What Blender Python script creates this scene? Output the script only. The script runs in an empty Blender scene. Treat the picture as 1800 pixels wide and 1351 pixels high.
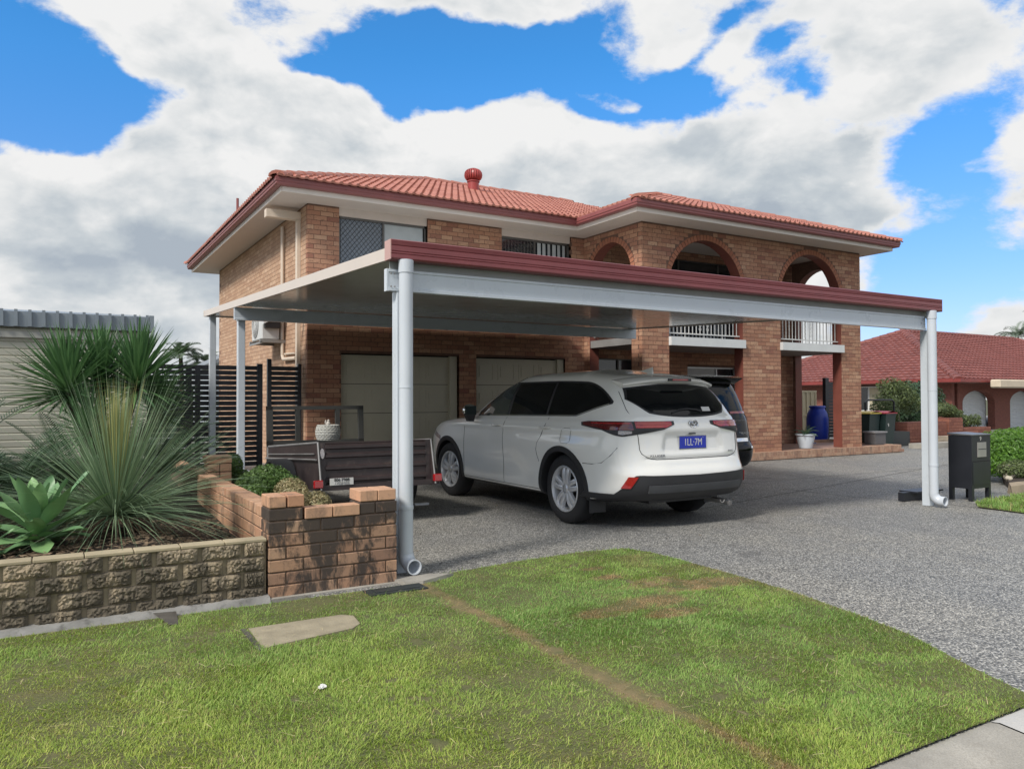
import bpy, bmesh, math, random
import numpy as np
from mathutils import Matrix, Vector

random.seed(7); rng = np.random.default_rng(11)
sc = bpy.context.scene
COL = sc.collection
rad = math.radians

# ------------------------------------------------------------------ camera
YAW, PITCH, ROLL, CAMH = 0.538286, 0.019409, -0.003392, 1.33
cd = bpy.data.cameras.new('camera'); cam = bpy.data.objects.new('camera', cd); COL.objects.link(cam)
cd.sensor_fit = 'HORIZONTAL'; cd.sensor_width = 36.0; cd.lens = 1357.0 / 1800.0 * 36.0
cd.clip_start = 0.05; cd.clip_end = 3000
_f = Vector((math.sin(YAW) * math.cos(PITCH), math.cos(YAW) * math.cos(PITCH), math.sin(PITCH)))
_r0 = Vector((math.cos(YAW), -math.sin(YAW), 0)); _u0 = _r0.cross(_f)
_r = _r0 * math.cos(ROLL) + _u0 * math.sin(ROLL); _u = -_r0 * math.sin(ROLL) + _u0 * math.cos(ROLL)
cam.matrix_world = Matrix(((_r.x, _u.x, -_f.x, 0), (_r.y, _u.y, -_f.y, 0), (_r.z, _u.z, -_f.z, CAMH), (0, 0, 0, 1)))
sc.camera = cam
sc.view_settings.view_transform = 'Standard'; sc.view_settings.look = 'None'
sc.view_settings.gamma = 1.0; sc.view_settings.use_curve_mapping = False
EXPOSURE = 0.94
sc.view_settings.exposure = EXPOSURE
sc.cycles.use_denoising = True
sc.cycles.max_bounces = 6; sc.cycles.diffuse_bounces = 3; sc.cycles.glossy_bounces = 3
sc.cycles.transmission_bounces = 3; sc.cycles.transparent_max_bounces = 6
sc.cycles.sample_clamp_indirect = 6.0

# ------------------------------------------------------------------ node helpers
class NT:
    def __init__(s, tree): s.t = tree; s.n = tree.nodes; s.l = tree.links
    def new(s, typ, **kw):
        nd = s.n.new(typ)
        for k, v in kw.items(): setattr(nd, k, v)
        return nd
    def put(s, sock, v):
        if isinstance(v, bpy.types.NodeSocket): s.l.new(v, sock)
        elif v is not None:
            if sock.type == 'RGBA' and len(v) == 3: v = (*v, 1)
            sock.default_value = v
    def math(s, op, a, b=None, c=None, clamp=False):
        nd = s.new('ShaderNodeMath', operation=op, use_clamp=clamp)
        s.put(nd.inputs[0], a)
        if b is not None: s.put(nd.inputs[1], b)
        if c is not None: s.put(nd.inputs[2], c)
        return nd.outputs[0]
    def vmath(s, op, a, b=None):
        nd = s.new('ShaderNodeVectorMath', operation=op)
        s.put(nd.inputs[0], a)
        if b is not None: s.put(nd.inputs[1], b)
        return nd.outputs['Value'] if op in ('LENGTH', 'DOT_PRODUCT') else nd.outputs[0]
    def noise(s, vec, scale, detail=4, rough=.55, dist=0, dim='3D'):
        nd = s.new('ShaderNodeTexNoise', noise_dimensions=dim)
        s.put(nd.inputs['Vector'], vec); s.put(nd.inputs['Scale'], scale); s.put(nd.inputs['Detail'], detail)
        s.put(nd.inputs['Roughness'], rough); s.put(nd.inputs['Distortion'], dist)
        return nd.outputs['Fac']
    def vor(s, vec, scale, feature='F1', out='Distance', rnd=1.0):
        nd = s.new('ShaderNodeTexVoronoi', feature=feature)
        s.put(nd.inputs['Vector'], vec); s.put(nd.inputs['Scale'], scale); s.put(nd.inputs['Randomness'], rnd)
        return nd.outputs[out]
    def rng(s, v, a, b, c=0., d=1., smooth=False):
        nd = s.new('ShaderNodeMapRange', interpolation_type='SMOOTHSTEP' if smooth else 'LINEAR')
        s.put(nd.inputs['Value'], v); s.put(nd.inputs['From Min'], a); s.put(nd.inputs['From Max'], b)
        s.put(nd.inputs['To Min'], c); s.put(nd.inputs['To Max'], d)
        return nd.outputs['Result']
    def mix(s, f, a, b, blend='MIX'):
        nd = s.new('ShaderNodeMix', data_type='RGBA', blend_type=blend)
        s.put(nd.inputs[0], f); s.put(nd.inputs[6], a); s.put(nd.inputs[7], b)
        return nd.outputs[2]
    def ramp(s, f, stops):
        nd = s.new('ShaderNodeValToRGB'); cr = nd.color_ramp
        while len(cr.elements) < len(stops): cr.elements.new(.5)
        for e, (p, c) in zip(cr.elements, stops): e.position = p; e.color = (*c, 1)
        s.put(nd.inputs[0], f); return nd.outputs[0]
    def map(s, vec, loc=(0, 0, 0), rot=(0, 0, 0), scale=(1, 1, 1), typ='POINT'):
        nd = s.new('ShaderNodeMapping', vector_type=typ)
        s.put(nd.inputs['Vector'], vec); nd.inputs['Location'].default_value = loc
        nd.inputs['Rotation'].default_value = rot; nd.inputs['Scale'].default_value = scale
        return nd.outputs[0]
    def bump(s, h, strength=.3, dist=.01):
        nd = s.new('ShaderNodeBump'); s.put(nd.inputs['Height'], h)
        s.put(nd.inputs['Strength'], strength); s.put(nd.inputs['Distance'], dist)
        return nd.outputs[0]

# ------------------------------------------------------------------ world
SUN_EL, SUN_AZ = rad(42), rad(250)      # azimuth clockwise from +Y towards +X
world = bpy.data.worlds.new('World'); sc.world = world; world.use_nodes = True
w = NT(world.node_tree); w.n.clear()
out = w.new('ShaderNodeOutputWorld'); bg = w.new('ShaderNodeBackground'); bg.inputs['Strength'].default_value = 0.1
w.l.new(bg.outputs[0], out.inputs[0])
sky = w.new('ShaderNodeTexSky', sky_type='NISHITA'); sky.sun_disc = False
sky.sun_elevation = SUN_EL; sky.sun_rotation = SUN_AZ; sky.air_density = 1.0; sky.dust_density = 0.3; sky.ozone_density = 3.0
tc = w.new('ShaderNodeTexCoord'); D = tc.outputs['Generated']
rot = w.map(D, rot=(0, 0, YAW))          # turn so that the street-side view direction is +Y
sep = w.new('ShaderNodeSeparateXYZ'); w.l.new(rot, sep.inputs[0])
az = w.math('ARCTAN2', sep.outputs[0], sep.outputs[1]); el = w.math('ARCSINE', sep.outputs[2])
cmb = w.new('ShaderNodeCombineXYZ'); w.l.new(az, cmb.inputs[0]); w.l.new(el, cmb.inputs[1]); AE = cmb.outputs[0]
def ae(px, py):
    x, y = (px - 900) / 1357., (675.5 - py) / 1357.
    v = Vector((x, math.cos(PITCH) - y * math.sin(PITCH), y * math.cos(PITCH) + math.sin(PITCH))).normalized()
    return math.atan2(v.x, v.y), math.asin(v.z)
# cloud vector: flattened towards the horizon like a real layer
cl = w.math('MAXIMUM', sep.outputs[2], 0.0); cl = w.math('ADD', cl, 0.28)
dv = w.new('ShaderNodeCombineXYZ'); w.l.new(w.math('DIVIDE', sep.outputs[0], cl), dv.inputs[0]); w.l.new(w.math('DIVIDE', sep.outputs[1], cl), dv.inputs[1])
CV = dv.outputs[0]
n1 = w.noise(CV, 1.7, 8, .58, .15); RS = w.map(rot, loc=(3.1, 7.7, 1.2), scale=(1, 1, 1.7)); n2 = w.noise(RS, 6.5, 8, .62, .25); n2u = w.noise(w.vmath('ADD', RS, (0, 0, .075)), 6.5, 4, .6, .25); n5 = w.noise(RS, 2.6, 4, .6, .3); n5u = w.noise(w.vmath('ADD', RS, (0, 0, .14)), 2.6, 3, .6, .3)
n3 = w.noise(w.vmath('ADD', CV, (9.1, 2.2, 0)), .9, 3, .5)
warp = w.new('ShaderNodeTexNoise'); w.put(warp.inputs['Vector'], rot); warp.inputs['Scale'].default_value = 5.5; warp.inputs['Detail'].default_value = 5
wv = w.vmath('SUBTRACT', warp.outputs['Color'], (.5, .5, .5)); wsc = w.new('ShaderNodeVectorMath', operation='SCALE'); w.l.new(wv, wsc.inputs[0]); wsc.inputs['Scale'].default_value = .16
AEW = w.vmath('ADD', AE, wsc.outputs[0])
# (px, py, rx, ry, tilt deg, weight): openings of blue (negative) and banks (positive), as directions in the sky
BL = [(80, 120, 200, 105, -18, -1.15), (260, 180, 120, 48, -20, -.75), (60, 215, 130, 50, 10, -.9), (790, 110, 280, 60, 2, -1.2), (700, 175, 110, 26, 0, -.6), (545, 130, 60, 24, -10, -.45), (1000, 60, 120, 34, 10, -.6), (1250, 55, 90, 22, 20, -.55), (1300, 190, 90, 26, 0, -.4), (1500, 210, 70, 26, 10, -.4),
      (1130, 150, 190, 60, 0, -1.1), (1400, 75, 75, 32, 20, -.7), (1430, 150, 60, 40, -20, -.45), (1670, 215, 130, 70, 30, -1.1), (1700, 345, 70, 100, 10, -.95), (1650, 520, 140, 75, 20, -1.0),
      (660, 30, 55, 26, 0, -.7), (375, 98, 42, 14, 0, -.6), (1560, 430, 60, 40, 0, -.5),
      (330, 90, 210, 55, -32, .6), (860, 20, 190, 42, 0, .75), (1150, 85, 130, 26, 14, .42), (1075, 152, 48, 18, 0, .9), (1620, 110, 190, 85, -20, .6), (1320, 110, 50, 40, -30, .5),
      (500, 250, 420, 80, 2, .7), (1000, 300, 620, 110, -4, .9), (300, 450, 420, 170, 0, .9), (1780, 540, 70, 60, 0, .7), (1760, 400, 60, 80, 0, .3)]
dens = None
for px, py, rx, ry, t, wt in BL:
    a, e = ae(px, py)
    m = w.map(AEW, loc=(a, e, 0), rot=(0, 0, rad(t)), scale=(rx / 1357., ry / 1357., 1), typ='TEXTURE')
    v = w.rng(w.vmath('LENGTH', m), 1.45, .35, 0, wt, True)
    dens = v if dens is None else w.math('ADD', dens, v)
base = w.math('ADD', w.rng(n1, .25, .75, -.75, .95), .42)
base = w.math('ADD', base, w.rng(n2, .3, .7, -.62, .62)); n4 = w.noise(w.vmath('ADD', RS, (1.7, 5.3, 2)), 24, 6, .65, .2); base = w.math('ADD', base, w.rng(n4, .3, .7, -.22, .22)); base = w.math('ADD', base, w.rng(n5, .3, .7, -.4, .4))
dens = w.math('ADD', w.math('MULTIPLY', dens, 1.3), base)
horiz = w.rng(el, .02, .16, .55, 0., True); dens = w.math('ADD', dens, horiz)
mask = w.rng(dens, -.25, .55, 0, 1, True)
# cloud shading: bright tops, grey bellies
GR = [(470, 420, 330, 90, 0, .5), (120, 420, 260, 80, 0, .4), (1450, 385, 280, 55, -10, .65), (1000, 330, 420, 40, -6, .4), (420, 40, 160, 40, 0, .3), (1600, 60, 180, 50, 0, .3), (120, 540, 300, 40, 0, .4),
      (90, 290, 200, 40, 0, -.3), (220, 370, 60, 26, 0, -.5), (860, 215, 260, 40, 0, -.3)]
gray = w.rng(w.noise(CV, 1.4, 5, .6, .2), .40, .72, .0, .5, True)
for px, py, rx, ry, t, wt in GR:
    a, e = ae(px, py)
    m = w.map(AEW, loc=(a, e, 0), rot=(0, 0, rad(t)), scale=(rx / 1357., ry / 1357., 1), typ='TEXTURE')
    gray = w.math('ADD', gray, w.rng(w.vmath('LENGTH', m), 1.4, .2, 0, wt, True))
gray = w.math('ADD', gray, w.rng(w.math('SUBTRACT', n2u, n2), -.16, .16, -.34, .34)); gray = w.math('ADD', gray, w.rng(w.math('SUBTRACT', n5u, n5), -.2, .2, -.4, .4)); gray = w.math('ADD', gray, w.rng(n4, .35, .65, .08, -.08)); gray = w.math('ADD', w.math('MULTIPLY', gray, .78), .08)
gray = w.math('MULTIPLY', gray, w.rng(dens, .3, 1.1, .15, 1., True), clamp=True)
ccol = w.ramp(gray, [(0, (4.6, 4.6, 4.58)), (.25, (3.95, 4.05, 4.1)), (.6, (2.95, 3.2, 3.4)), (1, (2.15, 2.45, 2.8))])
hz_ = w.rng(el, 0, .38, .66, 1.0); hc = w.new('ShaderNodeCombineXYZ'); w.l.new(w.rng(el, .02, .42, .57, .28), hc.inputs[0]); w.l.new(w.math('MULTIPLY', hz_, .79), hc.inputs[1]); w.l.new(w.math('MULTIPLY', hz_, 1.1), hc.inputs[2])
skyc = w.mix(1.0, sky.outputs[0], hc.outputs[0], 'MULTIPLY')
w.put(bg.inputs['Color'], w.mix(mask, skyc, ccol))
world.cycles.sampling_method = 'MANUAL'; world.cycles.sample_map_resolution = 512

sl = bpy.data.lights.new('sun', 'SUN'); sl.energy = 2.0; sl.angle = rad(12); sl.color = (1.0, .94, .85)
sun = bpy.data.objects.new('sun', sl); COL.objects.link(sun)
sdir = Vector((math.sin(SUN_AZ) * math.cos(SUN_EL), math.cos(SUN_AZ) * math.cos(SUN_EL), math.sin(SUN_EL)))
sun.rotation_euler = sdir.to_track_quat('Z', 'Y').to_euler(); sun.location = (-20, 0, 30)

# ------------------------------------------------------------------ materials
MATS = {}
def newmat(name):
    m = bpy.data.materials.new(name); m.use_nodes = True; t = NT(m.node_tree)
    b = t.n['Principled BSDF']; MATS[name] = m; return m, t, b
def pos(t): return t.new('ShaderNodeNewGeometry').outputs['Position']
def M(name, c, rough=.6, metal=0., var=.12, vs=3., bump=0., bs=80., spec=.5, coat=0., dirt=0., dirtc=(.12, .1, .08), fine=0.):
    if name in MATS: return MATS[name]
    m, t, b = newmat(name); P = pos(t)
    n = t.noise(P, vs, 5, .6)
    col = t.mix(t.rng(n, .3, .7), tuple(x * (1 - var) for x in c), tuple(min(1, x * (1 + var)) for x in c))
    if fine: col = t.mix(t.rng(t.noise(P, 160, 2), .3, .7, 0, fine), col, tuple(x * .45 for x in c))
    if dirt: col = t.mix(t.rng(t.noise(P, vs * 1.7, 6, .7), .52, .75, 0, dirt, True), col, dirtc)
    t.put(b.inputs['Base Color'], col)
    t.put(b.inputs['Roughness'], t.rng(n, .2, .8, max(.02, rough * .85), min(1, rough * 1.15)))
    b.inputs['Metallic'].default_value = metal; b.inputs['Specular IOR Level'].default_value = spec
    b.inputs['Coat Weight'].default_value = coat; b.inputs['Coat Roughness'].default_value = .04
    if bump: t.put(b.inputs['Normal'], t.bump(t.noise(P, bs, 4, .6), bump, .004))
    return m
def tintfac(t):
    a = t.new('ShaderNodeAttribute'); a.attribute_name = 'tint'; oi = t.new('ShaderNodeObjectInfo')
    return t.math('FRACT', t.math('ADD', a.outputs['Fac'], oi.outputs['Random']))
def brickmat(name, stops, spots=.5, spotc=(.09, .05, .04), stain=0., stainc=(.03, .027, .025), stz=None, rough=.85, bump=.35, moss=0., lo=.50):
    m, t, b = newmat(name); P = pos(t); f = tintfac(t)
    col = t.ramp(f, stops)
    off = t.vmath('ADD', P, None) if False else P
    n = t.noise(off, 22, 4, .65); col = t.mix(t.rng(n, .52, .72, 0, spots, True), col, spotc)
    n2 = t.noise(off, 9, 3, .6); col = t.mix(t.rng(n2, .35, .7, 0, .35), col, t.mix(1, col, (1.25, 1.15, 1.05), 'MULTIPLY'))
    if stain:
        s = t.noise(t.map(P, scale=(3.2, 3.2, 1.4)), 1.6, 6, .72, .4)
        if stz:
            sp = t.new('ShaderNodeSeparateXYZ'); t.l.new(P, sp.inputs[0]); s = t.math('ADD', s, t.rng(sp.outputs[2], stz[0], stz[1], 0, stz[2]))
        col = t.mix(t.rng(s, lo, lo + .14, 0, stain, True), col, stainc)
    if moss: col = t.mix(t.rng(t.noise(P, 7, 5, .7), .55, .7, 0, moss, True), col, (.22, .22, .15))
    t.put(b.inputs['Base Color'], col); b.inputs['Roughness'].default_value = rough
    t.put(b.inputs['Normal'], t.bump(t.noise(P, 70, 5, .7), bump, .006)); return m
BRK = brickmat('house_brick', [(0, (.30, .14, .09)), (.2, (.42, .235, .15)), (.45, (.34, .165, .105)), (.7, (.47, .29, .19)), (.85, (.26, .115, .08)), (1, (.38, .21, .135))], .6, (.12, .065, .048), bump=.14)
BRKS = brickmat('sunlit_side_brick', [(0, (.40, .25, .165)), (.4, (.48, .32, .215)), (.7, (.38, .23, .15)), (1, (.52, .36, .25))], .4, (.22, .125, .085), bump=.14)  # paler copy of the house brick: sunlight on the west wall put into colour
BRKG = brickmat('garden_brick', [(0, (.27, .15, .095)), (.2, (.36, .22, .14)), (.4, (.21, .125, .09)), (.6, (.38, .235, .15)), (.8, (.29, .165, .105)), (1, (.41, .27, .18))], .6, (.10, .06, .045), .93, (.035, .03, .027), (.22, .56, .13), moss=.0, lo=.44)
BRKC = brickmat('garden_brick_clean', [(0, (.42, .22, .13)), (.35, (.54, .33, .215)), (.7, (.46, .27, .165)), (1, (.58, .37, .25))], .4, (.2, .12, .08), .5, (.08, .07, .06))
BLOCK = brickmat('split_block', [(0, (.27, .22, .15)), (.5, (.31, .255, .18)), (1, (.23, .19, .13))], .65, (.10, .083, .062), .72, (.03, .028, .022), (.38, .0, .16), bump=1.0, lo=.46)
PORCHB = brickmat('porch_brick', [(0, (.36, .22, .15)), (.5, (.42, .28, .20)), (1, (.30, .17, .12))], .5, (.12, .09, .07), .4, (.08, .07, .06))
MORT = M('mortar', (.15, .085, .062), .95, var=.25, vs=12, bump=.4)
MORTS = M('mortar_side', (.23, .13, .085), .95, var=.25, vs=12, bump=.3)  # mortar lightened along with the sunlit brick of the west wall
MORTG = M('mortar_garden', (.13, .085, .06), .95, var=.4, vs=9, bump=.4)
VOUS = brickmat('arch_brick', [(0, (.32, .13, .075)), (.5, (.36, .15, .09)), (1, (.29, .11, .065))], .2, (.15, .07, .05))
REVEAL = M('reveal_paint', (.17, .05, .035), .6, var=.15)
def tilemat(name, c1, c2, c3, lich=0.):
    m, t, b = newmat(name); P = pos(t); f = tintfac(t)
    col = t.ramp(f, [(0, c1), (.5, c2), (1, c3)])
    n = t.noise(P, 6, 6, .7); col = t.mix(t.rng(n, .5, .8, 0, .35), col, tuple(x * .6 for x in c2))
    t.put(b.inputs['Base Color'], col); b.inputs['Roughness'].default_value = .55
    t.put(b.inputs['Normal'], t.bump(t.noise(P, 90, 3), .15, .004)); return m
TILE = tilemat('roof_tile_salmon', (.36, .135, .10), (.41, .165, .12), (.31, .105, .075))
TILEN = tilemat('roof_tile_red', (.18, .055, .046), (.21, .066, .055), (.15, .045, .038))
GUT = M('gutter_red', (.235, .072, .07), .42, var=.1, spec=.5)
CGUT = M('carport_gutter_red', (.20, .05, .055), .35, var=.1, spec=.5, dirt=.12, dirtc=(.3, .16, .15))
CREAM = M('cream_paint', (.62, .52, .42), .5, var=.05)
SOFF = M('soffit_paint', (.60, .52, .47), .6, var=.04)
FASC = M('fascia_board', (.70, .64, .58), .5, var=.05)
WHT = M('white_steel', (.54, .59, .64), .28, var=.03, spec=.5, dirt=.05, dirtc=(.5, .5, .46))
PVC = M('white_pvc', (.52, .56, .61), .32, var=.04, dirt=.06, dirtc=(.45, .45, .42))
UNDER = M('glossy_ceiling_panel', (.50, .52, .50), .14, var=.04, spec=.8)
BARGE = M('barge_capping', (.60, .53, .47), .35, var=.04, spec=.5)
BLKF = M('black_aluminium', (.018, .02, .026), .38, var=.2)
GARD = M('garage_door_cream', (.52, .49, .385), .5, var=.05)
ALU = M('aluminium', (.45, .46, .47), .35, .6, var=.08)
ALUD = M('bronze_aluminium', (.12, .115, .11), .4, .4, var=.1)
def glassmat(name, c, rough=.06, spec=.6, coat=.25):
    m, t, b = newmat(name); P = pos(t)
    t.put(b.inputs['Base Color'], t.mix(t.noise(P, 2.5, 2), c, tuple(x * 1.5 for x in c))); b.inputs['Roughness'].default_value = rough
    b.inputs['Specular IOR Level'].default_value = spec; b.inputs['Coat Weight'].default_value = coat; return m
GLASS = glassmat('dark_window_glass', (.02, .022, .026)); GLASSC = glassmat('tinted_car_glass', (.004, .005, .006), .03, .32, 0.)
GLASSL = glassmat('clear_side_glass', (.03, .04, .042), .03)
BLIND = M('vertical_blind', (.52, .56, .58), .7, var=.06)
MESHB = glassmat('curtained_glass', (.16, .19, .23), .25)
CONC = M('concrete', (.36, .34, .30), .85, var=.2, vs=4, bump=.3, bs=120, dirt=.4, dirtc=(.17, .15, .12), fine=.5)
CONCL = M('pale_concrete', (.50, .49, .47), .8, var=.08, vs=4, bump=.15, bs=120, fine=.3)
DARKC = M('wet_dark_footing', (.075, .068, .058), .75, var=.5, vs=6, bump=.4, dirt=.5, dirtc=(.2, .19, .17))
TRAIL = M('trailer_brown_paint', (.040, .029, .030), .42, var=.25, vs=5, dirt=.5, dirtc=(.11, .085, .075))
TRAILF = M('trailer_cage_steel', (.05, .05, .047), .5, var=.2)
STEEL = M('bare_steel', (.28, .275, .27), .45, .4, var=.15)
RUB = M('rubber', (.014, .014, .016), .72, var=.2, bump=.2, bs=60)
PLBLK = M('black_plastic', (.022, .023, .026), .5, var=.15)
def paint(name, c, rough=.2, coat=1., spec=.5):
    m, t, b = newmat(name); P = pos(t)
    t.put(b.inputs['Base Color'], t.mix(t.rng(t.noise(P, 3, 3), .3, .7), tuple(x * .97 for x in c), c))
    b.inputs['Roughness'].default_value = rough; b.inputs['Coat Weight'].default_value = coat; b.inputs['Coat Roughness'].default_value = .03; b.inputs['Specular IOR Level'].default_value = spec; return m
CARW = paint('pearl_white_paint', (.84, .84, .81), .16); CARK = paint('black_car_paint', (.004, .004, .005), .12, .22, .18)
SEAM = M('panel_gap', (.012, .012, .012), .9, var=0)
CHR = M('chrome', (.75, .76, .78), .1, 1., var=.02)
RIM = M('alloy_rim', (.62, .63, .65), .3, .45, var=.04)
REDL = M('red_lens', (.34, .010, .014), .12, var=.12, vs=40, coat=1.); REDD = M('dark_red_lens', (.10, .006, .010), .1, var=.3, vs=60, coat=1.)
CLRL = M('clear_lens', (.35, .33, .34), .15, var=.3, vs=60, coat=1.)
PLB = M('plate_blue', (.02, .04, .42), .35, var=.03); PLW = M('plate_white', (.62, .62, .60), .4, var=.05)
WHP = M('white_plastic', (.66, .68, .70), .4, var=.04)
BLUEP = M('blue_barrel_plastic', (.008, .035, .34), .4, var=.12)
BINB = M('dark_green_bin_plastic', (.012, .03, .028), .5, var=.15); BINY = M('yellow_lid', (.65, .48, .08), .5, var=.08); BINR = M('red_lid', (.42, .035, .055), .45, var=.08)
SOIL = M('dark_soil', (.045, .032, .024), .95, var=.5, vs=20, bump=.8, bs=40, fine=.5)
SHEDT = M('shed_grey_steel', (.20, .235, .265), .4, var=.06, spec=.5); SHEDW = M('shed_cream_steel', (.47, .46, .38), .45, var=.05)
FENC = M('cream_steel_fence', (.50, .43, .29), .5, var=.06)
def leafm(name, c1, c2, rough=.45, trans=.0, spec=.4, att=True):
    m, t, b = newmat(name); P = pos(t)
    f = tintfac(t); n = t.noise(P, 5, 3)
    t.put(b.inputs['Base Color'], t.mix(t.rng(t.math('ADD', t.math('MULTIPLY', f, .7), t.math('MULTIPLY', n, .6)), .15, 1.1), c1, c2))
    b.inputs['Roughness'].default_value = rough; b.inputs['Specular IOR Level'].default_value = spec
    if trans:
        b.inputs['Subsurface Weight'].default_value = 0
        tr = t.new('ShaderNodeBsdfTranslucent'); t.put(tr.inputs['Color'], tuple(min(1, x * 1.6) for x in c2))
        mx = t.new('ShaderNodeMixShader'); mx.inputs[0].default_value = trans
        t.l.new(b.outputs[0], mx.inputs[1]); t.l.new(tr.outputs[0], mx.inputs[2]); t.l.new(mx.outputs[0], t.n['Material Output'].inputs[0])
    return m
AGAVE = leafm('agave_leaf', (.10, .21, .10), (.22, .38, .15), .42)
DASY = leafm('dasylirion_leaf', (.045, .105, .055), (.28, .38, .22), .45, .1)
DASYY = leafm('dasylirion_young_leaf', (.24, .28, .10), (.38, .36, .14), .5, .1)
YUC = leafm('yucca_leaf', (.03, .08, .035), (.11, .22, .08), .4, .12)
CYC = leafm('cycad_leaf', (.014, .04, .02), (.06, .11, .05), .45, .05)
SUCC = leafm('green_succulent_leaf', (.04, .09, .02), (.12, .20, .05), .4, .1)
SUCP = leafm('pale_succulent_leaf', (.16, .17, .07), (.38, .30, .17), .45, .1)
HEDG = leafm('hedge_leaf', (.03, .085, .012), (.14, .28, .035), .45, .25)
BUSH = leafm('bush_leaf', (.03, .05, .018), (.13, .17, .06), .5, .15)
PALM = leafm('hazed_palm_leaf', (.07, .10, .07), (.15, .20, .13), .5, .1)  # greens lightened so that distance haze sits in the leaf colour
BARK = M('bark', (.10, .075, .055), .9, var=.4, vs=12, bump=.6, bs=30)
MULCH = M('leaf_litter', (.17, .12, .075), .9, var=.5, vs=30)

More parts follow.
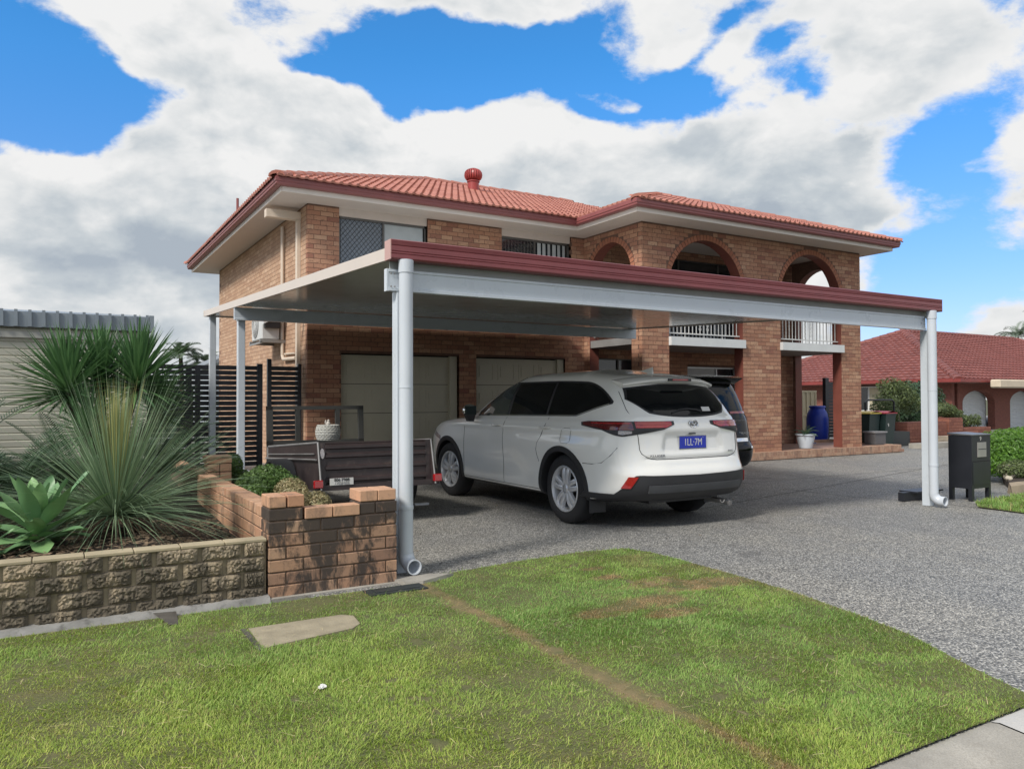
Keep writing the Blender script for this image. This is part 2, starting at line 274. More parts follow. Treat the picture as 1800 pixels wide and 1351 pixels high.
# ------------------------------------------------------------------ mesh helpers
def prop(o, label=None, cat=None, group=None, kind=None):
    if label: o['label'] = label
    if cat: o['category'] = cat
    if group: o['group'] = group
    if kind: o['kind'] = kind
    return o
class Th:
    def __init__(s, name, label, cat, loc=(0, 0, 0), rotz=0, group=None, kind=None):
        s.o = bpy.data.objects.new(name, None); COL.objects.link(s.o); s.o.location = loc; s.o.rotation_euler = (0, 0, rotz)
        s.o.empty_display_size = .1
        s.L = np.array(loc, float) if rotz == 0 else np.zeros(3)
        prop(s.o, label, cat, group, kind)
def sharp(me, deg=34):
    me.shade_smooth()
    try: me.set_sharp_from_angle(angle=rad(deg))
    except Exception: pass
class MB:
    def __init__(s): s.v = []; s.f = []; s.t = []; s.n = 0; s.cur = 0.
    def add(s, vs, fs, tint=None):
        vs = np.asarray(vs, float).reshape(-1, 3); s.v.append(vs)
        for f in fs: s.f.append(tuple(i + s.n for i in f)); s.t.append(s.cur if tint is None else tint)
        s.n += len(vs); return s
    def box(s, a, b, M4=None, tint=None):
        x0, y0, z0 = a; x1, y1, z1 = b
        v = np.array([(x0, y0, z0), (x1, y0, z0), (x1, y1, z0), (x0, y1, z0), (x0, y0, z1), (x1, y0, z1), (x1, y1, z1), (x0, y1, z1)], float)
        if M4 is not None: v = tf(M4, v)
        return s.add(v, [(0, 3, 2, 1), (4, 5, 6, 7), (0, 1, 5, 4), (1, 2, 6, 5), (2, 3, 7, 6), (3, 0, 4, 7)], tint)
    def tube(s, pts, r, n=8, cap=True, r2=None, tint=None):
        pts = [Vector(p) for p in pts]; rings = []
        up = None
        for i, p in enumerate(pts):
            d = (pts[min(i + 1, len(pts) - 1)] - pts[max(i - 1, 0)]).normalized()
            if up is None: up = Vector((0, 0, 1)) if abs(d.z) < .9 else Vector((1, 0, 0))
            a = d.cross(up).normalized(); b = a.cross(d).normalized(); up = b
            rr = r if r2 is None else r + (r2 - r) * i / (len(pts) - 1)
            if isinstance(r, (list, tuple)): rr = r[i]
            rings += [p + (a * math.cos(2 * math.pi * k / n) + b * math.sin(2 * math.pi * k / n)) * rr for k in range(n)]
        fs = [(i * n + k, i * n + (k + 1) % n, (i + 1) * n + (k + 1) % n, (i + 1) * n + k) for i in range(len(pts) - 1) for k in range(n)]
        if cap: fs += [tuple(range(n - 1, -1, -1)), tuple((len(pts) - 1) * n + k for k in range(n))]
        return s.add([tuple(q) for q in rings], fs, tint)
    def lathe(s, prof, c=(0, 0, 0), axis='z', n=24, M4=None, tint=None):
        vs = []
        for r, h in prof:
            for k in range(n):
                a = 2 * math.pi * k / n; x, y = r * math.cos(a), r * math.sin(a)
                p = (x, y, h) if axis == 'z' else ((h, x, y) if axis == 'x' else (y, h, x))
                vs.append((p[0] + c[0], p[1] + c[1], p[2] + c[2]))
        fs = [(i * n + k, i * n + (k + 1) % n, (i + 1) * n + (k + 1) % n, (i + 1) * n + k) for i in range(len(prof) - 1) for k in range(n)]
        if M4 is not None: vs = tf(M4, np.array(vs))
        return s.add(vs, fs, tint)
    def prism(s, poly, axis, a, b, M4=None, tint=None):
        # poly: 2D points in the two other axes (in xyz order), extruded from a to b along axis
        def P(u, v, h): return (h, u, v) if axis == 'x' else ((u, h, v) if axis == 'y' else (u, v, h))
        n = len(poly); v = [P(u, q, a) for u, q in poly] + [P(u, q, b) for u, q in poly]
        fs = [tuple(range(n - 1, -1, -1)), tuple(range(n, 2 * n))] + [(i, (i + 1) % n, n + (i + 1) % n, n + i) for i in range(n)]
        if M4 is not None: v = tf(M4, np.array(v))
        return s.add(v, fs, tint)
    def grid(s, G, tint=None, flip=False):
        G = np.asarray(G, float); r, c = G.shape[:2]
        fs = [(i * c + j, i * c + j + 1, (i + 1) * c + j + 1, (i + 1) * c + j) for i in range(r - 1) for j in range(c - 1)]
        if flip: fs = [f[::-1] for f in fs]
        return s.add(G.reshape(-1, 3), fs, tint)
    def build(s, name, mat, th=None, parent=None, smooth=False, kind=None, label=None, cat=None, group=None, deg=34, recalc=True, noL=False):
        V = np.concatenate(s.v) if s.v else np.zeros((0, 3))
        L = np.zeros(3) if (th is None or noL) else th.L
        me = bpy.data.meshes.new(name); me.from_pydata((V - L).tolist(), [], s.f); 
        mats = mat if isinstance(mat, (list, tuple)) else [mat]
        for m in mats: me.materials.append(m)
        if any(s.t):
            at = me.attributes.new('tint', 'FLOAT', 'FACE'); at.data.foreach_set('value', np.array(s.t, np.float32))
        if recalc and len(s.f) < 60000:
            bm = bmesh.new(); bm.from_mesh(me); bmesh.ops.recalc_face_normals(bm, faces=bm.faces); bm.to_mesh(me); bm.free()
        if smooth: sharp(me, deg)
        o = bpy.data.objects.new(name, me); COL.objects.link(o)
        if parent is not None: o.parent = parent
        elif th is not None: o.parent = th.o
        return prop(o, label, cat, group, kind)
def tf(M4, v):
    A = np.array(M4); v = np.asarray(v, float); return v @ A[:3, :3].T + A[:3, 3]
def raw(name, V, F, mat, tint=None, smooth=False, kind=None, label=None, cat=None, th=None, parent=None, attrs=None):
    """numpy mesh: V (n,3); F (m,k) all the same size"""
    me = bpy.data.meshes.new(name); F = np.asarray(F, np.int32); V = np.asarray(V, np.float32)
    if th is not None: V = V - th.L.astype(np.float32)
    me.vertices.add(len(V)); me.vertices.foreach_set('co', V.ravel())
    m, k = F.shape; me.loops.add(m * k); me.loops.foreach_set('vertex_index', F.ravel())
    me.polygons.add(m); me.polygons.foreach_set('loop_start', np.arange(0, m * k, k, dtype=np.int32)); me.polygons.foreach_set('loop_total', np.full(m, k, np.int32))
    if smooth: me.polygons.foreach_set('use_smooth', np.ones(m, bool))
    for nm, a in ({'tint': tint} if tint is not None else {}).items():
        me.attributes.new(nm, 'FLOAT', 'FACE').data.foreach_set('value', np.asarray(a, np.float32))
    for nm, a in (attrs or {}).items(): me.attributes.new(nm, 'FLOAT', 'FACE').data.foreach_set('value', np.asarray(a, np.float32))
    me.update(calc_edges=True); me.materials.append(mat)
    if not smooth: me.shade_flat()
    o = bpy.data.objects.new(name, me); COL.objects.link(o)
    if parent is not None: o.parent = parent
    elif th is not None: o.parent = th.o
    return prop(o, label, cat, None, kind)
CAMP = np.array([0, 0, CAMH])
def seen(p):
    """is a point of the house in view past the carport roof?"""
    if p[2] > 2.7:
        t = (2.6 - CAMH) / (p[2] - CAMH); q = CAMP + (np.array(p) - CAMP) * t
        if 2.2 < q[0] < 9.46 and 5.45 < q[1] < 13.6: return False
    return True
def emit(th, UV, UF, mats4, mat, name, limit=300, rest='brickwork', parent=None, smooth=False, allobj=False):
    """pieces given as matrices: those that show largest as objects, the others joined"""
    UV = np.asarray(UV, float); A = np.array([np.array(m) for m in mats4])
    if len(A) == 0: return
    c = A[:, :3, 3]; d = np.linalg.norm(c - CAMP, axis=1); d = d + np.array([0 if seen(p) else 1000 for p in c])
    sx = np.linalg.norm(A[:, :3, 0], axis=1); key = d / np.maximum(sx, .05) ** .5
    order = np.argsort(key); k = min(limit, len(A)); L = th.L
    me = bpy.data.meshes.new(name); me.from_pydata(UV.tolist(), [], [tuple(f) for f in UF]); me.materials.append(mat)
    if smooth: sharp(me, 40)
    par = parent or th.o
    for i in order[:k]:
        o = bpy.data.objects.new(name, me); o.parent = par
        m = A[i].copy(); m[:3, 3] -= L; o.matrix_local = Matrix(m.tolist()); COL.objects.link(o)
    if len(A) > k:
        R = A[order[k:]]; V = np.einsum('nij,vj->nvi', R[:, :3, :3], UV) + R[:, None, :3, 3]
        nv = len(UV); fs4 = [f for f in UF if len(f) == 4]; fs3 = [f for f in UF if len(f) == 3]
        tint = rng.random(len(R))
        if fs4 and not fs3:
            F = (np.array(fs4)[None] + (np.arange(len(R)) * nv)[:, None, None]).reshape(-1, 4)
            raw(rest, V.reshape(-1, 3), F, mat, np.repeat(tint, len(fs4)), kind='stuff', th=th, parent=parent)
        else:
            b = MB()
            for i in range(len(R)): b.add(V[i], UF, tint[i])
            b.build(rest, mat, th, parent, kind='stuff', recalc=False)
# unit brick shapes
UB = ([(-.5, -.5, -.5), (.5, -.5, -.5), (.5, .5, -.5), (-.5, .5, -.5), (-.5, -.5, .5), (.5, -.5, .5), (.5, .5, .5), (-.5, .5, .5)],
      [(0, 3, 2, 1), (4, 5, 6, 7), (0, 1, 5, 4), (1, 2, 6, 5), (2, 3, 7, 6), (3, 0, 4, 7)])
def bevel_unit(w, d, h, r, rough=0., cuts=0, seed=1):
    bm = bmesh.new(); bmesh.ops.create_cube(bm, size=1.0)
    for v in bm.verts: v.co.x *= w; v.co.y *= d; v.co.z *= h
    bmesh.ops.bevel(bm, geom=list(bm.edges), offset=r, segments=1, profile=.5, affect='EDGES')
    V = [(v.co.x / w, v.co.y / d, v.co.z / h) for v in bm.verts]; F = [tuple(x.index for x in f.verts) for f in bm.faces]; bm.free(); return V, F
def fm(c, ang, w, d, h, tilt=0, axis=None):
    m = Matrix.Translation(Vector(c)) @ Matrix.Rotation(ang, 4, 'Z')
    if axis is not None: m = m @ Matrix.Rotation(tilt, 4, axis)
    return m @ Matrix.Diagonal((w, d, h, 1))
class Wall:
    """vertical wall plane: P0 (x,y), direction u, outward normal n; holes as (kind, a, b, z0, z1) rect or arch (centre c, radius R, spring zc, bottom zb)"""
    def __init__(s, P0, ang, W, z0, z1, holes=()):
        s.P0 = np.array(P0, float); s.ang = ang; s.u = np.array([math.cos(ang), math.sin(ang)]); s.n = np.array([math.sin(ang), -math.cos(ang)])
        s.W, s.z0, s.z1, s.holes = W, z0, z1, holes
    def pt(s, a, z, off=0): q = s.P0 + s.u * a + s.n * off; return (q[0], q[1], z)
    def hz(s, h, a):
        if h[0] == 'rect': return (h[3], h[4]) if h[1] < a < h[2] else None
        c, R, zc, zb = h[1:5]; kk = h[5] if len(h) > 5 else 1.
        return (zb, zc + kk * math.sqrt(max(0, R * R - (a - c) ** 2))) if abs(a - c) < R else None
    def backing(s, name, mat, th, thick=.2, rec=.0025, parent=None):
        bps = {.006, s.W - .006}
        for h in s.holes:
            if h[0] == 'rect': bps |= {max(0, h[1]), min(s.W, h[2])}
            else: bps |= {h[1] + h[2] * math.cos(math.pi * i / 24) for i in range(25)}
        bps = sorted(b for b in bps if .006 <= b <= s.W - .006); mb = MB()
        for a, b in zip(bps, bps[1:]):
            if b - a < 1e-4: continue
            m = (a + b) / 2; cuts = []
            for h in s.holes:
                if s.hz(h, m):
                    if h[0] == 'rect': cuts.append((h[3], h[3], h[4], h[4]))
                    else:
                        e = 1e-6; za = s.hz(h, min(max(a, h[1] - h[2] + e), h[1] + h[2] - e)); zb_ = s.hz(h, min(max(b, h[1] - h[2] + e), h[1] + h[2] - e)); cuts.append((h[4], h[4], za[1], zb_[1]))
            cuts.sort(); lo = (s.z0, s.z0); segs = []
            for c in cuts:
                if c[0] > lo[0] + .001: segs.append((lo, (c[0], c[1])))
                lo = (max(lo[0], c[2]), max(lo[1], c[3]))
            if lo[0] < s.z1 - .001: segs.append((lo, (s.z1, s.z1)))
            for (l0, l1), (h0, h1) in segs:
                v = [s.pt(a, l0, -rec), s.pt(b, l1, -rec), s.pt(b, h1, -rec), s.pt(a, h0, -rec), s.pt(a, l0, -thick), s.pt(b, l1, -thick), s.pt(b, h1, -thick), s.pt(a, h0, -thick)]
                mb.add(v, [(0, 1, 2, 3), (7, 6, 5, 4), (0, 4, 5, 1), (3, 2, 6, 7), (0, 3, 7, 4), (1, 5, 6, 2)])
        return mb.build(name, mat, th, parent, recalc=False)
    def bricks(s, bw=.23, bh=.076, j=.01, depth=.10, ring=.12, zmin=None, jit=.0006, start=0.):
        res = []; H = bh + j; k = 0; z = s.z0
        while z + bh * .5 < s.z1:
            hh = min(bh, s.z1 - z - .002); zc = z + hh / 2
            iv = [(0., s.W)]
            for h in s.holes:
                if h[0] == 'rect':
                    if h[3] < z + hh - .02 and h[4] > z + .02: ex = (h[1], h[2])
                    else: continue
                else:
                    R = h[2] + ring; lo = max(z, h[3])
                    if z + hh < h[4] + .02 or z > h[3] + R: continue
                    if lo > h[3]: q = R * R - (lo - h[3]) ** 2; ex = (h[1] - math.sqrt(max(q, 0)), h[1] + math.sqrt(max(q, 0)))
                    elif z + hh > h[3]: ex = (h[1] - R, h[1] + R)
                    else: ex = (h[1] - h[2], h[1] + h[2])
                niv = []
                for a, b in iv:
                    if ex[1] <= a or ex[0] >= b: niv.append((a, b)); continue
                    if ex[0] > a + .03: niv.append((a, ex[0]))
                    if ex[1] < b - .03: niv.append((ex[1], b))
                iv = niv
            off = start + (0 if k % 2 == 0 else (bw + j) / 2)
            for a, b in iv:
                x = math.floor((a - off) / (bw + j)) * (bw + j) + off
                while x < b:
                    p, q = max(x, a), min(x + bw, b)
                    if q - p > .03:
                        cxy = s.pt((p + q) / 2, zc, -depth / 2 + random.uniform(-jit, jit))
                        res.append(fm(cxy, s.ang, q - p, depth, hh))
                    x += bw + j
            z += H; k += 1
        return res
    def voussoirs(s, h, wdt=.115, depth=.20, proud=.006):
        _, c, R, zc, zb = h; res = []; n = int(math.pi * R / .086)
        for i in range(n):
            t = math.pi * (i + .5) / n; rr = R + wdt / 2
            q = s.pt(c + rr * math.cos(t), zc + rr * math.sin(t), proud - depth / 2)
            m = Matrix.Translation(Vector(q)) @ Matrix.Rotation(s.ang, 4, 'Z') @ Matrix.Rotation(math.pi / 2 - t, 4, 'Y')
            res.append(m @ Matrix.Diagonal((.076, depth, wdt, 1)))
        return res
# ------------------------------------------------------------------ ground
def gz(x, y):
    a = min(1, max(0, (y - 5.7) / 1.3)); b = min(1, max(0, (12.4 - y) / 2.5)); a = a * a * (3 - 2 * a); b = b * b * (3 - 2 * b)
    return -.05 * a * b
def ground_mat():
    m, t, b = newmat('ground_earth'); P = pos(t)
    c = t.mix(t.rng(t.noise(P, .4, 6, .6), .35, .65), (.05, .07, .025), (.10, .09, .05)); t.put(b.inputs['Base Color'], c); b.inputs['Roughness'].default_value = .95; return m
mb = MB(); mb.add([(-400, -200, -.16), (600, -200, -.16), (600, 900, -.16), (-400, 900, -.16)], [(0, 1, 2, 3)])
mb.build('ground', ground_mat(), kind='structure')
def agg_mat():
    m, t, b = newmat('exposed_aggregate'); P = pos(t)
    v = t.vor(P, 105, out='Color'); vs = t.new('ShaderNodeSeparateColor'); t.l.new(v, vs.inputs[0])
    dd = t.vor(P, 105); big = t.noise(P, .5, 5, .6); mid = t.noise(P, 3.5, 5, .65)
    stone = t.ramp(vs.outputs[0], [(0, (.03, .032, .036)), (.28, (.085, .087, .09)), (.5, (.19, .19, .188)), (.75, (.33, .325, .315)), (1, (.58, .57, .54))])
    c = t.mix(t.rng(dd, .25, .6, 0, .55, True), stone, (.085, .085, .083))
    sp = t.new('ShaderNodeSeparateXYZ'); t.l.new(P, sp.inputs[0])
    c = t.mix(1, c, (1.24, 1.24, 1.22), 'MULTIPLY'); c = t.mix(t.rng(mid, .35, .7, 0, .35), c, t.mix(1, c, (.72, .72, .74), 'MULTIPLY'))
    c = t.mix(t.rng(big, .4, .62, 0, .5, True), c, t.mix(1, c, (1.25, 1.2, 1.1), 'MULTIPLY'))
    oil = t.noise(P, 1.1, 4, .6); c = t.mix(t.rng(oil, .60, .70, 0, .45, True), c, (.07, .07, .072)); drip = t.noise(P, 5.5, 3, .5); c = t.mix(t.rng(drip, .70, .76, 0, .6, True), c, (.04, .04, .042)); trk = t.noise(t.map(P, scale=(2.4, .25, 1)), 1.3, 4, .6); c = t.mix(t.rng(trk, .5, .7, 0, .3, True), c, t.mix(1, c, (.6, .6, .62), 'MULTIPLY'))
    t.put(b.inputs['Base Color'], c); b.inputs['Roughness'].default_value = .6
    t.put(b.inputs['Normal'], t.bump(t.math('SUBTRACT', 1.0, dd), .45, .005)); return m
AGG = agg_mat()
xs = np.concatenate([np.linspace(1.5, 20, 60), np.linspace(21, 60, 20)]); ys = np.concatenate([np.linspace(1.735, 14, 55), [15, 20, 32]])
G = np.array([[(x, y, gz(x, y)) for y in ys] for x in xs])
MB().grid(G, flip=True).build('driveway', AGG, kind='structure', smooth=True, label='grey exposed aggregate driveway')
# control joints in the driveway: real saw cuts seen as thin dark sunk strips
for (a, b_) in (((6.9, 7.1), (18.0, 9.6)), ((9.62, 1.75), (9.62, 8.0)), ((4.4, 8.9), (18.5, 8.9))):
    a = Vector((*a, 0)); b_ = Vector((*b_, 0)); d = (b_ - a).normalized(); n = Vector((-d.y, d.x, 0)) * .006; N = 14; G = []
    for i in range(N + 1):
        p = a.lerp(b_, i / N); G.append([(p.x - n.x, p.y - n.y, gz(p.x, p.y) + .004), (p.x + n.x, p.y + n.y, gz(p.x, p.y) + .004)])
    MB().grid(G).build('driveway_joint', SEAM, kind='structure')
# lawn soil sheet, grass
LAWN = [(-6, 1.74), (3.72, 1.74), (3.9, 2.15), (4.13, 2.6), (4.245, 3.03), (4.35, 3.53), (4.41, 4.09), (4.44, 4.6), (4.45, 5.1), (4.36, 5.38), (3.9, 5.45), (3.2, 5.40), (2.48, 5.30), (2.42, 5.12), (1.9, 5.14), (1.25, 5.14), (0, 5.16), (-6, 5.2)]
def inpoly(x, y, poly):
    x = np.asarray(x); y = np.asarray(y); r = np.zeros(x.shape, bool); n = len(poly)
    for i in range(n):
        x0, y0 = poly[i]; x1, y1 = poly[(i + 1) % n]
        c = (y0 > y) != (y1 > y)
        with np.errstate(divide='ignore', invalid='ignore'): r ^= c & (x < (x1 - x0) * (y - y0) / (y1 - y0 + 1e-12) + x0)
    return r
def noise2(x, y, s, seed=0):
    r = np.random.default_rng(seed); T = r.random((64, 64)); x = np.asarray(x) * s; y = np.asarray(y) * s
    xi = np.floor(x).astype(int); yi = np.floor(y).astype(int); fx = x - xi; fy = y - yi; fx = fx * fx * (3 - 2 * fx); fy = fy * fy * (3 - 2 * fy)
    g = lambda i, j: T[i % 64, j % 64]
    return (g(xi, yi) * (1 - fx) + g(xi + 1, yi) * fx) * (1 - fy) + (g(xi, yi + 1) * (1 - fx) + g(xi + 1, yi + 1) * fx) * fy
def fbm(x, y, s, seed=0, o=4): return sum(noise2(x, y, s * 2 ** k, seed + k) * .5 ** k for k in range(o)) / sum(.5 ** k for k in range(o))
def lawnz(x, y): return .004 + .020 * (fbm(x, y, 1.1, 5, 3) - .5) + .004 + 0 * x
def lawn_soil():
    m, t, b = newmat('lawn_thatch'); P = pos(t)
    c = t.mix(t.rng(t.noise(P, 3, 6, .7), .3, .7), (.085, .11, .035), (.16, .14, .06)); c = t.mix(t.rng(t.noise(P, 90, 3, .7), .4, .7, 0, .5), c, (.03, .026, .014))
    sp = t.new('ShaderNodeSeparateXYZ'); t.l.new(P, sp.inputs[0]); wob = t.rng(t.noise(P, 2.2, 3), .3, .7, -.04, .04)
    band = t.rng(t.math('ABSOLUTE', t.math('ADD', t.math('SUBTRACT', sp.outputs[0], 2.26), wob)), .03, .11, 1, 0, True)
    pm = t.map(P, loc=(3.72, 4.12, 0), scale=(.62, .34, 1), typ='TEXTURE'); pa = t.math('MULTIPLY', t.rng(t.vmath('LENGTH', t.vmath('MULTIPLY', pm, (1, 1, 0))), 1.1, .5, 0, 1, True), t.rng(t.noise(P, 5, 4, .6), .42, .58, 0, 1, True))
    c = t.mix(t.math('MULTIPLY', t.math('MAXIMUM', t.math('MULTIPLY', band, t.rng(t.noise(P, 6, 3), .35, .6, .15, .75)), pa), .6), c, t.mix(t.noise(P, 40, 3, .6), (.22, .14, .07), (.40, .28, .16)))
    t.put(b.inputs['Base Color'], c); b.inputs['Roughness'].default_value = 1; t.put(b.inputs['Normal'], t.bump(t.noise(P, 60, 4, .7), .8, .01)); return m
LS = lawn_soil()
def flat_poly(name, poly, z, mat, **k): return MB().add([(x, y, z) for x, y in poly], [tuple(range(len(poly)))]).build(name, mat, **k)
bm = bmesh.new(); vs = [bm.verts.new((x, y, .012)) for x, y in LAWN]; bm.faces.new(vs); bmesh.ops.triangulate(bm, faces=bm.faces); me = bpy.data.meshes.new('lawn'); bm.to_mesh(me); bm.free()
me.materials.append(LS); o = bpy.data.objects.new('lawn', me); COL.objects.link(o); o['kind'] = 'structure'
# kerb, gutter, road
def prof_x(name, prof, x0, x1, mat, n=2, **k):
    G = [[(x, y, z) for y, z in prof] for x in np.linspace(x0, x1, n)]; return MB().grid(G).build(name, mat, smooth=True, deg=50, **k)
KP = [(1.735, .004), (1.70, .012), (1.60, .004), (1.45, -.05), (1.36, -.115), (1.30, -.125), (1.0, -.105), (.99, -.2)]
prof_x('kerb', KP, -12, 3.305, CONC, kind='structure'); prof_x('driveway_apron', KP, 3.317, 9.5, CONCL, kind='structure'); prof_x('kerb_beyond_driveway', KP, 9.51, 40, CONC, kind='structure')
MB().add([(-12, 1.73, -.05), (40, 1.73, -.05), (40, 1.3, -.14), (-12, 1.3, -.14)], [(0, 1, 2, 3)]).build('kerb_base', SEAM, kind='structure')
ASPH = M('asphalt', (.055, .055, .056), .9, var=.2, vs=2, bump=.5, bs=150, fine=.5)
MB().add([(-60, -30, -.11), (60, -30, -.11), (60, 1.0, -.11), (-60, 1.0, -.11)], [(0, 1, 2, 3)]).build('road', ASPH, kind='structure')

def blades(name, N, region, h, wdt, mat, label=None, holes=None, drymask=None, lean=.6, zf=lawnz, dens=None):
    (x0, x1, y0, y1, poly) = region
    x = rng.uniform(x0, x1, N); y = rng.uniform(y0, y1, N)
    if dens is not None: k = rng.random(N) < dens(x, y); x, y = x[k], y[k]
    k = inpoly(x, y, poly)
    if holes is not None: k &= ~holes(x, y)
    x, y = x[k], y[k]; n = len(x); a = rng.uniform(0, 2 * np.pi, n)
    clump = fbm(x, y, 7, 3, 3)
    fl = fbm(x, y, 2.3, 17, 3) * 2 * np.pi * 2; ll = rng.uniform(.25, 1.0, n) * lean * 1.6
    a = np.where(rng.random(n) < .55, fl + rng.normal(0, .7, n), a)
    H = h * rng.uniform(.45, 1.15, n) ** 1.2 * (0.7 + .6 * clump) * (1 + 1.0 * (rng.random(n) < .03))
    dry = drymask(x, y) if drymask is not None else np.zeros(n)
    H = H * (1 - .45 * dry)
    dx, dy = np.cos(a), np.sin(a); px, py = -dy, dx; wv_ = wdt * rng.uniform(.7, 1.3, n)
    z = zf(x, y)
    def pt(f, side, hf): 
        return np.stack([x + dx * H * ll * f + px * wv_ * side, y + dy * H * ll * f + py * wv_ * side, z + H * hf], 1)
    P = np.stack([pt(0, -.5, 0), pt(0, .5, 0), pt(.35, .42, .6), pt(.35, -.42, .6), pt(1., 0, .95)], 1).reshape(-1, 3)
    b = (np.arange(n) * 5)[:, None]
    F = np.concatenate([b + np.array([[0, 1, 2]]), b + np.array([[0, 2, 3]]), b + np.array([[3, 2, 4]])], 1).reshape(-1, 3)
    t = np.repeat(rng.random(n), 3); d = np.repeat(np.clip(dry + rng.normal(0, .12, n) + (rng.random(n) < .05) * .7, 0, 1), 3)
    g = np.repeat(clump, 3); 
    return raw(name, P, F, mat, attrs={'shade': t, 'dry': d, 'clump': g}, kind='stuff', label=label)
def grassmat():
    m, t, b = newmat('lawn_grass')
    def at(n): a = t.new('ShaderNodeAttribute'); a.attribute_name = n; return a.outputs['Fac']
    P = pos(t)
    c = t.ramp(at('shade'), [(0, (.115, .215, .050)), (.5, (.205, .36, .085)), (1, (.33, .48, .16))])
    sp = t.new('ShaderNodeSeparateXYZ'); t.l.new(P, sp.inputs[0])
    yel = t.math('ADD', t.rng(t.noise(P, .9, 4, .6), .35, .65, 0, .55), t.rng(t.math('ADD', sp.outputs[0], sp.outputs[1]), 2.6, 6.6, .85, -.2))  # random yellowing, plus sunlit tone painted in towards the near left
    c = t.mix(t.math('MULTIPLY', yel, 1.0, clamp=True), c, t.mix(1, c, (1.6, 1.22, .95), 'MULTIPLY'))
    c = t.mix(at('dry'), c, t.ramp(at('shade'), [(0, (.25, .155, .08)), (1, (.50, .35, .20))]))
    t.put(b.inputs['Base Color'], c); b.inputs['Roughness'].default_value = .55; b.inputs['Specular IOR Level'].default_value = .3
    tr = t.new('ShaderNodeBsdfTranslucent'); t.put(tr.inputs['Color'], t.mix(1, c, (1.5, 1.5, 1.0), 'MULTIPLY')); mx = t.new('ShaderNodeMixShader'); mx.inputs[0].default_value = .38
    t.l.new(b.outputs[0], mx.inputs[1]); t.l.new(tr.outputs[0], mx.inputs[2]); t.l.new(mx.outputs[0], t.n['Material Output'].inputs[0]); return m
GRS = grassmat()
SLAB = [(.985, 4.62), (1.53, 4.62), (1.59, 4.56), (1.57, 4.38), (1.50, 4.31), (.975, 4.215)]; PIT = [(1.86, 4.96), (2.26, 4.96), (2.26, 5.10), (1.86, 5.10)]
GUL = [(.55, 5.25), (.68, 5.22), (.66, 4.93), (.60, 4.93)]
def dryf(x, y):
    d = np.zeros_like(x)
    tw = .055 + .03 * (fbm(x, y, 5, 31, 2) - .5); xc = 2.26 + .05 * (fbm(y, y, 1.3, 9, 2) - .5)
    d = np.maximum(d, np.clip(1.25 - np.abs(x - xc) / tw, 0, 1) * (.45 + .6 * fbm(x, y, 6, 77, 3)) * (y < 5.1))
    for cx, cy, r1, r2 in ((3.78, 4.2, .26, .16), (3.95, 4.05, .3, .14), (3.35, 3.86, .3, .13), (2.95, 3.82, .24, .10), (3.55, 4.55, .15, .07), (3.62, 4.85, .11, .05), (4.25, 4.0, .16, .15), (3.3, 3.6, .2, .1)):
        q = ((x - cx) / r1) ** 2 + ((y - cy) / r2) ** 2; d = np.maximum(d, np.clip(1.5 - q, 0, 1) * np.clip((fbm(x, y, 9, 41, 3) - .22) * 3.6, 0, 1) * 1.0)
    e = np.clip(1 - np.abs(x - (4.45 - .07 * np.maximum(0, 3.9 - y) ** 2)) / .30, 0, 1) * (y < 4.6); d = np.maximum(d, e * .75 * (.3 + fbm(x, y, 3, 8, 2)))
    return np.clip(d + np.clip(fbm(x, y, 2.2, 12, 3) - .62, 0, 1) * 1.6, 0, 1)
def lholes(x, y):
    n = fbm(x, y, 9, 51, 2) - .5
    bare = fbm(x, y, 14, 91, 2) > .77
    r = inpoly(x + n * .05, y + n * .05, SLAB) | inpoly(x, y, PIT) | inpoly(x + n * .06, y + n * .06, GUL) | (bare & (fbm(x, y, 2, 4, 2) > .45))
    return r
near = lambda x, y: np.clip(1.25 - .16 * np.hypot(x, y), .35, 1)
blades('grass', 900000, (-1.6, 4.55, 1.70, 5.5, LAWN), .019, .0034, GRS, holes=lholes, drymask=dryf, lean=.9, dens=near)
LAWN2 = [(9.64, 5.15), (9.55, 4.4), (9.9, 2.2), (12, 1.76), (24, 1.76), (24, 5.5), (11.3, 5.50), (10.0, 5.38)]
flat_poly('verge', LAWN2, .014, LS, kind='structure')
blades('verge_grass', 60000, (9.4, 17, 2.0, 5.6, LAWN2), .05, .008, GRS, lean=.9, zf=lambda x, y: .012 + 0 * x)
# straws and clippings lying on the lawn
N = 420; x = rng.uniform(-1.4, 4.4, N); y = rng.uniform(1.8, 5.2, N); k = inpoly(x, y, LAWN); x, y = x[k], y[k]; N = len(x); a = rng.uniform(0, 6.28, N); l_ = rng.uniform(.02, .07, N); z = lawnz(x, y) + rng.uniform(.018, .03, N); dz = rng.uniform(-.008, .012, N)
P = np.stack([np.stack([x - np.sin(a) * .0013, y + np.cos(a) * .0013, z], 1), np.stack([x + np.sin(a) * .0013, y - np.cos(a) * .0013, z], 1), np.stack([x + np.cos(a) * l_ + np.sin(a) * .0008, y + np.sin(a) * l_ - np.cos(a) * .0008, z + dz], 1), np.stack([x + np.cos(a) * l_ - np.sin(a) * .0008, y + np.sin(a) * l_ + np.cos(a) * .0008, z + dz], 1)], 1).reshape(-1, 3)
raw('grass_clippings', P, np.arange(N * 4).reshape(-1, 4), M('straw', (.52, .44, .24), .8, var=.3, vs=9), kind='stuff')
N = 130; x = rng.uniform(2.6, 12, N); y = rng.uniform(5.5, 12, N); a = rng.uniform(0, 6.28, N); s_ = rng.uniform(.008, .022, N); z = np.array([gz(p, q) for p, q in zip(x, y)]) + rng.uniform(.006, .014, N)
P = np.stack([np.stack([x + np.cos(a + q) * s_ * w_, y + np.sin(a + q) * s_ * w_, z + rng.uniform(-.004, .004, N)], 1) for q, w_ in ((0, 1), (1.57, .45), (3.14, 1), (4.7, .45))], 1).reshape(-1, 3)
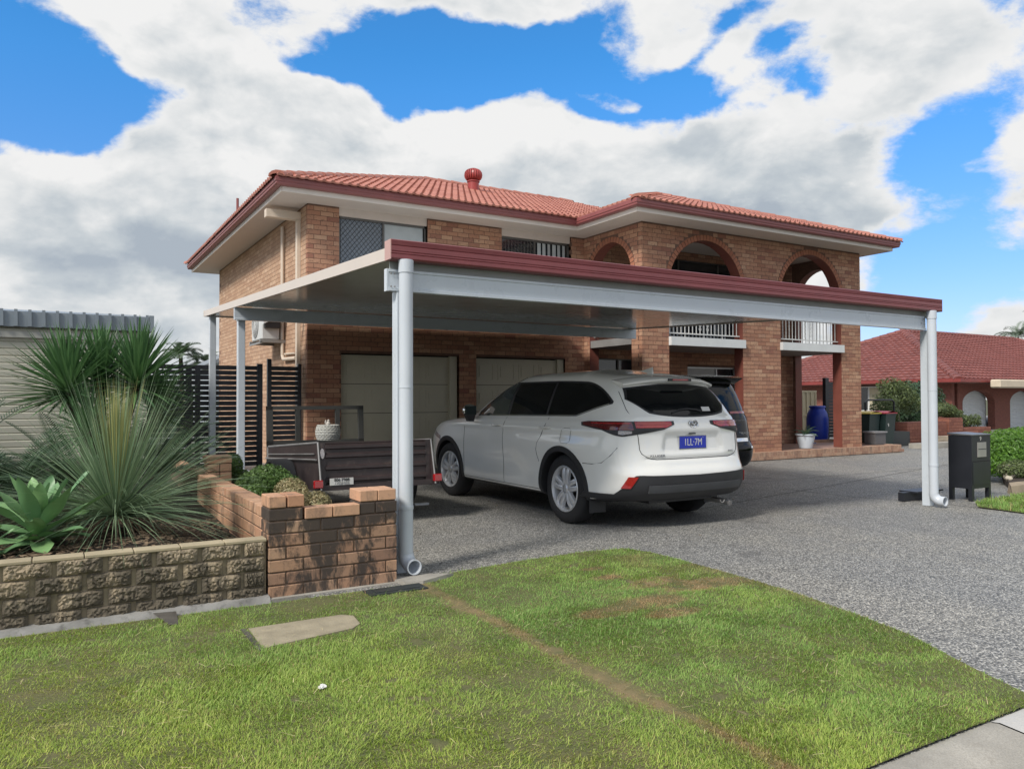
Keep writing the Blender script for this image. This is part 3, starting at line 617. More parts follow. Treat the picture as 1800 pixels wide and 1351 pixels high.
raw('fallen_leaves', P, np.arange(N * 4).reshape(-1, 4), M('dry_leaf', (.16, .11, .06), .9, var=.5, vs=30), kind='stuff')
# slab, pit lid, gully, paver, stone
th = Th('lawn_slab', 'half buried pebbled concrete slab set in the lawn', 'paving slab', (1.3, 4.45, 0))
mb = MB(); mb.add([(x, y, .019) for x, y in SLAB] + [(x, y, -.03) for x, y in SLAB], [(0, 1, 2, 3, 4, 5), (11, 10, 9, 8, 7, 6)] + [(i, (i + 1) % 6, 6 + (i + 1) % 6, 6 + i) for i in range(6)])
mb.build('slab_top', M('pebbled_slab', (.33, .285, .20), .85, var=.2, vs=9, bump=.9, bs=60, fine=.4), th)
MB().box((.945, 4.19, -.02), (.975, 4.64, .017)).build('slab_edge', DARKC, th)
MB().box((1.85, 4.95, -.02), (2.27, 5.11, .022)).box((1.9, 4.985, .022), (2.22, 5.075, .028)).build('pit_lid', M('dark_pit_lid', (.03, .036, .036), .6, var=.3, bump=.3), label='dark rectangular drain pit lid sunk in grass below the downpipe', cat='drain lid')
MB().add([(.55, 5.27, .017), (.68, 5.24, .017), (.655, 4.93, .017), (.605, 4.94, .017)], [(0, 1, 2, 3)]).build('wet_runoff_mark', DARKC, kind='structure')
mb = MB(); mb.add([(2.18, 5.16, .03), (2.30, 5.10, .034), (2.52, 5.16, .045), (2.60, 5.22, .03), (2.42, 5.42, .012), (2.15, 5.42, .012), (2.18, 5.16, .0), (2.30, 5.10, -.01), (2.52, 5.16, -.005), (2.60, 5.22, .0), (2.42, 5.42, -.01), (2.15, 5.42, -.01)], [(0, 1, 2, 3, 4, 5), (11, 10, 9, 8, 7, 6)] + [(i, (i + 1) % 6, 6 + (i + 1) % 6, 6 + i) for i in range(6)])
mb.build('splash_stone', CONC, label='broken concrete splash slab below the downpipe elbow', cat='stone')
bm = bmesh.new(); bmesh.ops.create_icosphere(bm, subdivisions=2, radius=.018); 
for v in bm.verts: v.co *= 1 + .25 * math.sin(v.co.x * 300 + v.co.y * 170); v.co.z *= .5
me = bpy.data.meshes.new('pebble'); bm.to_mesh(me); bm.free(); me.materials.append(PLW); o = bpy.data.objects.new('pebble', me); o.location = (1.07, 3.48, .03); COL.objects.link(o)
prop(o, 'small white pebble lying on the mown lawn', 'pebble')

# ------------------------------------------------------------------ HOUSE
HX0, HX1, HY0, HY1 = 3.90, 16.82, 13.62, 22.0
SOF = 4.84
hs = Th('brick_house', 'two storey brown brick house with red tiled roof and arched balcony', 'house', (3.9, 13.62, 0))
UBn = UB
# ---- walls
PZ = .17
front = Wall((HX0, HY0), 0, HX1 - HX0, 0, SOF, [('rect', .62, 3.02, -1, 2.19), ('rect', 3.40, 5.56, -1, 2.19), ('rect', 6.35, 7.95, -1, 2.25),
     ('rect', 9.10, 10.75, 1.0, 2.10), ('rect', .58, 2.34, 3.35, SOF + 1), ('rect', 4.0, 5.73, 3.35, SOF + 1), ('rect', 7.6, 11.6, 2.62, 4.66)])
west = Wall((HX0, HY1), -math.pi / 2, HY1 - HY0 - .106, 0, SOF)
ARC = [('arch', 11.725 - 9.97, 1.055, 3.57, PZ), ('arch', 15.03 - 9.97, 1.06, 3.575, PZ)]
bal = Wall((9.97, 11.70), 0, HX1 - 9.97, PZ, SOF, ARC)
balw = Wall((9.97, HY0), -math.pi / 2, HY0 - 11.70 - .106, 0, SOF, [('arch', HY0 - 12.72, .70, 3.88, PZ)])
bale = Wall((HX1, 11.806), math.pi / 2, HY0 - 11.70 - .21, PZ, SOF, [('arch', 12.72 - 11.806, .70, 3.88, PZ)])
east = Wall((HX1, HY0 + .106), math.pi / 2, HY1 - HY0 - .12, 0, SOF)
pcs = []
for wl, mt, th_ in ((front, MORT, .23), (bal, MORT, .23), (balw, MORT, .23), (bale, MORT, .23), (east, MORT, .23)):
    wl.backing('wall', mt, hs, th_)
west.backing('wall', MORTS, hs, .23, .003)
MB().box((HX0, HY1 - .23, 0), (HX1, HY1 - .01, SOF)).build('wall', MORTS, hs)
pf = front.bricks(); pb = bal.bricks(start=.05); pw = balw.bricks() + bale.bricks(start=.1)
emit(hs, *UB, [m for m in pf + pb + pw], BRK, 'brick', 300)
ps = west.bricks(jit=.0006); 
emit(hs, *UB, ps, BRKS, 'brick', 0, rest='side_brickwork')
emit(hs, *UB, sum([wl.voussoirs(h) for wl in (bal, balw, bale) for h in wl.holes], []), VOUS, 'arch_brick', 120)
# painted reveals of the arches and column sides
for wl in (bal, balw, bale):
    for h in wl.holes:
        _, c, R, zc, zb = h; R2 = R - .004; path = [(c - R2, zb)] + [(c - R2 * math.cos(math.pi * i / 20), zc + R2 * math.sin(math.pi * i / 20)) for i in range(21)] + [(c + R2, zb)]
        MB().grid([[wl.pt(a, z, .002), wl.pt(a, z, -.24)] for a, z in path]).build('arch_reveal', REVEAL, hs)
# ---- porch and balcony slabs
MB().box((9.85, 11.62, .0), (18.2, 13.60, PZ - .012)).build('porch_slab', M('porch_tiles', (.33, .20, .15), .5, var=.15, vs=4), hs)
pe = [fm((9.85 + .0465 + i * .086, 11.66, PZ - .055), 0, .076, .20, .11) for i in range(97)]
pe2 = [fm((9.9 + i * .24 + .11, 11.60, .035), 0, .23, .10, .066) for i in range(35)]
pr = [fm((18.19, 11.62 + .0465 + i * .086, PZ - .055), 0, .20, .076, .11) for i in range(23)]
emit(hs, *UB, pe + pe2 + pr, PORCHB, 'porch_brick', 200, rest='porch_brickwork')
MB().box((9.99, 11.72, 2.43), (HX1 - .01, 13.60, 2.58)).build('balcony_slab', M('balcony_slab_grey', (.22, .215, .21), .7), hs)
for a, b_ in ((10.665, 12.79), (13.955, 16.10)): MB().box((a, 11.62, 2.41), (b_, 11.72, 2.585)).build('slab_edge_beam', M('slab_edge_white', (.62, .64, .64), .6, var=.05, dirt=.15, dirtc=(.35, .34, .32)), hs)
MB().box((10.2, 11.94, SOF - .02), (HX1 - .24, HY0 + .5, SOF)).build('balcony_ceiling', SOFF, hs)
# balustrades
def balus(x0, x1, y, th):
    mb = MB()
    mb.box((x0, y - .012, 2.66), (x1, y + .012, 2.685)).box((x0, y - .02, 3.52), (x1, y + .02, 3.56))
    n = round((x1 - x0) / .105)
    for i in range(1, n):
        x = x0 + (x1 - x0) * i / n; mb.box((x - .006, y - .006, 2.685 if i % 5 else 2.585), (x + .006, y + .006, 3.52))
    for i in (n // 2 - 1, n // 2 + 1):
        x = x0 + (x1 - x0) * i / n
        for k in range(9):
            z = 2.78 + k * .085
            for sgn in (-1, 1):
                pts = [(x + sgn * (.010 + .022 * math.sin(q)), y, z + .032 * math.cos(q)) for q in np.linspace(0, math.pi * 1.5, 7)]; mb.tube(pts, .005, 4, cap=False)
    mb.build('balustrade', M('balustrade_paint', (.62, .62, .60), .4), th)
balus(10.66, 12.80, 11.80, hs); balus(13.95, 16.10, 11.80, hs)
mb = MB(); mb.box((HX1 - .13, 12.02, 2.66), (HX1 - .11, 13.42, 2.685)); mb.box((HX1 - .13, 12.02, 3.52), (HX1 - .11, 13.42, 3.55))
for i in range(14): mb.box((HX1 - .125, 12.02 + i * .105, 2.685), (HX1 - .113, 12.032 + i * .105, 3.52))
mb.build('balustrade', M('balustrade_paint', (.62, .62, .60), .4), hs)
mb = MB(); mb.box((9.97 + .11, 12.02, 2.66), (9.97 + .13, 13.42, 2.685)); mb.box((9.97 + .11, 12.02, 3.52), (9.97 + .13, 13.42, 3.55))
for i in range(14): mb.box((9.97 + .113, 12.02 + i * .105, 2.685), (9.97 + .125, 12.032 + i * .105, 3.52))
mb.build('balustrade', M('balustrade_paint', (.62, .62, .60), .4), hs)
# ---- windows
def window(x0, x1, z0, z1, y, th, panes, frame, sash=.04, rec=.07):
    """panes: list of (x0,x1,material)"""
    mb = MB(); Y = y + rec
    mb.box((x0, Y, z1 - sash), (x1, Y + .06, z1)).box((x0, Y, z0), (x1, Y + .06, z0 + sash)).box((x0, Y, z0), (x0 + sash, Y + .058, z1)).box((x1 - sash, Y, z0), (x1, Y + .058, z1))
    for a, b_, mt in panes[:-1]: mb.box((b_ - sash / 2, Y - .004, z0 + sash), (b_ + sash / 2, Y + .05, z1 - sash))
    o = mb.build('window', frame, th)
    for a, b_, mt in panes: MB().box((a + sash * .5, Y + .03, z0 + sash), (b_ - sash * .5, Y + .035, z1 - sash)).build('pane', mt, th, o)
    return o
o = window(4.48, 6.24, 3.36, 4.69, HY0, hs, [(4.52, 5.36, MESHB), (5.36, 6.20, M('sheer_curtain', (.42, .46, .48), .35, var=.06, vs=6))], ALUD)
mb = MB()   # diamond security mesh
x0, x1, z0, z1, Y = 4.53, 5.34, 3.40, 4.65, HY0 + .062; sp = .088
for s_ in (-1, 1):
    k = -30
    while k < 60:
        c0 = x0 + k * sp
        # line x - s*z = const
        pts = []
        for z in (z0, z1): pts.append((c0 + s_ * (z - z0) * .85, z))
        (xa, za), (xb, zb) = pts; t0, t1 = 0., 1.
        dx = xb - xa
        for lim, sg in ((x0, 1), (x1, -1)):
            if dx != 0:
                tt = (lim - xa) / dx
                if sg * dx > 0: t0 = max(t0, tt)
                else: t1 = min(t1, tt)
        if t1 > t0 + .01: mb.tube([(xa + dx * t0, Y, za + (zb - za) * t0), (xa + dx * t1, Y, za + (zb - za) * t1)], .0045, 4, cap=False)
        k += 1
mb.build('security_mesh', PLBLK, hs, o)
def blinds(x0, x1, z0, z1, y, par, w_=.09):
    n = int((x1 - x0) / w_); mb = MB()
    for i in range(n):
        c = x0 + (i + .5) * (x1 - x0) / n; a = .35 + random.uniform(-.1, .1); dx, dy = math.cos(a) * w_ * .52, math.sin(a) * w_ * .52
        mb.add([(c - dx, y - dy, z0), (c + dx, y + dy, z0), (c + dx, y + dy, z1), (c - dx, y - dy, z1)], [(0, 1, 2, 3)])
    mb.build('blind', BLIND, hs, par, recalc=False)
# the sliding sash panes with blinds close behind are thin clear glass: blinds stand just in front of the dark room
o2 = window(7.90, 9.62, 3.36, 4.69, HY0, hs, [(7.94, 8.74, GLASS), (8.74, 9.58, GLASS)], ALUD)
blinds(8.80, 9.56, 3.41, 4.64, HY0 + .085, o2, .11)
mb = MB(); x0, x1 = 7.95, 8.72
for i in range(11): mb.box((x0 + i * (x1 - x0) / 10 - .004, HY0 + .07, 3.41), (x0 + i * (x1 - x0) / 10 + .004, HY0 + .075, 4.64))
for i in range(8):
    for k in range(9):
        cx, cz = x0 + (i + .5) * (x1 - x0) / 8, 3.48 + k * .135
        mb.tube([(cx + .03 * math.cos(q), HY0 + .07, cz + .045 * math.sin(q)) for q in np.linspace(0, 2 * math.pi, 7)], .004, 4, cap=False)
mb.build('security_grille', ALUD, hs, o2)
for a, b_ in ((4.48, 6.24), (7.90, 9.62)): MB().box((a, HY0 + .03, 4.692), (b_, HY0 + .10, SOF)).build('window_head_panel', SOFF, hs)
MB().box((4.46, HY0 - .02, 3.28), (6.26, HY0 + .05, 3.35)).box((7.88, HY0 - .02, 3.28), (9.64, HY0 + .05, 3.35)).build('window_sill', REVEAL, hs)
o = window(11.5, 15.5, 2.62, 4.66, HY0, hs, [(11.54, 12.8, GLASS), (12.8, 14.1, GLASS), (14.1, 15.46, GLASS)], ALUD)
blinds(12.0, 14.4, 2.66, 3.35, HY0 + .085, o, .12)
o = window(13.0, 14.65, 1.0, 2.10, HY0, hs, [(13.04, 14.02, BLIND), (14.02, 14.6, GLASS)], ALU)
o = window(10.25, 11.85, PZ, 2.25, HY0, hs, [(10.29, 11.0, GLASS), (11.0, 11.8, GLASS)], ALUD, rec=.12)
# rooms behind openings: dark inner faces
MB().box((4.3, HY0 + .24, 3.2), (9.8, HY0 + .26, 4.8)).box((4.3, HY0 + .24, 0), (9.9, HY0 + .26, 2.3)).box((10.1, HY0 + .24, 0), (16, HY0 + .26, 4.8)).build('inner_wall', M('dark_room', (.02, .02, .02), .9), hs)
# ---- garage doors
def garage(x0, x1, seed):
    random.seed(seed); zt = 2.17; H = zt / 4
    for r in range(4):
        z0, z1 = r * H + .004, (r + 1) * H - .006
        mb = MB(); mb.box((x0, HY0 + .12, z0), (x1, HY0 + .15, z1)); n = 4
        for i in range(n):
            a = x0 + (i + .14) * (x1 - x0) / n; b_ = x0 + (i + .86) * (x1 - x0) / n; c, d = z0 + H * .2, z1 - H * .2
            # pressed panel: raised frame and field
            mb.box((a, HY0 + .113, d), (b_, HY0 + .12, d + .012)).box((a, HY0 + .113, c - .012), (b_, HY0 + .12, c)).box((a - .012, HY0 + .113, c - .012), (a, HY0 + .12, d + .012)).box((b_, HY0 + .113, c - .012), (b_ + .012, HY0 + .12, d + .012))
            mb.box((a + .05, HY0 + .110, c + .05), (b_ - .05, HY0 + .12, d - .05))
        mb.build('garage_door_panel', GARD, hs)
    MB().box((x1, HY0 + .06, 0), (x1 + .16, HY0 + .14, 2.18)).build('door_jamb', GARD, hs)
garage(4.53, 6.74, 1); garage(7.31, 9.30, 2)
# ---- eaves: soffit, fascia board, gutter
OV = .60
def eave_ring(off, xa=0): pass
MB().box((HX0 - OV, HY0 - OV, SOF), (9.97 - OV, HY1 + OV, SOF + .02)).box((9.97 - OV, 11.70 - OV, SOF), (HX1 + OV * .62, HY1 + OV, SOF + .02)).build('soffit', SOFF, hs)
YG, XG, YW, XW, XE = 12.88, 3.17, 10.98, 9.29, 17.37
def board(x0, y0, x1, y1, z0, z1, name, mat, t=.02):
    d = Vector((x1 - x0, y1 - y0, 0)).normalized(); n = Vector((d.y, -d.x, 0)) * t
    MB().add([(x0, y0, z0), (x1, y1, z0), (x1 + n.x, y1 + n.y, z0), (x0 + n.x, y0 + n.y, z0), (x0, y0, z1), (x1, y1, z1), (x1 + n.x, y1 + n.y, z1), (x0 + n.x, y0 + n.y, z1)],
             [(0, 3, 2, 1), (4, 5, 6, 7), (0, 1, 5, 4), (1, 2, 6, 5), (2, 3, 7, 6), (3, 0, 4, 7)]).build(name, mat, hs)
fx0, fy0, fy1, fxw, fxe = HX0 - OV, HY0 - OV, 11.70 - OV, 9.97 - OV, HX1 + OV * .62
board(fx0, fy0, fxw, fy0, SOF - .012, SOF + .085, 'fascia', FASC); board(fxw, fy1, fxe, fy1, SOF - .012, SOF + .085, 'fascia', FASC)
board(fxw, fy0, fxw, fy1, SOF - .012, SOF + .085, 'fascia', FASC); board(fx0, HY1 + OV, fx0, fy0, SOF - .012, SOF + .085, 'fascia', FASC); board(fxe, fy1, fxe, HY1 + OV, SOF - .012, SOF + .085, 'fascia', FASC)
GP = [(0, 0), (.085, 0), (.105, .02), (.105, .055), (.118, .062), (.118, .125), (.108, .14), (.1, .14), (.1, .125), (.0, .125)]
def gutter_run(path, z, name, mat, th, prof=GP, miter=True):
    """sweep a profile (outwards, up) along a 2D path with mitred corners; outward = right of travel"""
    P = [Vector(p) for p in path]; rows = []
    for i, p in enumerate(P):
        d0 = (P[i] - P[i - 1]).normalized() if i else (P[1] - P[0]).normalized(); d1 = (P[i + 1] - P[i]).normalized() if i < len(P) - 1 else d0
        n0 = Vector((d0.y, -d0.x)); n1 = Vector((d1.y, -d1.x)); n = (n0 + n1); n = n / max(.3, n.dot(n0))
        zz = z[i] if isinstance(z, (list, tuple)) else z
        rows.append([(p.x + n.x * o_, p.y + n.y * o_, zz + h_) for o_, h_ in prof])
    mb = MB(); mb.grid(rows); k = len(prof)
    mb.add(rows[0], [tuple(range(k))]); mb.add(rows[-1], [tuple(range(k))])
    return mb.build(name, mat, th)
gutter_run([(fx0 - .02, HY1 + OV), (fx0 - .02, fy0 - .02), (fxw - .02, fy0 - .02), (fxw - .02, fy1 - .02), (fxe + .02, fy1 - .02), (fxe + .02, HY1 + OV)], 4.91, 'gutter', GUT, hs)
# ---- roof: tiles on real slopes
TP = math.tan(rad(20.5)); ZE = 5.03
def zmain(x, y): return ZE + TP * min(y - YG, 22.60 - y, x - XG, XE - x)
def zwing(x, y): return ZE + TP * min(y - YW, x - XW, XE - x)
def on_main(x, y): return zmain(x, y) >= ZE - .02 and (zmain(x, y) >= zwing(x, y) - .0 or y > 17.8)
def on_wing(x, y): return zwing(x, y) > max(zmain(x, y), ZE - .02) and y < 17.8
# underlay
def slope_face(pts, th, name='roof_underlay', dz=-.03): return MB().add([(x, y, z + dz) for x, y, z in pts], [tuple(range(len(pts)))]).build(name, M('underlay_dark', (.10, .035, .025), .9), th, recalc=False)
hy = (YG + 22.60) / 2; rh = hy - YG; zr = ZE + TP * rh
slope_face([(XG, YG, ZE), (XE, YG, ZE), (XE - rh, hy, zr), (XG + rh, hy, zr)], hs); slope_face([(XG, YG, ZE), (XG + rh, hy, zr), (XG, 22.6, ZE)], hs); slope_face([(XE, YG, ZE), (XE, 22.6, ZE), (XE - rh, hy, zr)], hs)
slope_face([(XG, 22.6, ZE), (XG + rh, hy, zr), (XE - rh, hy, zr), (XE, 22.6, ZE)], hs)
wh = (XE - XW) / 2; zw = ZE + TP * wh; wx = XW + wh; yj = YG + (zw - ZE) / TP
slope_face([(XW, YW, ZE), (XE, YW, ZE), (wx, YW + wh, zw)], hs); slope_face([(XW, YW, ZE), (wx, YW + wh, zw), (wx, yj, zw), (XW, YG, ZE)], hs); slope_face([(XE, YW, ZE), (XE, YG, ZE), (wx, yj, zw), (wx, YW + wh, zw)], hs)
# double-roll tile: width .30, exposure .32 (x across, y up the slope, z normal)
def tile_mesh(W=.30, Lg=.345, rolls=2, amp=.038, n=6, lip=.026):
    V = []; k = rolls * n
    for j, y in enumerate((0, 0, Lg)):
        for i in range(k + 1):
            u = i / n; f = u % 1.0; r = amp * max(0, math.sin(math.pi * min(1, f / .55))) if f < .55 else 0
            V.append((-W / 2 + W * i / k, y, (0 if j == 0 else lip) + r * (0.3 if j == 0 else 1) - (lip + .004 if j == 2 else 0)))
    F = [(j * (k + 1) + i, j * (k + 1) + i + 1, (j + 1) * (k + 1) + i + 1, (j + 1) * (k + 1) + i) for j in range(2) for i in range(k)]
    return V, F
TV, TF = tile_mesh()
def tile_slope(origin, ux, uy2, W, D2, pred, mats, w_=.30, ex=.32, tp=TP, clipm=.10):
    """origin eave start; ux along the eave; uy2 horizontal direction up the slope; plan size W x D2"""
    ux = Vector((*ux, 0)); up2 = Vector((*uy2, 0)); c = 1 / math.sqrt(1 + tp * tp); upv = Vector((up2.x * c, up2.y * c, tp * c)); nz = ux.cross(upv)
    if nz.z < 0: nz = -nz; 
    rot = Matrix(((ux.x, upv.x, nz.x, 0), (ux.y, upv.y, nz.y, 0), (ux.z, upv.z, nz.z, 0), (0, 0, 0, 1))); O = Vector(origin); r = 0
    while r * ex * c < D2:
        nn = int(W / w_) + 1
        for i in range(nn):
            p = O + ux * ((i + .5) * w_) + upv * (r * ex)
            q = p + upv * (ex * .5)
            if pred(q.x, q.y): mats.append(Matrix.Translation(p + Vector((0, 0, random.uniform(-.002, .003)))) @ rot)
        r += 1
tm = []
def edge(f, m=-.14): return lambda x, y: f(x, y)
tile_slope((XG, YG - .04, ZE), (1, 0), (0, 1), XE - XG, rh, lambda x, y: on_main(x, y) and y - YG < min(x - XG, XE - x) + .12 and y < hy + .05, tm)
tile_slope((XG - .04, 22.6, ZE), (0, -1), (1, 0), 22.6 - YG, rh, lambda x, y: x - XG < min(y - YG, 22.6 - y) + .12, tm)
tile_slope((XW, YW - .04, ZE), (1, 0), (0, 1), XE - XW, wh, lambda x, y: y - YW < min(x - XW, XE - x) + .12 and y < YW + wh + .05, tm)
tile_slope((XW - .04, YG + 5, ZE), (0, -1), (1, 0), YG + 5 - YW, wh, lambda x, y: on_wing(x, y) and x - XW < y - YW + .12 and x < wx + .05, tm)
emit(hs, TV, TF, tm, TILE, 'roof_tile', 300, rest='roof_tiling', smooth=False)
# ridge and hip caps
def caps(a, b_, th, mat, w_=.24, ln=.36, h=.07):
    a = Vector(a); b_ = Vector(b_); n = max(1, int((b_ - a).length / ln)); d = (b_ - a).normalized(); s_ = d.cross(Vector((0, 0, 1))).normalized(); u = s_.cross(d); res = []
    for i in range(n):
        p = a + (b_ - a) * (i / n); m = Matrix(((d.x, s_.x, u.x, p.x), (d.y, s_.y, u.y, p.y), (d.z, s_.z, u.z, p.z), (0, 0, 0, 1))); res.append(m)
    return res
CV_ = []; 
for j, (x, e) in enumerate(((0, 1.0), (0, 1.12), (.40, .92))):
    for k in range(7):
        q = math.pi * k / 6; CV_.append((x, -.14 * e * math.cos(q), (.085 * e * math.sin(q) - .02) if j else (.05 * math.sin(q) - .03)))
CF_ = [(j * 7 + k, j * 7 + k + 1, (j + 1) * 7 + k + 1, (j + 1) * 7 + k) for j in range(2) for k in range(6)]
cps = []
for a, b_ in (((XG, YG, ZE), (XG + rh, hy, zr)), ((XG, 22.6, ZE), (XG + rh, hy, zr)), ((XG + rh, hy, zr), (XE - rh, hy, zr)), ((XW, YW, ZE), (wx, YW + wh, zw)), ((XE, YW, ZE), (wx, YW + wh, zw)), ((wx, YW + wh, zw), (wx, yj, zw)), ((XE, 22.6, ZE), (XE - rh, hy, zr))):
    cps += caps((a[0], a[1], a[2] + .03), (b_[0], b_[1], b_[2] + .03), hs, TILE)
emit(hs, CV_, CF_, cps, TILE, 'ridge_cap', 200, smooth=True)
# ---- whirlybird vent
vx, vy = 8.75, 16.45; vz = zmain(vx, vy)
vt = Th('roof_ventilator', 'red whirlybird roof ventilator standing on the tiled roof', 'roof vent', (vx, vy, vz))
MB().lathe([(.02, -.15), (.135, -.15), (.135, .22), (.155, .225), (.155, .25), (.0, .25)], (vx, vy, vz)).build('vent_base', M('vent_red', (.33, .05, .045), .4), vt, smooth=True)
mb = MB(); zc = vz + .25; Hh = .29
for i in range(22):
    a0 = 2 * math.pi * i / 22; G = []
    for k in range(9):
        q = math.pi * k / 8; r = .06 + .150 * math.sin(q) ** .8; z = zc + Hh * (1 - math.cos(q)) / 2
        G.append([((r) * math.cos(a0 + .05) + vx, r * math.sin(a0 + .05) + vy, z), ((r + .012) * math.cos(a0 + .26) + vx, (r + .012) * math.sin(a0 + .26) + vy, z), ((r - .03) * math.cos(a0 + .30) + vx, (r - .03) * math.sin(a0 + .30) + vy, z)])
    mb.grid(G)
mb.lathe([(.0, zc + Hh), (.08, zc + Hh), (.08, zc + Hh + .012), (0, zc + Hh + .02)], (vx, vy, 0)); mb.lathe([(.05, zc), (.12, zc + .05), (.145, zc + .145), (.11, zc + .24), (0, zc + .27)], (vx, vy, 0))
mb.build('turbine', M('vent_red', (.33, .05, .045), .4), vt, smooth=True)
rp = Th('vent_pipe', 'thin red vent pipe rising above the side gutter', 'vent pipe', (5.0, 19.9, 5.3))
MB().tube([(3.95, 19.9, 5.2), (3.95, 19.9, 6.35)], .032, 8).build('pipe', GUT, rp)
# ---- side wall services (downpipe, conduit, split system)
mb = MB(); mb.box((HX0 - .065, 14.05, .0), (HX0 - .003, 14.17, 4.618)).box((HX0 - .62, 14.03, 4.62), (HX0 - .003, 14.19, 4.76))
mb.build('downpipe', CREAM, hs)
mb = MB(); mb.tube([(HX0 - .05, 15.15, 4.70), (HX0 - .05, 15.15, 3.0), (HX0 - .05, 15.13, 2.2), (HX0 - .05, 15.05, 2.12), (HX0 - .05, 14.17, 2.10)], .035, 8); mb.tube([(HX0 - .03, 15.05, 2.22), (HX0 - .03, 14.3, 2.20)], .02, 6)
mb.build('conduit', CREAM, hs)
ac = Th('air_conditioner', 'white split system outdoor unit bracketed to the side wall', 'air conditioner', (HX0 - .25, 16.0, 2.45))
x0, x1, y0, y1, z0, z1 = 3.46, 3.80, 15.15, 16.0, 2.50, 3.12
V, F = bevel_unit(x1 - x0, y1 - y0, z1 - z0, .02)
mb = MB(); mb.add([(v[0] * (x1 - x0) + (x0 + x1) / 2, v[1] * (y1 - y0) + (y0 + y1) / 2, v[2] * (z1 - z0) + (z0 + z1) / 2) for v in V], F); mb.build('casing', M('ac_white', (.55, .56, .55), .45, var=.05), ac)
mb = MB(); 
for r in (.06, .10, .14, .18, .22, .26): mb.tube([(x0 - .012, 15.68 + r * math.cos(q), 2.81 + r * math.sin(q)) for q in np.linspace(0, 2 * math.pi, 25)], .004, 4, cap=False)
for i in range(10): q = math.pi * i / 10; mb.tube([(x0 - .012, 15.68 - .26 * math.cos(q), 2.81 - .26 * math.sin(q)), (x0 - .012, 15.68 + .26 * math.cos(q), 2.81 + .26 * math.sin(q))], .003, 4, cap=False)
mb.build('fan_grille', M('ac_white', (.55, .56, .55), .45), ac)
MB().lathe([(0, x0 - .004), (.255, x0 - .004), (.255, x0 + .01)], (0, 15.68, 2.81), 'x').build('fan_opening', PLBLK, ac)
mb = MB(); mb.box((3.42, 15.1, 2.44), (3.90, 15.15, 2.50)).box((3.42, 15.98, 2.44), (3.90, 16.03, 2.50)).box((3.42, 15.1, 2.42), (3.46, 16.03, 2.45)); mb.build('bracket', M('galvanised', (.33, .34, .34), .4, .6), ac)
MB().box((3.5, 15.04, 2.72), (3.78, 15.148, 2.9)).build('valve_cover', PLBLK, ac)
MB().prism([(3.45, 2.78), (3.78, 2.95), (3.78, 2.98), (3.45, 2.82)], 'y', 14.95, 15.12).build('rain_flap', M('ac_white', (.55, .56, .55), .45), ac)
# ------------------------------------------------------------------ CARPORT
cp = Th('carport', 'white steel carport with glossy flat roof and dark red gutter', 'carport', (2.33, 5.59, 0))
SL = math.tan(rad(2.38)); RZ = lambda y, z0=2.405: z0 + (y - 5.56) * SL
RXE = 9.44
def slab(poly, zb, zt, name, mat, th):
    n = len(poly); MB().add([(x, y, RZ(y, zb)) for x, y in poly] + [(x, y, RZ(y, zt)) for x, y in poly], [tuple(range(n - 1, -1, -1)), tuple(range(n, 2 * n))] + [(i, (i + 1) % n, n + (i + 1) % n, n + i) for i in range(n)]).build(name, mat, th)
n = 7
for i in range(n):     # insulated roof sheets, one metre each, laid front to back
    a = 2.235 + (RXE - .035 - 2.235) * i / n; b_ = 2.235 + (RXE - .035 - 2.235) * (i + 1) / n - .003
    if b_ < 3.9: y1 = 13.80
    else: y1 = 13.55
    if a > 8.9: y1 = 11.60
    slab([(a, 5.57), (b_, 5.57), (b_, y1), (a, y1)], 2.415, 2.49, 'roof_sheet', UNDER, cp)
def barge(x0, x1, ya, yb, zb, zt, name='barge_capping', mat=BARGE): slab([(x0, ya), (x1, ya), (x1, yb), (x0, yb)], zb, zt, name, mat, cp)
barge(2.205, 2.230, 5.575, 13.83, 2.402, 2.498); barge(RXE - .03, RXE - .005, 5.575, 11.62, 2.402, 2.498)
MB().box((2.20, 13.805, RZ(13.8, 2.40)), (3.80, 13.83, RZ(13.8, 2.50))).build('barge_capping', BARGE, cp)
CG = [(0, 0), (.10, 0), (.112, .012), (.112, .040), (.106, .044), (.112, .048), (.112, .058), (.106, .062), (.112, .066), (.112, .102), (.106, .106), (.112, .110), (.118, .145), (.108, .152), (.10, .148), (.0, .13)]
g = gutter_run([(2.20, 5.568), (9.46, 5.568)], 2.396, 'gutter', CGUT, cp, CG)
MB().box((2.193, 5.456, 2.396), (2.1995, 5.575, 2.546)).build('gutter_end_cap', M('end_cap_pink', (.50, .30, .27), .4, var=.05), cp)
MB().box((9.4605, 5.456, 2.396), (9.467, 5.575, 2.546)).build('gutter_end_cap', CGUT, cp)
BP = [(0, 0), (.06, 0), (.06, .022), (.052, .026), (.052, .142), (.06, .146), (.06, .165), (0, .165)]
MB().prism([(5.602 - o_, 2.168 + h_) for o_, h_ in BP], 'x', 2.215, 9.262).build('front_beam', WHT, cp)
MB().box((2.24, 5.585, 2.336), (9.4, 5.60, 2.41)).build('beam_packer', M('grey_packer', (.36, .38, .36), .5), cp)
MB().box((2.2, 5.548, 2.165), (2.2145, 5.603, 2.337)).build('beam_end_cap', WHT, cp)
yb = 11.40; zb = RZ(yb, 2.415) - .19
MB().prism([(yb - o_, zb + h_ * 1.08) for o_, h_ in BP], 'x', 2.215, 9.52).build('rear_beam', WHT, cp)
def post(x, y, zt, s_=.10):
    V, F = bevel_unit(s_, s_, zt, .006); mb = MB(); mb.add([(v[0] * s_ + x + s_ / 2, v[1] * s_ + y + s_ / 2, v[2] * zt + zt / 2) for v in V], F); return mb.build('post', WHT, cp)
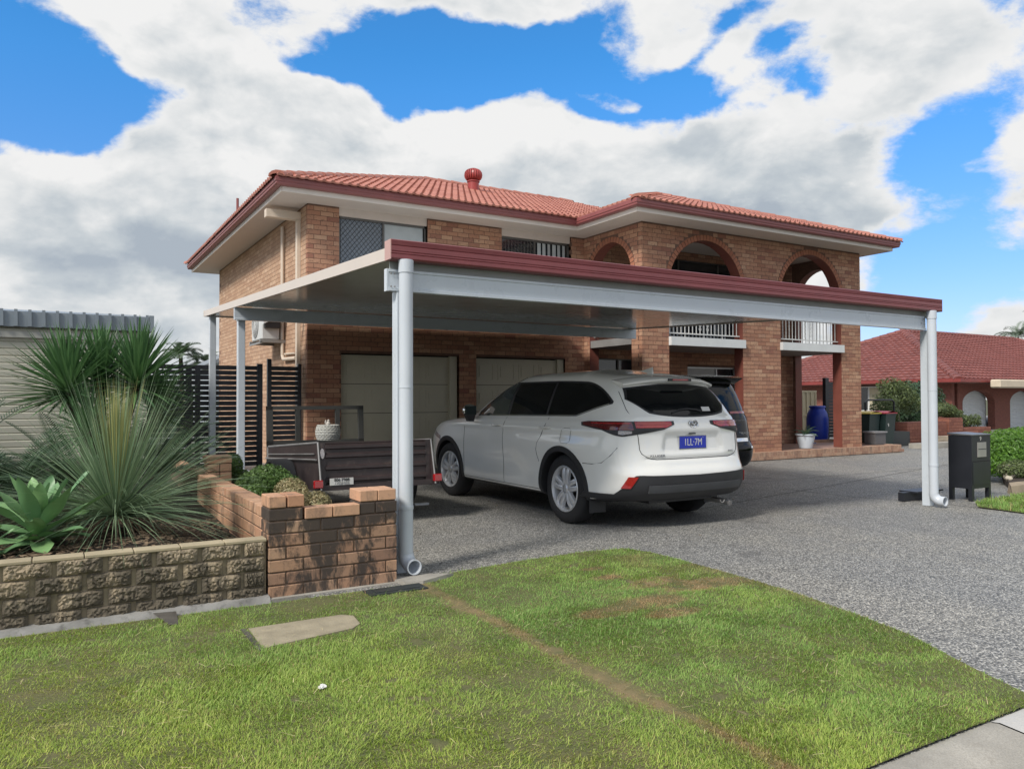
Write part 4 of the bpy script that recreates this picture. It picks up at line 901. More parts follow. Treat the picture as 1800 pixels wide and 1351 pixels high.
post(2.28, 5.545, 2.168, .096); post(9.285, 5.545, 2.168, .096); post(2.28, 11.42, zb + .02); post(2.27, 13.64, RZ(13.7, 2.41) - .002)
MB().box((2.272, 11.41, zb), (2.388, 11.53, zb + .1)).build('beam_bracket', WHT, cp)
for px_, r_ in ((2.328, .0535), (9.268, .0535)):
    y_ = 5.478; mb = MB(); mb.tube([(px_, y_, .13), (px_, y_, 2.31), (px_, y_, 2.40)], r_, 20)
    d = mb.build('downpipe', PVC, cp, smooth=True)
    MB().lathe([(r_ + .001, 2.30), (r_ + .005, 2.30), (r_ + .005, 2.395), (r_ + .001, 2.395)], (px_, y_, 0)).build('pipe_collar', PVC, cp, d, smooth=True); MB().lathe([(r_, .50), (r_ + .004, .50), (r_ + .004, .525), (r_, .525)], (px_, y_, 0)).build('pipe_clip', PVC, cp, d, smooth=True); MB().lathe([(r_, 1.42), (r_ + .003, 1.42), (r_ + .003, 1.428), (r_, 1.428)], (px_, y_, 0)).build('pipe_collar', PVC, cp, d, smooth=True)
    pts = []; R_ = .085
    for k in range(9): q = math.pi / 2 * k / 8 * .97; pts.append((px_ + (.012 if px_ < 5 else .02) * k / 8, y_ - R_ * (1 - math.cos(q)), .165 - R_ * math.sin(q)))
    e = pts[-1]; pts.append((e[0], e[1] - .05, e[2])); ro = [r_ + .004] * 10
    mb = MB(); mb.tube(pts, ro, 22, cap=False); mb.tube([(p[0], p[1], p[2]) for p in pts], [r_ - .004] * 10, 22, cap=False)
    # rim ring closing the wall of the pipe mouth
    a = Vector(pts[-1]); G = [[(a.x + (r_ + .004) * math.cos(q), a.y, a.z + (r_ + .004) * math.sin(q)), (a.x + (r_ - .004) * math.cos(q), a.y, a.z + (r_ - .004) * math.sin(q))] for q in np.linspace(0, 2 * math.pi, 23)]
    mb.grid(G); mb.build('pipe_elbow', PVC, cp, d, smooth=True, recalc=False)

for x_, y_, z_ in ((2.232, 5.540, 2.20), (2.232, 5.540, 2.30), (2.262, 5.540, 2.20), (2.262, 5.540, 2.30), (9.20, 5.540, 2.20), (9.20, 5.540, 2.30), (9.17, 5.540, 2.25)):
    MB().lathe([(0, -.004), (.006, -.004), (.008, 0)], (x_, y_, z_), 'y', 8).build('screw', STEEL, cp)
# ------------------------------------------------------------------ GARDEN WALLS
bu = bevel_unit(.23, .11, .076, .004); hu = bevel_unit(.11, .11, .076, .004)
gw = Th('garden_brick_wall', 'low orange brick garden wall with stepped piers beside the carport post', 'garden wall', (1.7, 5.4, 0))
YF, YB_ = 5.305, 5.415
cols = []; caps_ = []
zc0 = .0
def course(x0, x1, k, yc, d=.108, off=0.):
    z = zc0 + k * .086; x = x0 - off * .12
    while x < x1 - .01:
        a, b_ = max(x, x0), min(x + .23, x1)
        if b_ - a > .04: cols.append(fm(((a + b_) / 2, yc + random.uniform(-.0025, .0025), z + .038), random.uniform(-.006, .006), b_ - a, d, .076))
        x += .24
X0, X1 = 1.262, 2.180
for k in range(0, 6): course(X0, X1, k, YF + .054, off=k % 2)
course(X0, X0 + .24, 6, YF + .054); course(X0, X0 + .24, 7, YF + .054, off=1) if False else None
course(X1 - .28, X1, 6, YF + .054, off=1)
# rear leaf of the piers and side faces
for k in range(0, 7):
    z = k * .086 + .038
    cols.append(fm((X0 + .055, YF + .17, z), math.pi / 2, .11, .108, .076)); cols.append(fm((X0 + .175, YF + .17, z), math.pi / 2, .11, .11, .076))
    cols.append(fm((X1 - .055, YF + .17, z), math.pi / 2, .11, .108, .076)); cols.append(fm((X1 - .205, YF + .17, z), math.pi / 2, .11, .15, .076))
cc = [fm((X0 + .058, YF + .112, 7 * .086 + .04), math.pi / 2, .226, .112, .078), fm((X0 + .182, YF + .112, 7 * .086 + .04), math.pi / 2, .226, .112, .078)]
cr = [fm((X1 - .075, YF + .112, 7 * .086 + .04), math.pi / 2, .226, .138, .078), fm((X1 - .215, YF + .112, 7 * .086 + .04), math.pi / 2, .226, .132, .078)]
w2 = (X1 - .28) - (X0 + .24)
cm = [fm((X0 + .24 + w2 * .25, YF + .052, 6 * .086 + .036), 0, w2 / 2 - .008, .118, .076), fm((X0 + .24 + w2 * .75, YF + .052, 6 * .086 + .036), 0, w2 / 2 - .008, .118, .076)]
emit(gw, *bu, cols, BRKG, 'brick', 300); emit(gw, *bu, cc + cr + cm, BRKC, 'coping_brick', 300)
MB().box((X0 + .006, YF + .008, -.05), (X1 - .006, YF + .10, .512)).box((X0 + .008, YF + .012, 0), (X0 + .23, YF + .222, .60)).box((X1 - .272, YF + .012, 0), (X1 - .008, YF + .222, .60)).build('wall_core', MORTG, gw)
MB().box((1.24, 5.26, -.05), (2.22, 5.45, .006)).build('footing', CONC, gw)
gs = Th('garden_side_wall', 'brick side wall of the planter running back to a second pier', 'garden wall', (1.33, 7, 0))
cols = []; cpb = []
for k in range(1, 6):
    z = k * .086 + .038; y = YF + .24 - (.12 if k % 2 else 0)
    while y < 8.35:
        a, b_ = max(y, YF + .235), min(y + .23, 8.35)
        if b_ - a > .04: cols.append(fm((X0 + .055 + .012, (a + b_) / 2, z), math.pi / 2, b_ - a, .108, .076))
        y += .24
y = YF + .29
while y < 8.33: cpb.append(fm((X0 + .078, y, 6 * .086 + .034 + random.uniform(-.002, .002)), random.uniform(-.015, .015), .135, .0725, .072)); y += .0865
for k in range(8):
    z = k * .086 + .038 + .0
    for dx in (0, .12):
        for dy in (0, .12): cols.append(fm((1.375 + .055 + dx, 8.40 + dy, z), math.pi / 2 if k % 2 else 0, .112, .112, .076))
cpb += [fm((1.375 + .11, 8.46, 8 * .086 + .036), 0, .25, .24, .076)]
k = 0; y = 8.65
while y < 10.4: cpb.append(fm((X0 + .10, y, 6 * .086 + .034), 0, .135, .077, .072)); y += .0865
emit(gs, *bu, cols, BRKC, 'brick', 300); emit(gs, *bu, cpb, BRKC, 'coping_brick', 300)
MB().box((X0 + .02, 5.54, .0), (X0 + .115, 10.45, .51)).box((1.385, 8.36, 0), (1.60, 8.56, .69)).build('wall_core', MORTG, gs)
# split-face block retaining wall
rw = Th('retaining_wall', 'tan split face block retaining wall with smooth capping strip', 'retaining wall', (0, 5.35, 0))
def split_mesh(seed, W=.265, H=.098, Dp=.11):
    r = np.random.default_rng(seed); nx, nz = 21, 9; V = []; 
    for j in range(nz):
        for i in range(nx):
            x, z = i / (nx - 1), j / (nz - 1); ed = min(1, min(x, 1 - x) / .10) * min(1, min(z, 1 - z) / .16)
            V.append((x - .5, -.5 - ed * (.06 + .16 * r.random()), z - .5))
    F = [(j * nx + i, j * nx + i + 1, (j + 1) * nx + i + 1, (j + 1) * nx + i) for j in range(nz - 1) for i in range(nx - 1)]
    b0 = len(V); V += [(-.5, .5, -.5), (.5, .5, -.5), (.5, .5, .5), (-.5, .5, .5)]
    F += [tuple([b0, b0 + 1] + [i for i in range(nx - 1, -1, -1)]), tuple([b0 + 3] + [(nz - 1) * nx + i for i in range(nx)] + [b0 + 2]), tuple([b0 + 3] + [b0] + [j * nx for j in range(nz)]), tuple([b0 + 2] + [j * nx + nx - 1 for j in range(nz - 1, -1, -1)] + [b0 + 1])]
    return V, F
var = [split_mesh(s) for s in range(6)]; mats_ = [[] for _ in var]; mor = []
for k in range(4):
    z = -.012 + k * .1015 + .049; x = 1.245 - (.155 if k % 2 else .0)
    if k % 2: mats_[0].append(fm((1.245 - .072, 5.37, z), 0, .13, .105, .094))
    while x > -1.9:
        a, b_ = x - .255, x; mats_[random.randrange(6)].append(fm(((a + b_) / 2 + random.uniform(-.003, .003), 5.372 + random.uniform(-.003, .003), z), random.uniform(-.012, .012), .240, .105, .094)); x -= .268
for (V, F), ms in zip(var, mats_): emit(rw, V, F, ms, BLOCK, 'block', 300)
MB().box((-1.9, 5.333, -.05), (1.25, 5.42, .385)).build('mortar_core', M('tan_mortar', (.27, .22, .15), .9, var=.3, vs=10, dirt=.6, dirtc=(.08, .07, .05)), rw)
cap = []
x = 1.25
while x > -1.9: cap.append(fm((x - .1325, 5.365, .395), 0, .263, .115, .022)); x -= .268
emit(rw, *bevel_unit(.26, .1, .02, .004), cap, M('tan_capping', (.38, .32, .215), .85, var=.15, bump=.3), 'capping_block', 300)
MB().prism([(5.24, -.02), (5.34, -.02), (5.34, .03), (5.27, .022)], 'x', -1.9, 1.262).build('footing', M('stained_footing', (.24, .235, .22), .85, var=.35, vs=5, bump=.4, dirt=.8, dirtc=(.045, .043, .04)), rw)
# soil of the raised bed and of the planter
bm = MB(); xs_ = np.linspace(-6, 1.3, 40); ys_ = np.linspace(5.40, 11.5, 40)
bm.grid([[(x, y, .33 - .15 * float(min(1, max(0, (x - .55) / .6))) + .08 * float(fbm(x, y, 1.5, 3)) + .03 * (y - 5.4)) for y in ys_] for x in xs_], flip=True); bm.build('garden_bed', SOIL, kind='structure', smooth=True)
MB().grid([[(x, y, .36 + .06 * float(fbm(x, y, 2, 4))) for y in np.linspace(5.42, 10.4, 20)] for x in np.linspace(1.36, 2.14, 8)], flip=True).build('planter_soil', SOIL, kind='structure')
MB().box((2.14, 5.54, -.02), (2.22, 10.5, .34)).build('planter_inner_kerb', CONC, label='low concrete kerb between the planter and the driveway', cat='kerb')
# leaf litter on the bed
N = 5000; x = rng.uniform(-1.2, 1.25, N); y = rng.uniform(5.43, 7.2, N); z = .335 - .15 * np.clip((x - .55) / .6, 0, 1) + .08 * fbm(x, y, 1.5, 3) + .03 * (y - 5.4) + rng.uniform(.004, .02, N); a = rng.uniform(0, 6.28, N); s_ = rng.uniform(.012, .035, N)
P = np.stack([np.stack([x + np.cos(a + q) * s_ * w_, y + np.sin(a + q) * s_ * w_, z + rng.uniform(-.006, .006, N)], 1) for q, w_ in ((0, 1), (1.57, .3), (3.14, 1), (4.7, .3))], 1).reshape(-1, 3)
raw('leaf_litter', P, np.arange(N * 4).reshape(-1, 4), MULCH, kind='stuff')

# ------------------------------------------------------------------ PLANTS
def strip_leaf(base, d0, L, w0, sag, n=6, fold=.0, taper=lambda t: 1 - t ** 2.2, up=Vector((0, 0, 1)), twist=0.):
    """a leaf as a bent strip: returns verts rows of 2 (or 3 when folded)"""
    d = Vector(d0).normalized(); p = Vector(base); rows = []
    side = d.cross(up)
    if side.length < .05: side = Vector((1, 0, 0))
    side.normalize()
    if twist: side = Matrix.Rotation(twist, 3, d) @ side
    for i in range(n + 1):
        t = i / n; w_ = w0 * max(.02, taper(t)); nn = side.cross(d).normalized()
        if fold: rows.append([p - side * w_ + nn * w_ * fold, p.copy(), p + side * w_ + nn * w_ * fold])
        else: rows.append([p - side * w_, p + side * w_])
        p = p + d * (L / n); d = (d + Vector((0, 0, -sag / n))).normalized()
    return [[tuple(q) for q in r] for r in rows]
def rdir(el, az): return Vector((math.cos(el) * math.cos(az), math.cos(el) * math.sin(az), math.sin(el)))
# agave: every leaf a part
def agave(name, label, loc, s=1.0, n=24, seed=3):
    random.seed(seed); th = Th(name, label, 'agave plant', loc)
    B = Vector(loc) + Vector((0, 0, .13 * s))
    ga = 2.39996
    for i in range(n):
        t = i / (n - 1); az = i * ga + random.uniform(-.12, .12); el_ = rad(78) - t * rad(86); L = s * (.34 + .20 * math.sin(math.pi * min(1, t * 1.15))) * random.uniform(.92, 1.08)
        wm = .056 * s * (1 + .4 * t); sag = -.25 + .55 * t + random.uniform(-.1, .1); d = rdir(el_, az); p = B + Vector((0, 0, .10 * s * (1 - t))) ; up = Vector((0, 0, 1)); side = d.cross(up).normalized(); mb = MB(); G = []
        nn_ = 12
        for k in range(nn_ + 1):
            q = k / nn_; w_ = wm * (.52 + 1.25 * q - .3 * q * q) * (1 - q ** 3.2) ** .9 if q < 1 else .001
            nrm = side.cross(d).normalized(); cup = .42 * (1 - q * .5)
            und = .012 * s * math.sin(q * 9 + i)
            G.append([tuple(p + side * (w_ * f) + nrm * (w_ * cup * f * f + und * f)) for f in (-1, -.55, 0, .55, 1)])
            p = p + d * (L / nn_); d = (d + Vector((0, 0, -sag / nn_))).normalized()
        th_ = [[tuple(Vector(q2) - Vector((0, 0, .007 * s * (1 - k / nn_)))) for q2 in r] for k, r in enumerate(G)]
        mb.cur = random.random(); mb.grid(G); mb.grid(th_, flip=True)
        mb.build('leaf', AGAVE, th, smooth=True, recalc=False)
    MB().lathe([(.0, 0), (.05 * s, 0), (.055 * s, .2 * s), (0, .26 * s)], tuple(B - Vector((0, 0, .13 * s))), n=10).build('stem', BARK, th)
    return th
agave('agave', 'broad leaved pale green agave rosette above the block wall', (-.06, 5.80, .32), .86, 26, 3)
agave('agave', 'small yellowing agave offset tucked under the big rosette', (-.36, 5.66, .34), .42, 16, 8)
def needle_ball(name, label, loc, N, L, w0, elr, mat, cat, s_sag=(.1, .5), seed=1, part='foliage', r0=.08, dead=0, th=None, azr=(0, 6.283), n=5):
    random.seed(seed)
    if th is None: th = Th(name, label, cat, loc)
    mb = MB(); dm = MB()
    for i in range(N):
        az_ = random.uniform(*azr); e0, e1 = elr; el_ = e0 + (e1 - e0) * random.random() ** .8; d = rdir(el_, az_)
        LL = L * random.uniform(.75, 1.1); b = Vector(loc) + d * r0 * random.random()
        g_ = strip_leaf(b, d, LL, w0 * random.uniform(.7, 1.3), random.uniform(*s_sag) * math.cos(el_) + .02, n=n, twist=random.uniform(-.9, .9), taper=lambda t: (1 - t ** 1.6))
        mb.cur = random.random(); mb.grid(g_)
    mb.build(part, mat, th, recalc=False, kind='stuff')
    return th
dl = Th('grass_tree', 'large spiky dasylirion with hundreds of thin arching leaves', 'spiky plant', (.40, 6.15, .40))
for (N, L, e0, e1, sg, m_, sd, w_) in ((430, 1.0, rad(18), rad(72), (.05, .35), DASY, 1, .0034), (130, .98, rad(62), rad(88), (0, .12), DASY, 2, .0034), (320, .95, rad(-8), rad(26), (.25, .8), DASY, 3, .0034), (150, .62, rad(-5), rad(50), (1.2, 2.6), DASY, 4, .0034), (90, .45, rad(-25), rad(5), (.8, 2.0), MULCH, 6, .004)):
    needle_ball('', '', (.40, 6.15, .52), N, L, w_, (e0, e1), m_, '', sg, sd, 'foliage', .10, th=dl)
needle_ball('', '', (.40, 6.10, .52), 210, .88, .0052, (rad(76), rad(90)), DASYY, '', (0, .05), 5, 'young_leaves', .05, th=dl)
# yuccas behind
def yucca(name, label, loc, heads, seed):
    random.seed(seed); th = Th(name, label, 'yucca', loc)
    for (hx, hy_, hz_, N, L, w_, lean) in heads:
        h = Vector((hx, hy_, hz_)); b = Vector(loc); mid = b.lerp(h, .5) + Vector((.03, 0, 0))
        MB().tube([tuple(b), tuple(mid), tuple(h)], [.07, .05, .045], 9).build('trunk', BARK, th, smooth=True)
        mb = MB(); ax = Vector(lean).normalized()
        for i in range(N):
            t = i / N; a = i * 2.39996; d = (rdir(rad(88) - t * rad(120), a) + ax * .25).normalized(); LL = L * random.uniform(.8, 1.08) * (1 - .15 * abs(t - .5))
            mb.cur = random.random(); mb.grid(strip_leaf(h + d * .03 + Vector((0, 0, .10 * (1 - t) - .05)), d, LL, w_ * random.uniform(.8, 1.2), random.uniform(.0, .25) + .5 * max(0, t - .6), n=4, fold=.45, taper=lambda q: (.55 + 1.2 * q) if q < .35 else (1 - ((q - .35) / .65) ** 1.5) * .97 + .01))
        mb.build('crown', YUC, th, recalc=False)
    return th
yucca('yucca', 'tall clump of stiff green yucca heads beside the shed', (.36, 8.4, .42), [(.14, 8.3, 1.42, 190, .62, .021, (-.5, -.1, .5)), (.42, 8.6, 1.50, 170, .58, .022, (0, .1, 1)), (.72, 8.35, 1.48, 190, .62, .021, (.6, -.1, .6)), (.30, 8.1, 1.05, 90, .45, .015, (-.7, -.4, .1)), (.95, 8.7, 1.2, 90, .5, .015, (.8, 0, .3))], 4)
# cycads / dark fronds
def frond(mb, base, az_, el_, L, sag, nl, ll, w_):
    d = rdir(el_, az_); p = Vector(base); n = 10; pts = []
    for i in range(n + 1): pts.append((p.copy(), d.copy())); p = p + d * (L / n); d = (d + Vector((0, 0, -sag / n))).normalized()
    mb.tube([tuple(q[0]) for q in pts], .006, 4, cap=False, r2=.002)
    for j in range(nl):
        t = .12 + .88 * j / nl; f = t * n; i = min(n - 1, int(f)); q = pts[i][0].lerp(pts[i + 1][0], f - i); dd = pts[i][1]; sd = dd.cross(Vector((0, 0, 1))).normalized(); u = sd.cross(dd)
        for s_ in (-1, 1):
            ld = (sd * s_ + dd * .7 + u * .25).normalized(); l_ = ll * math.sin(math.pi * min(1, .15 + t * .85)) ** .6
            mb.add([tuple(q), tuple(q + ld * l_ * .5 + dd * w_), tuple(q + ld * l_), tuple(q + ld * l_ * .5 - dd * w_)], [(0, 1, 2, 3)], random.random())
def cycad(label, loc, n, L, elr, seed, sag=(.6, 1.2), mat=None, name='cycad', cat='cycad', ll=.13, trunk=.25):
    random.seed(seed); th = Th(name, label, cat, loc); mb = MB()
    for i in range(n): frond(mb, (loc[0], loc[1], loc[2] + trunk), i * 2.4 + random.uniform(-.2, .2), random.uniform(*elr), L * random.uniform(.8, 1.1), random.uniform(*sag), 34, ll, .006)
    mb.build('crown', mat or CYC, th, recalc=False); MB().tube([loc, (loc[0], loc[1], loc[2] + trunk + .03)], .07, 10, r2=.05).build('trunk', BARK, th)
needle_ball('second_grass_tree', 'smaller spiky dasylirion at the far edge of the garden bed', (-.95, 6.7, .38), 420, .85, .0048, (rad(5), rad(75)), DASY, 'spiky plant', (.1, .5), 9, 'foliage', .09)
cycad('dark green cycad with feathery fronds against the shed wall', (-.75, 7.9, .40), 34, .95, (rad(12), rad(70)), 2)
cycad('low dark cycad spreading behind the agave', (-.25, 7.0, .38), 30, .80, (rad(5), rad(60)), 3)
cycad('dark cycad crowding behind the large dasylirion', (.15, 7.3, .38), 34, .75, (rad(5), rad(65)), 12)
cycad('broad dark cycad between the shed and the agave', (-.65, 6.35, .36), 30, .62, (rad(5), rad(60)), 13)
cycad('dark cycad in front of the slatted fence', (1.0, 9.2, .40), 30, .80, (rad(15), rad(70)), 5)
cycad('dark cycad between the yuccas and the planter wall', (.85, 7.6, .38), 26, .70, (rad(5), rad(60)), 6)
cycad('large shaded cycad at the far end of the bed', (-1.3, 9.3, .40), 30, 1.0, (rad(15), rad(70)), 7)
# leafy bushes: many small leaves in clumps
def leafcloud(name, blobs, n, ls, mat, th, seed=1, flat=.5, up=.3):
    r = np.random.default_rng(seed); B = np.array(blobs, float); vol = B[:, 3] * B[:, 4] * B[:, 5]; ks = r.choice(len(B), n, p=vol ** .8 / (vol ** .8).sum())
    u = r.normal(size=(n, 3)); u /= np.linalg.norm(u, axis=1)[:, None]; rr = r.random(n) ** .28
    c = B[ks, :3] + u * B[ks, 3:6] * rr[:, None]
    nrm = u + r.normal(size=(n, 3)) * flat + np.array([0, 0, up]); nrm /= np.linalg.norm(nrm, axis=1)[:, None]
    t = np.cross(nrm, r.normal(size=(n, 3))); t /= np.linalg.norm(t, axis=1)[:, None]; b = np.cross(nrm, t)
    s = ls * r.uniform(.6, 1.3, n)[:, None]
    P = np.stack([c - t * s, c + b * s * .42 + nrm * s * .12, c + t * s, c - b * s * .42 + nrm * s * .12], 1).reshape(-1, 3)
    return raw(name, P, np.arange(n * 4).reshape(-1, 4), mat, r.random(n), th=th, kind='stuff')
def bush(label, loc, blobs, n, ls, mat, seed=1, name='shrub', cat='shrub', stems=4):
    th = Th(name, label, cat, loc); leafcloud('foliage', blobs, n, ls, mat, th, seed); random.seed(seed); mb = MB()
    for i in range(stems):
        b = random.choice(blobs); mb.tube([loc, ((loc[0] + b[0]) / 2 + .02, (loc[1] + b[1]) / 2, (loc[2] + b[2]) / 2), (b[0], b[1], b[2])], .012 + .01 * b[5], 5, r2=.004)
    mb.build('stem', BARK, th, recalc=False); return th
bush('dark green succulent bush behind the planter wall', (1.78, 7.8, .36), [(1.72, 7.75, .50, .19, .32, .15), (1.9, 8.0, .53, .22, .3, .16), (2.02, 7.7, .47, .14, .24, .13), (1.62, 7.4, .46, .12, .2, .10)], 9000, .016, SUCC, 2)
bush('pale pinkish green succulent bush in the planter', (1.92, 6.9, .36), [(1.85, 6.85, .46, .16, .24, .12), (2.02, 6.75, .42, .12, .22, .11), (1.9, 7.15, .50, .15, .22, .12)], 6500, .015, SUCP, 3)
bush('small green bush by the second brick pier', (1.72, 8.9, .4), [(1.72, 8.9, .62, .11, .18, .13), (1.80, 8.8, .48, .09, .15, .1)], 2500, .02, SUCC, 4)
# ------------------------------------------------------------------ SHED
sh = Th('garden_shed', 'cream sheet metal shed with ribbed grey roof edge', 'shed', (-1, 12.2, 0))
mb = MB(); k = 0; z = .45
while z < 2.26:
    mb.prism([(12.0, z), (11.985, z + .012), (11.978, z + .078), (12.0, z + .09)], 'x', -6, 1.16); z += .092
mb.build('wall_cladding', SHEDW, sh)
MB().box((-6, 12.0, 0), (1.16, 12.02, 2.34)).box((1.14, 12.0, 0), (1.16, 15, 2.34)).build('wall', SHEDW, sh)
zE = 2.30
MB().add([(-6, 11.90, zE), (1.22, 11.90, zE), (1.22, 11.90, zE + .20), (-6, 11.90, zE + .20), (-6, 15.2, zE), (1.22, 15.2, zE), (1.22, 15.2, zE + .55), (-6, 15.2, zE + .55)], [(0, 1, 2, 3), (3, 2, 6, 7), (0, 4, 5, 1), (1, 5, 6, 2)]).build('roof_edge', SHEDT, sh)
x = 1.15; i = 0
while x > -5.5: MB().prism([(x - .022, 2.305), (x + .022, 2.305), (x + .018, 2.525), (x - .018, 2.525)], 'y', 11.872, 11.902).build('roof_rib', SHEDT, sh) if x > -1.5 else None; x -= .155
MB().box((1.175, 11.865, 2.295), (1.235, 11.905, 2.52)).build('corner_flashing', SHEDT, sh)
MB().box((-6, 11.93, 2.16), (1.0, 11.995, 2.24)).build('under_eave_rail', M('shed_rail', (.33, .33, .30), .5), sh)
swb = Wall((1.165, 12.05), math.pi / 2, 1.9, 0, 2.2)
# ------------------------------------------------------------------ SLATTED FENCE
def slat_fence(name, label, x0, x1, y, posts, ztop=1.93, z0=.12, sh_=.073, gap=.0145, gate=False):
    th = Th(name, label, 'fence' if not gate else 'gate', ((x0 + x1) / 2, y, 0))
    z = ztop - sh_; me = None; k = 0
    while z > z0:
        mb = MB(); mb.box((x0, y - .008, z), (x1, y + .008, z + sh_)); mb.build('slat', BLKF, th); z -= sh_ + gap
    for px_, w_, zt in posts: MB().box((px_ - w_ / 2, y - .035, -.01), (px_ + w_ / 2, y + .035, zt)).build('post', BLKF, th)
    return th
FY = 13.9
slat_fence('slat_fence', 'black horizontal slat fence between the shed and the far carport post', .85, 1.95, FY, [(1.18, .09, 1.93), (1.98, .09, 1.93)])
slat_fence('slat_fence', 'black slat fence bay behind the rear carport post', 2.03, 3.12, FY, [(2.12, .08, 1.93), (3.14, .09, 1.97)])
slat_fence('slat_gate', 'narrow black slat gate against the corner of the brick house', 3.30, 3.86, FY - .02, [(3.30, .07, 2.06), (3.83, .06, 1.98)], 1.93, gate=True)
MB().box((2.4, FY - .25, -.01), (3.9, FY + .2, .10)).build('gate_plinth', CONCL, label='pale concrete strip under the black slat fence', cat='plinth')
MB().box((2.35, 11.2, 0), (2.95, 13.5, .025)).build('side_path', CONCL, kind='structure')
# block at foot of the rear post
MB().box((1.98, 10.7, 0), (2.36, 11.40, .36)).build('rendered_block', WHT, label='white painted block at the foot of the rear carport post', cat='block')
# far neighbour gable and palms behind the fence
fg = Th('far_house', 'pale gable end of a house beyond the side fence', 'house', (6.95, 42, 0))
MB().prism([(6.95, 0), (15.4, 0), (15.4, 3.1), (11.2, 5.2), (6.95, 3.05)], 'y', 42, 47).build('wall', M('far_wall_pale', (.42, .47, .52), .7), fg)
MB().prism([(6.6, 2.9), (11.2, 5.2), (11.2, 5.42), (6.6, 3.1)], 'y', 41.6, 47.2).prism([(11.2, 5.2), (15.8, 2.9), (15.8, 3.1), (11.2, 5.42)], 'y', 41.6, 47.2).build('roof', M('far_roof_grey', (.2, .22, .24), .6), fg)
def palm(label, loc, h, n, L, seed, sag=(1.2, 2.2)):
    random.seed(seed); th = Th('palm_tree', label, 'palm tree', loc); MB().tube([loc, (loc[0] + .2, loc[1], h * .5), (loc[0] + .1, loc[1], h)], .2, 8, r2=.12).build('trunk', BARK, th, smooth=True)
    mb = MB()
    for i in range(n): frond(mb, (loc[0] + .1, loc[1], h), i * 2.4 + random.uniform(-.3, .3), random.uniform(rad(5), rad(70)), L * random.uniform(.8, 1.1), random.uniform(*sag), 30, .6, .03)
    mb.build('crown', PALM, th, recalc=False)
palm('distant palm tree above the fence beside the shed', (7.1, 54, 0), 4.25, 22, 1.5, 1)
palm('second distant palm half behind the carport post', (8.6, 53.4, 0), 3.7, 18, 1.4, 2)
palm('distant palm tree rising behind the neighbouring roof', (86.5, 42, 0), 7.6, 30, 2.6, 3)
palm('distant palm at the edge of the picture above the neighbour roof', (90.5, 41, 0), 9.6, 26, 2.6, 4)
# ------------------------------------------------------------------ wheels
def wheel(th, x, y, z, R, W, sgn, rimR, spokes=5, plain=False, steer=0.):
    """axis along x; sgn = outward side"""
    M4 = Matrix.Translation((x, y, z)) @ Matrix.Rotation(steer, 4, 'Z') @ Matrix.Diagonal((sgn, 1, 1, 1))
    h = W / 2; rr = rimR
    prof = [(rr - .012, -h + .03), (rr + .01, -h + .008), (R - .05, -h), (R - .012, -h + .022), (R, -h + .05), (R, h - .05), (R - .012, h - .022), (R - .05, h + .002), (R - .09, h + .004), (rr + .012, h - .008), (rr - .004, h - .02), (rr - .02, h - .05)]
    mb = MB(); mb.lathe(prof, axis='x', n=48, M4=M4); 
    for k in range(4):
        xx = -h + .06 + k * (W - .12) / 3; 
    t = mb.build('wheel', RUB, th, smooth=True, deg=40)
    mb = MB(); mb.lathe([(rr + .004, h - .012), (rr - .004, h - .004), (rr - .014, h - .006), (rr - .028, h - .04), (rr - .035, -h + .04), (rr, -h + .03)], axis='x', n=48, M4=M4)
    if plain:
        mb.lathe([(rr - .02, h - .04), (rr - .05, h - .05), (.09, h - .055), (.075, h - .03), (.03, h - .03), (0, h - .03)], axis='x', n=32, M4=M4)
    else:
        mb.lathe([(0, h - .018), (.028, h - .018), (.034, h - .024), (.062, h - .034), (.07, h - .06), (.07, h - .1)], axis='x', n=24, M4=M4)
        for i in range(spokes):
            a0 = 2 * math.pi * i / spokes + math.pi / 2
            for d_ in (-1, 1):
                pts = []
                for q in range(7):
                    f = q / 6; r = .05 + (rr - .066) * f; ang = a0 + d_ * (.30 * (1 - f) + .155 * f + .015); wd = .030 + .006 * abs(f - .5); dep = h - .028 + .016 * math.sin(math.pi * f) - .006 * f
                    c = Vector((dep, r * math.cos(ang), r * math.sin(ang))); tn = Vector((0, -math.sin(ang), math.cos(ang))) * wd
                    pts.append([c - tn * 1.05 - Vector((.035, 0, 0)), c - tn * .8 - Vector((.004, 0, 0)), c - tn * .3 + Vector((.003, 0, 0)), c + tn * .3 + Vector((.003, 0, 0)), c + tn * .8 - Vector((.004, 0, 0)), c + tn * 1.05 - Vector((.035, 0, 0))])
                G = [[tuple(p) for p in r] for r in pts]; V = tf(M4, np.array(G).reshape(-1, 3)).reshape(len(G), 6, 3); mb.grid(V)
            for k in range(3): pass
    mb.build('rim', RIM if not plain else STEEL, th, t, smooth=True, deg=30)
    mb = MB(); mb.lathe([(0, h - .10), (rr * .72, h - .10), (rr * .72, h - .12), (rr - .03, h - .125), (rr - .03, h - .13)], axis='x', n=32, M4=M4)
    mb.build('brake_disc', M('disc_dark', (.06, .06, .06), .4, .6), th, t)
    return t
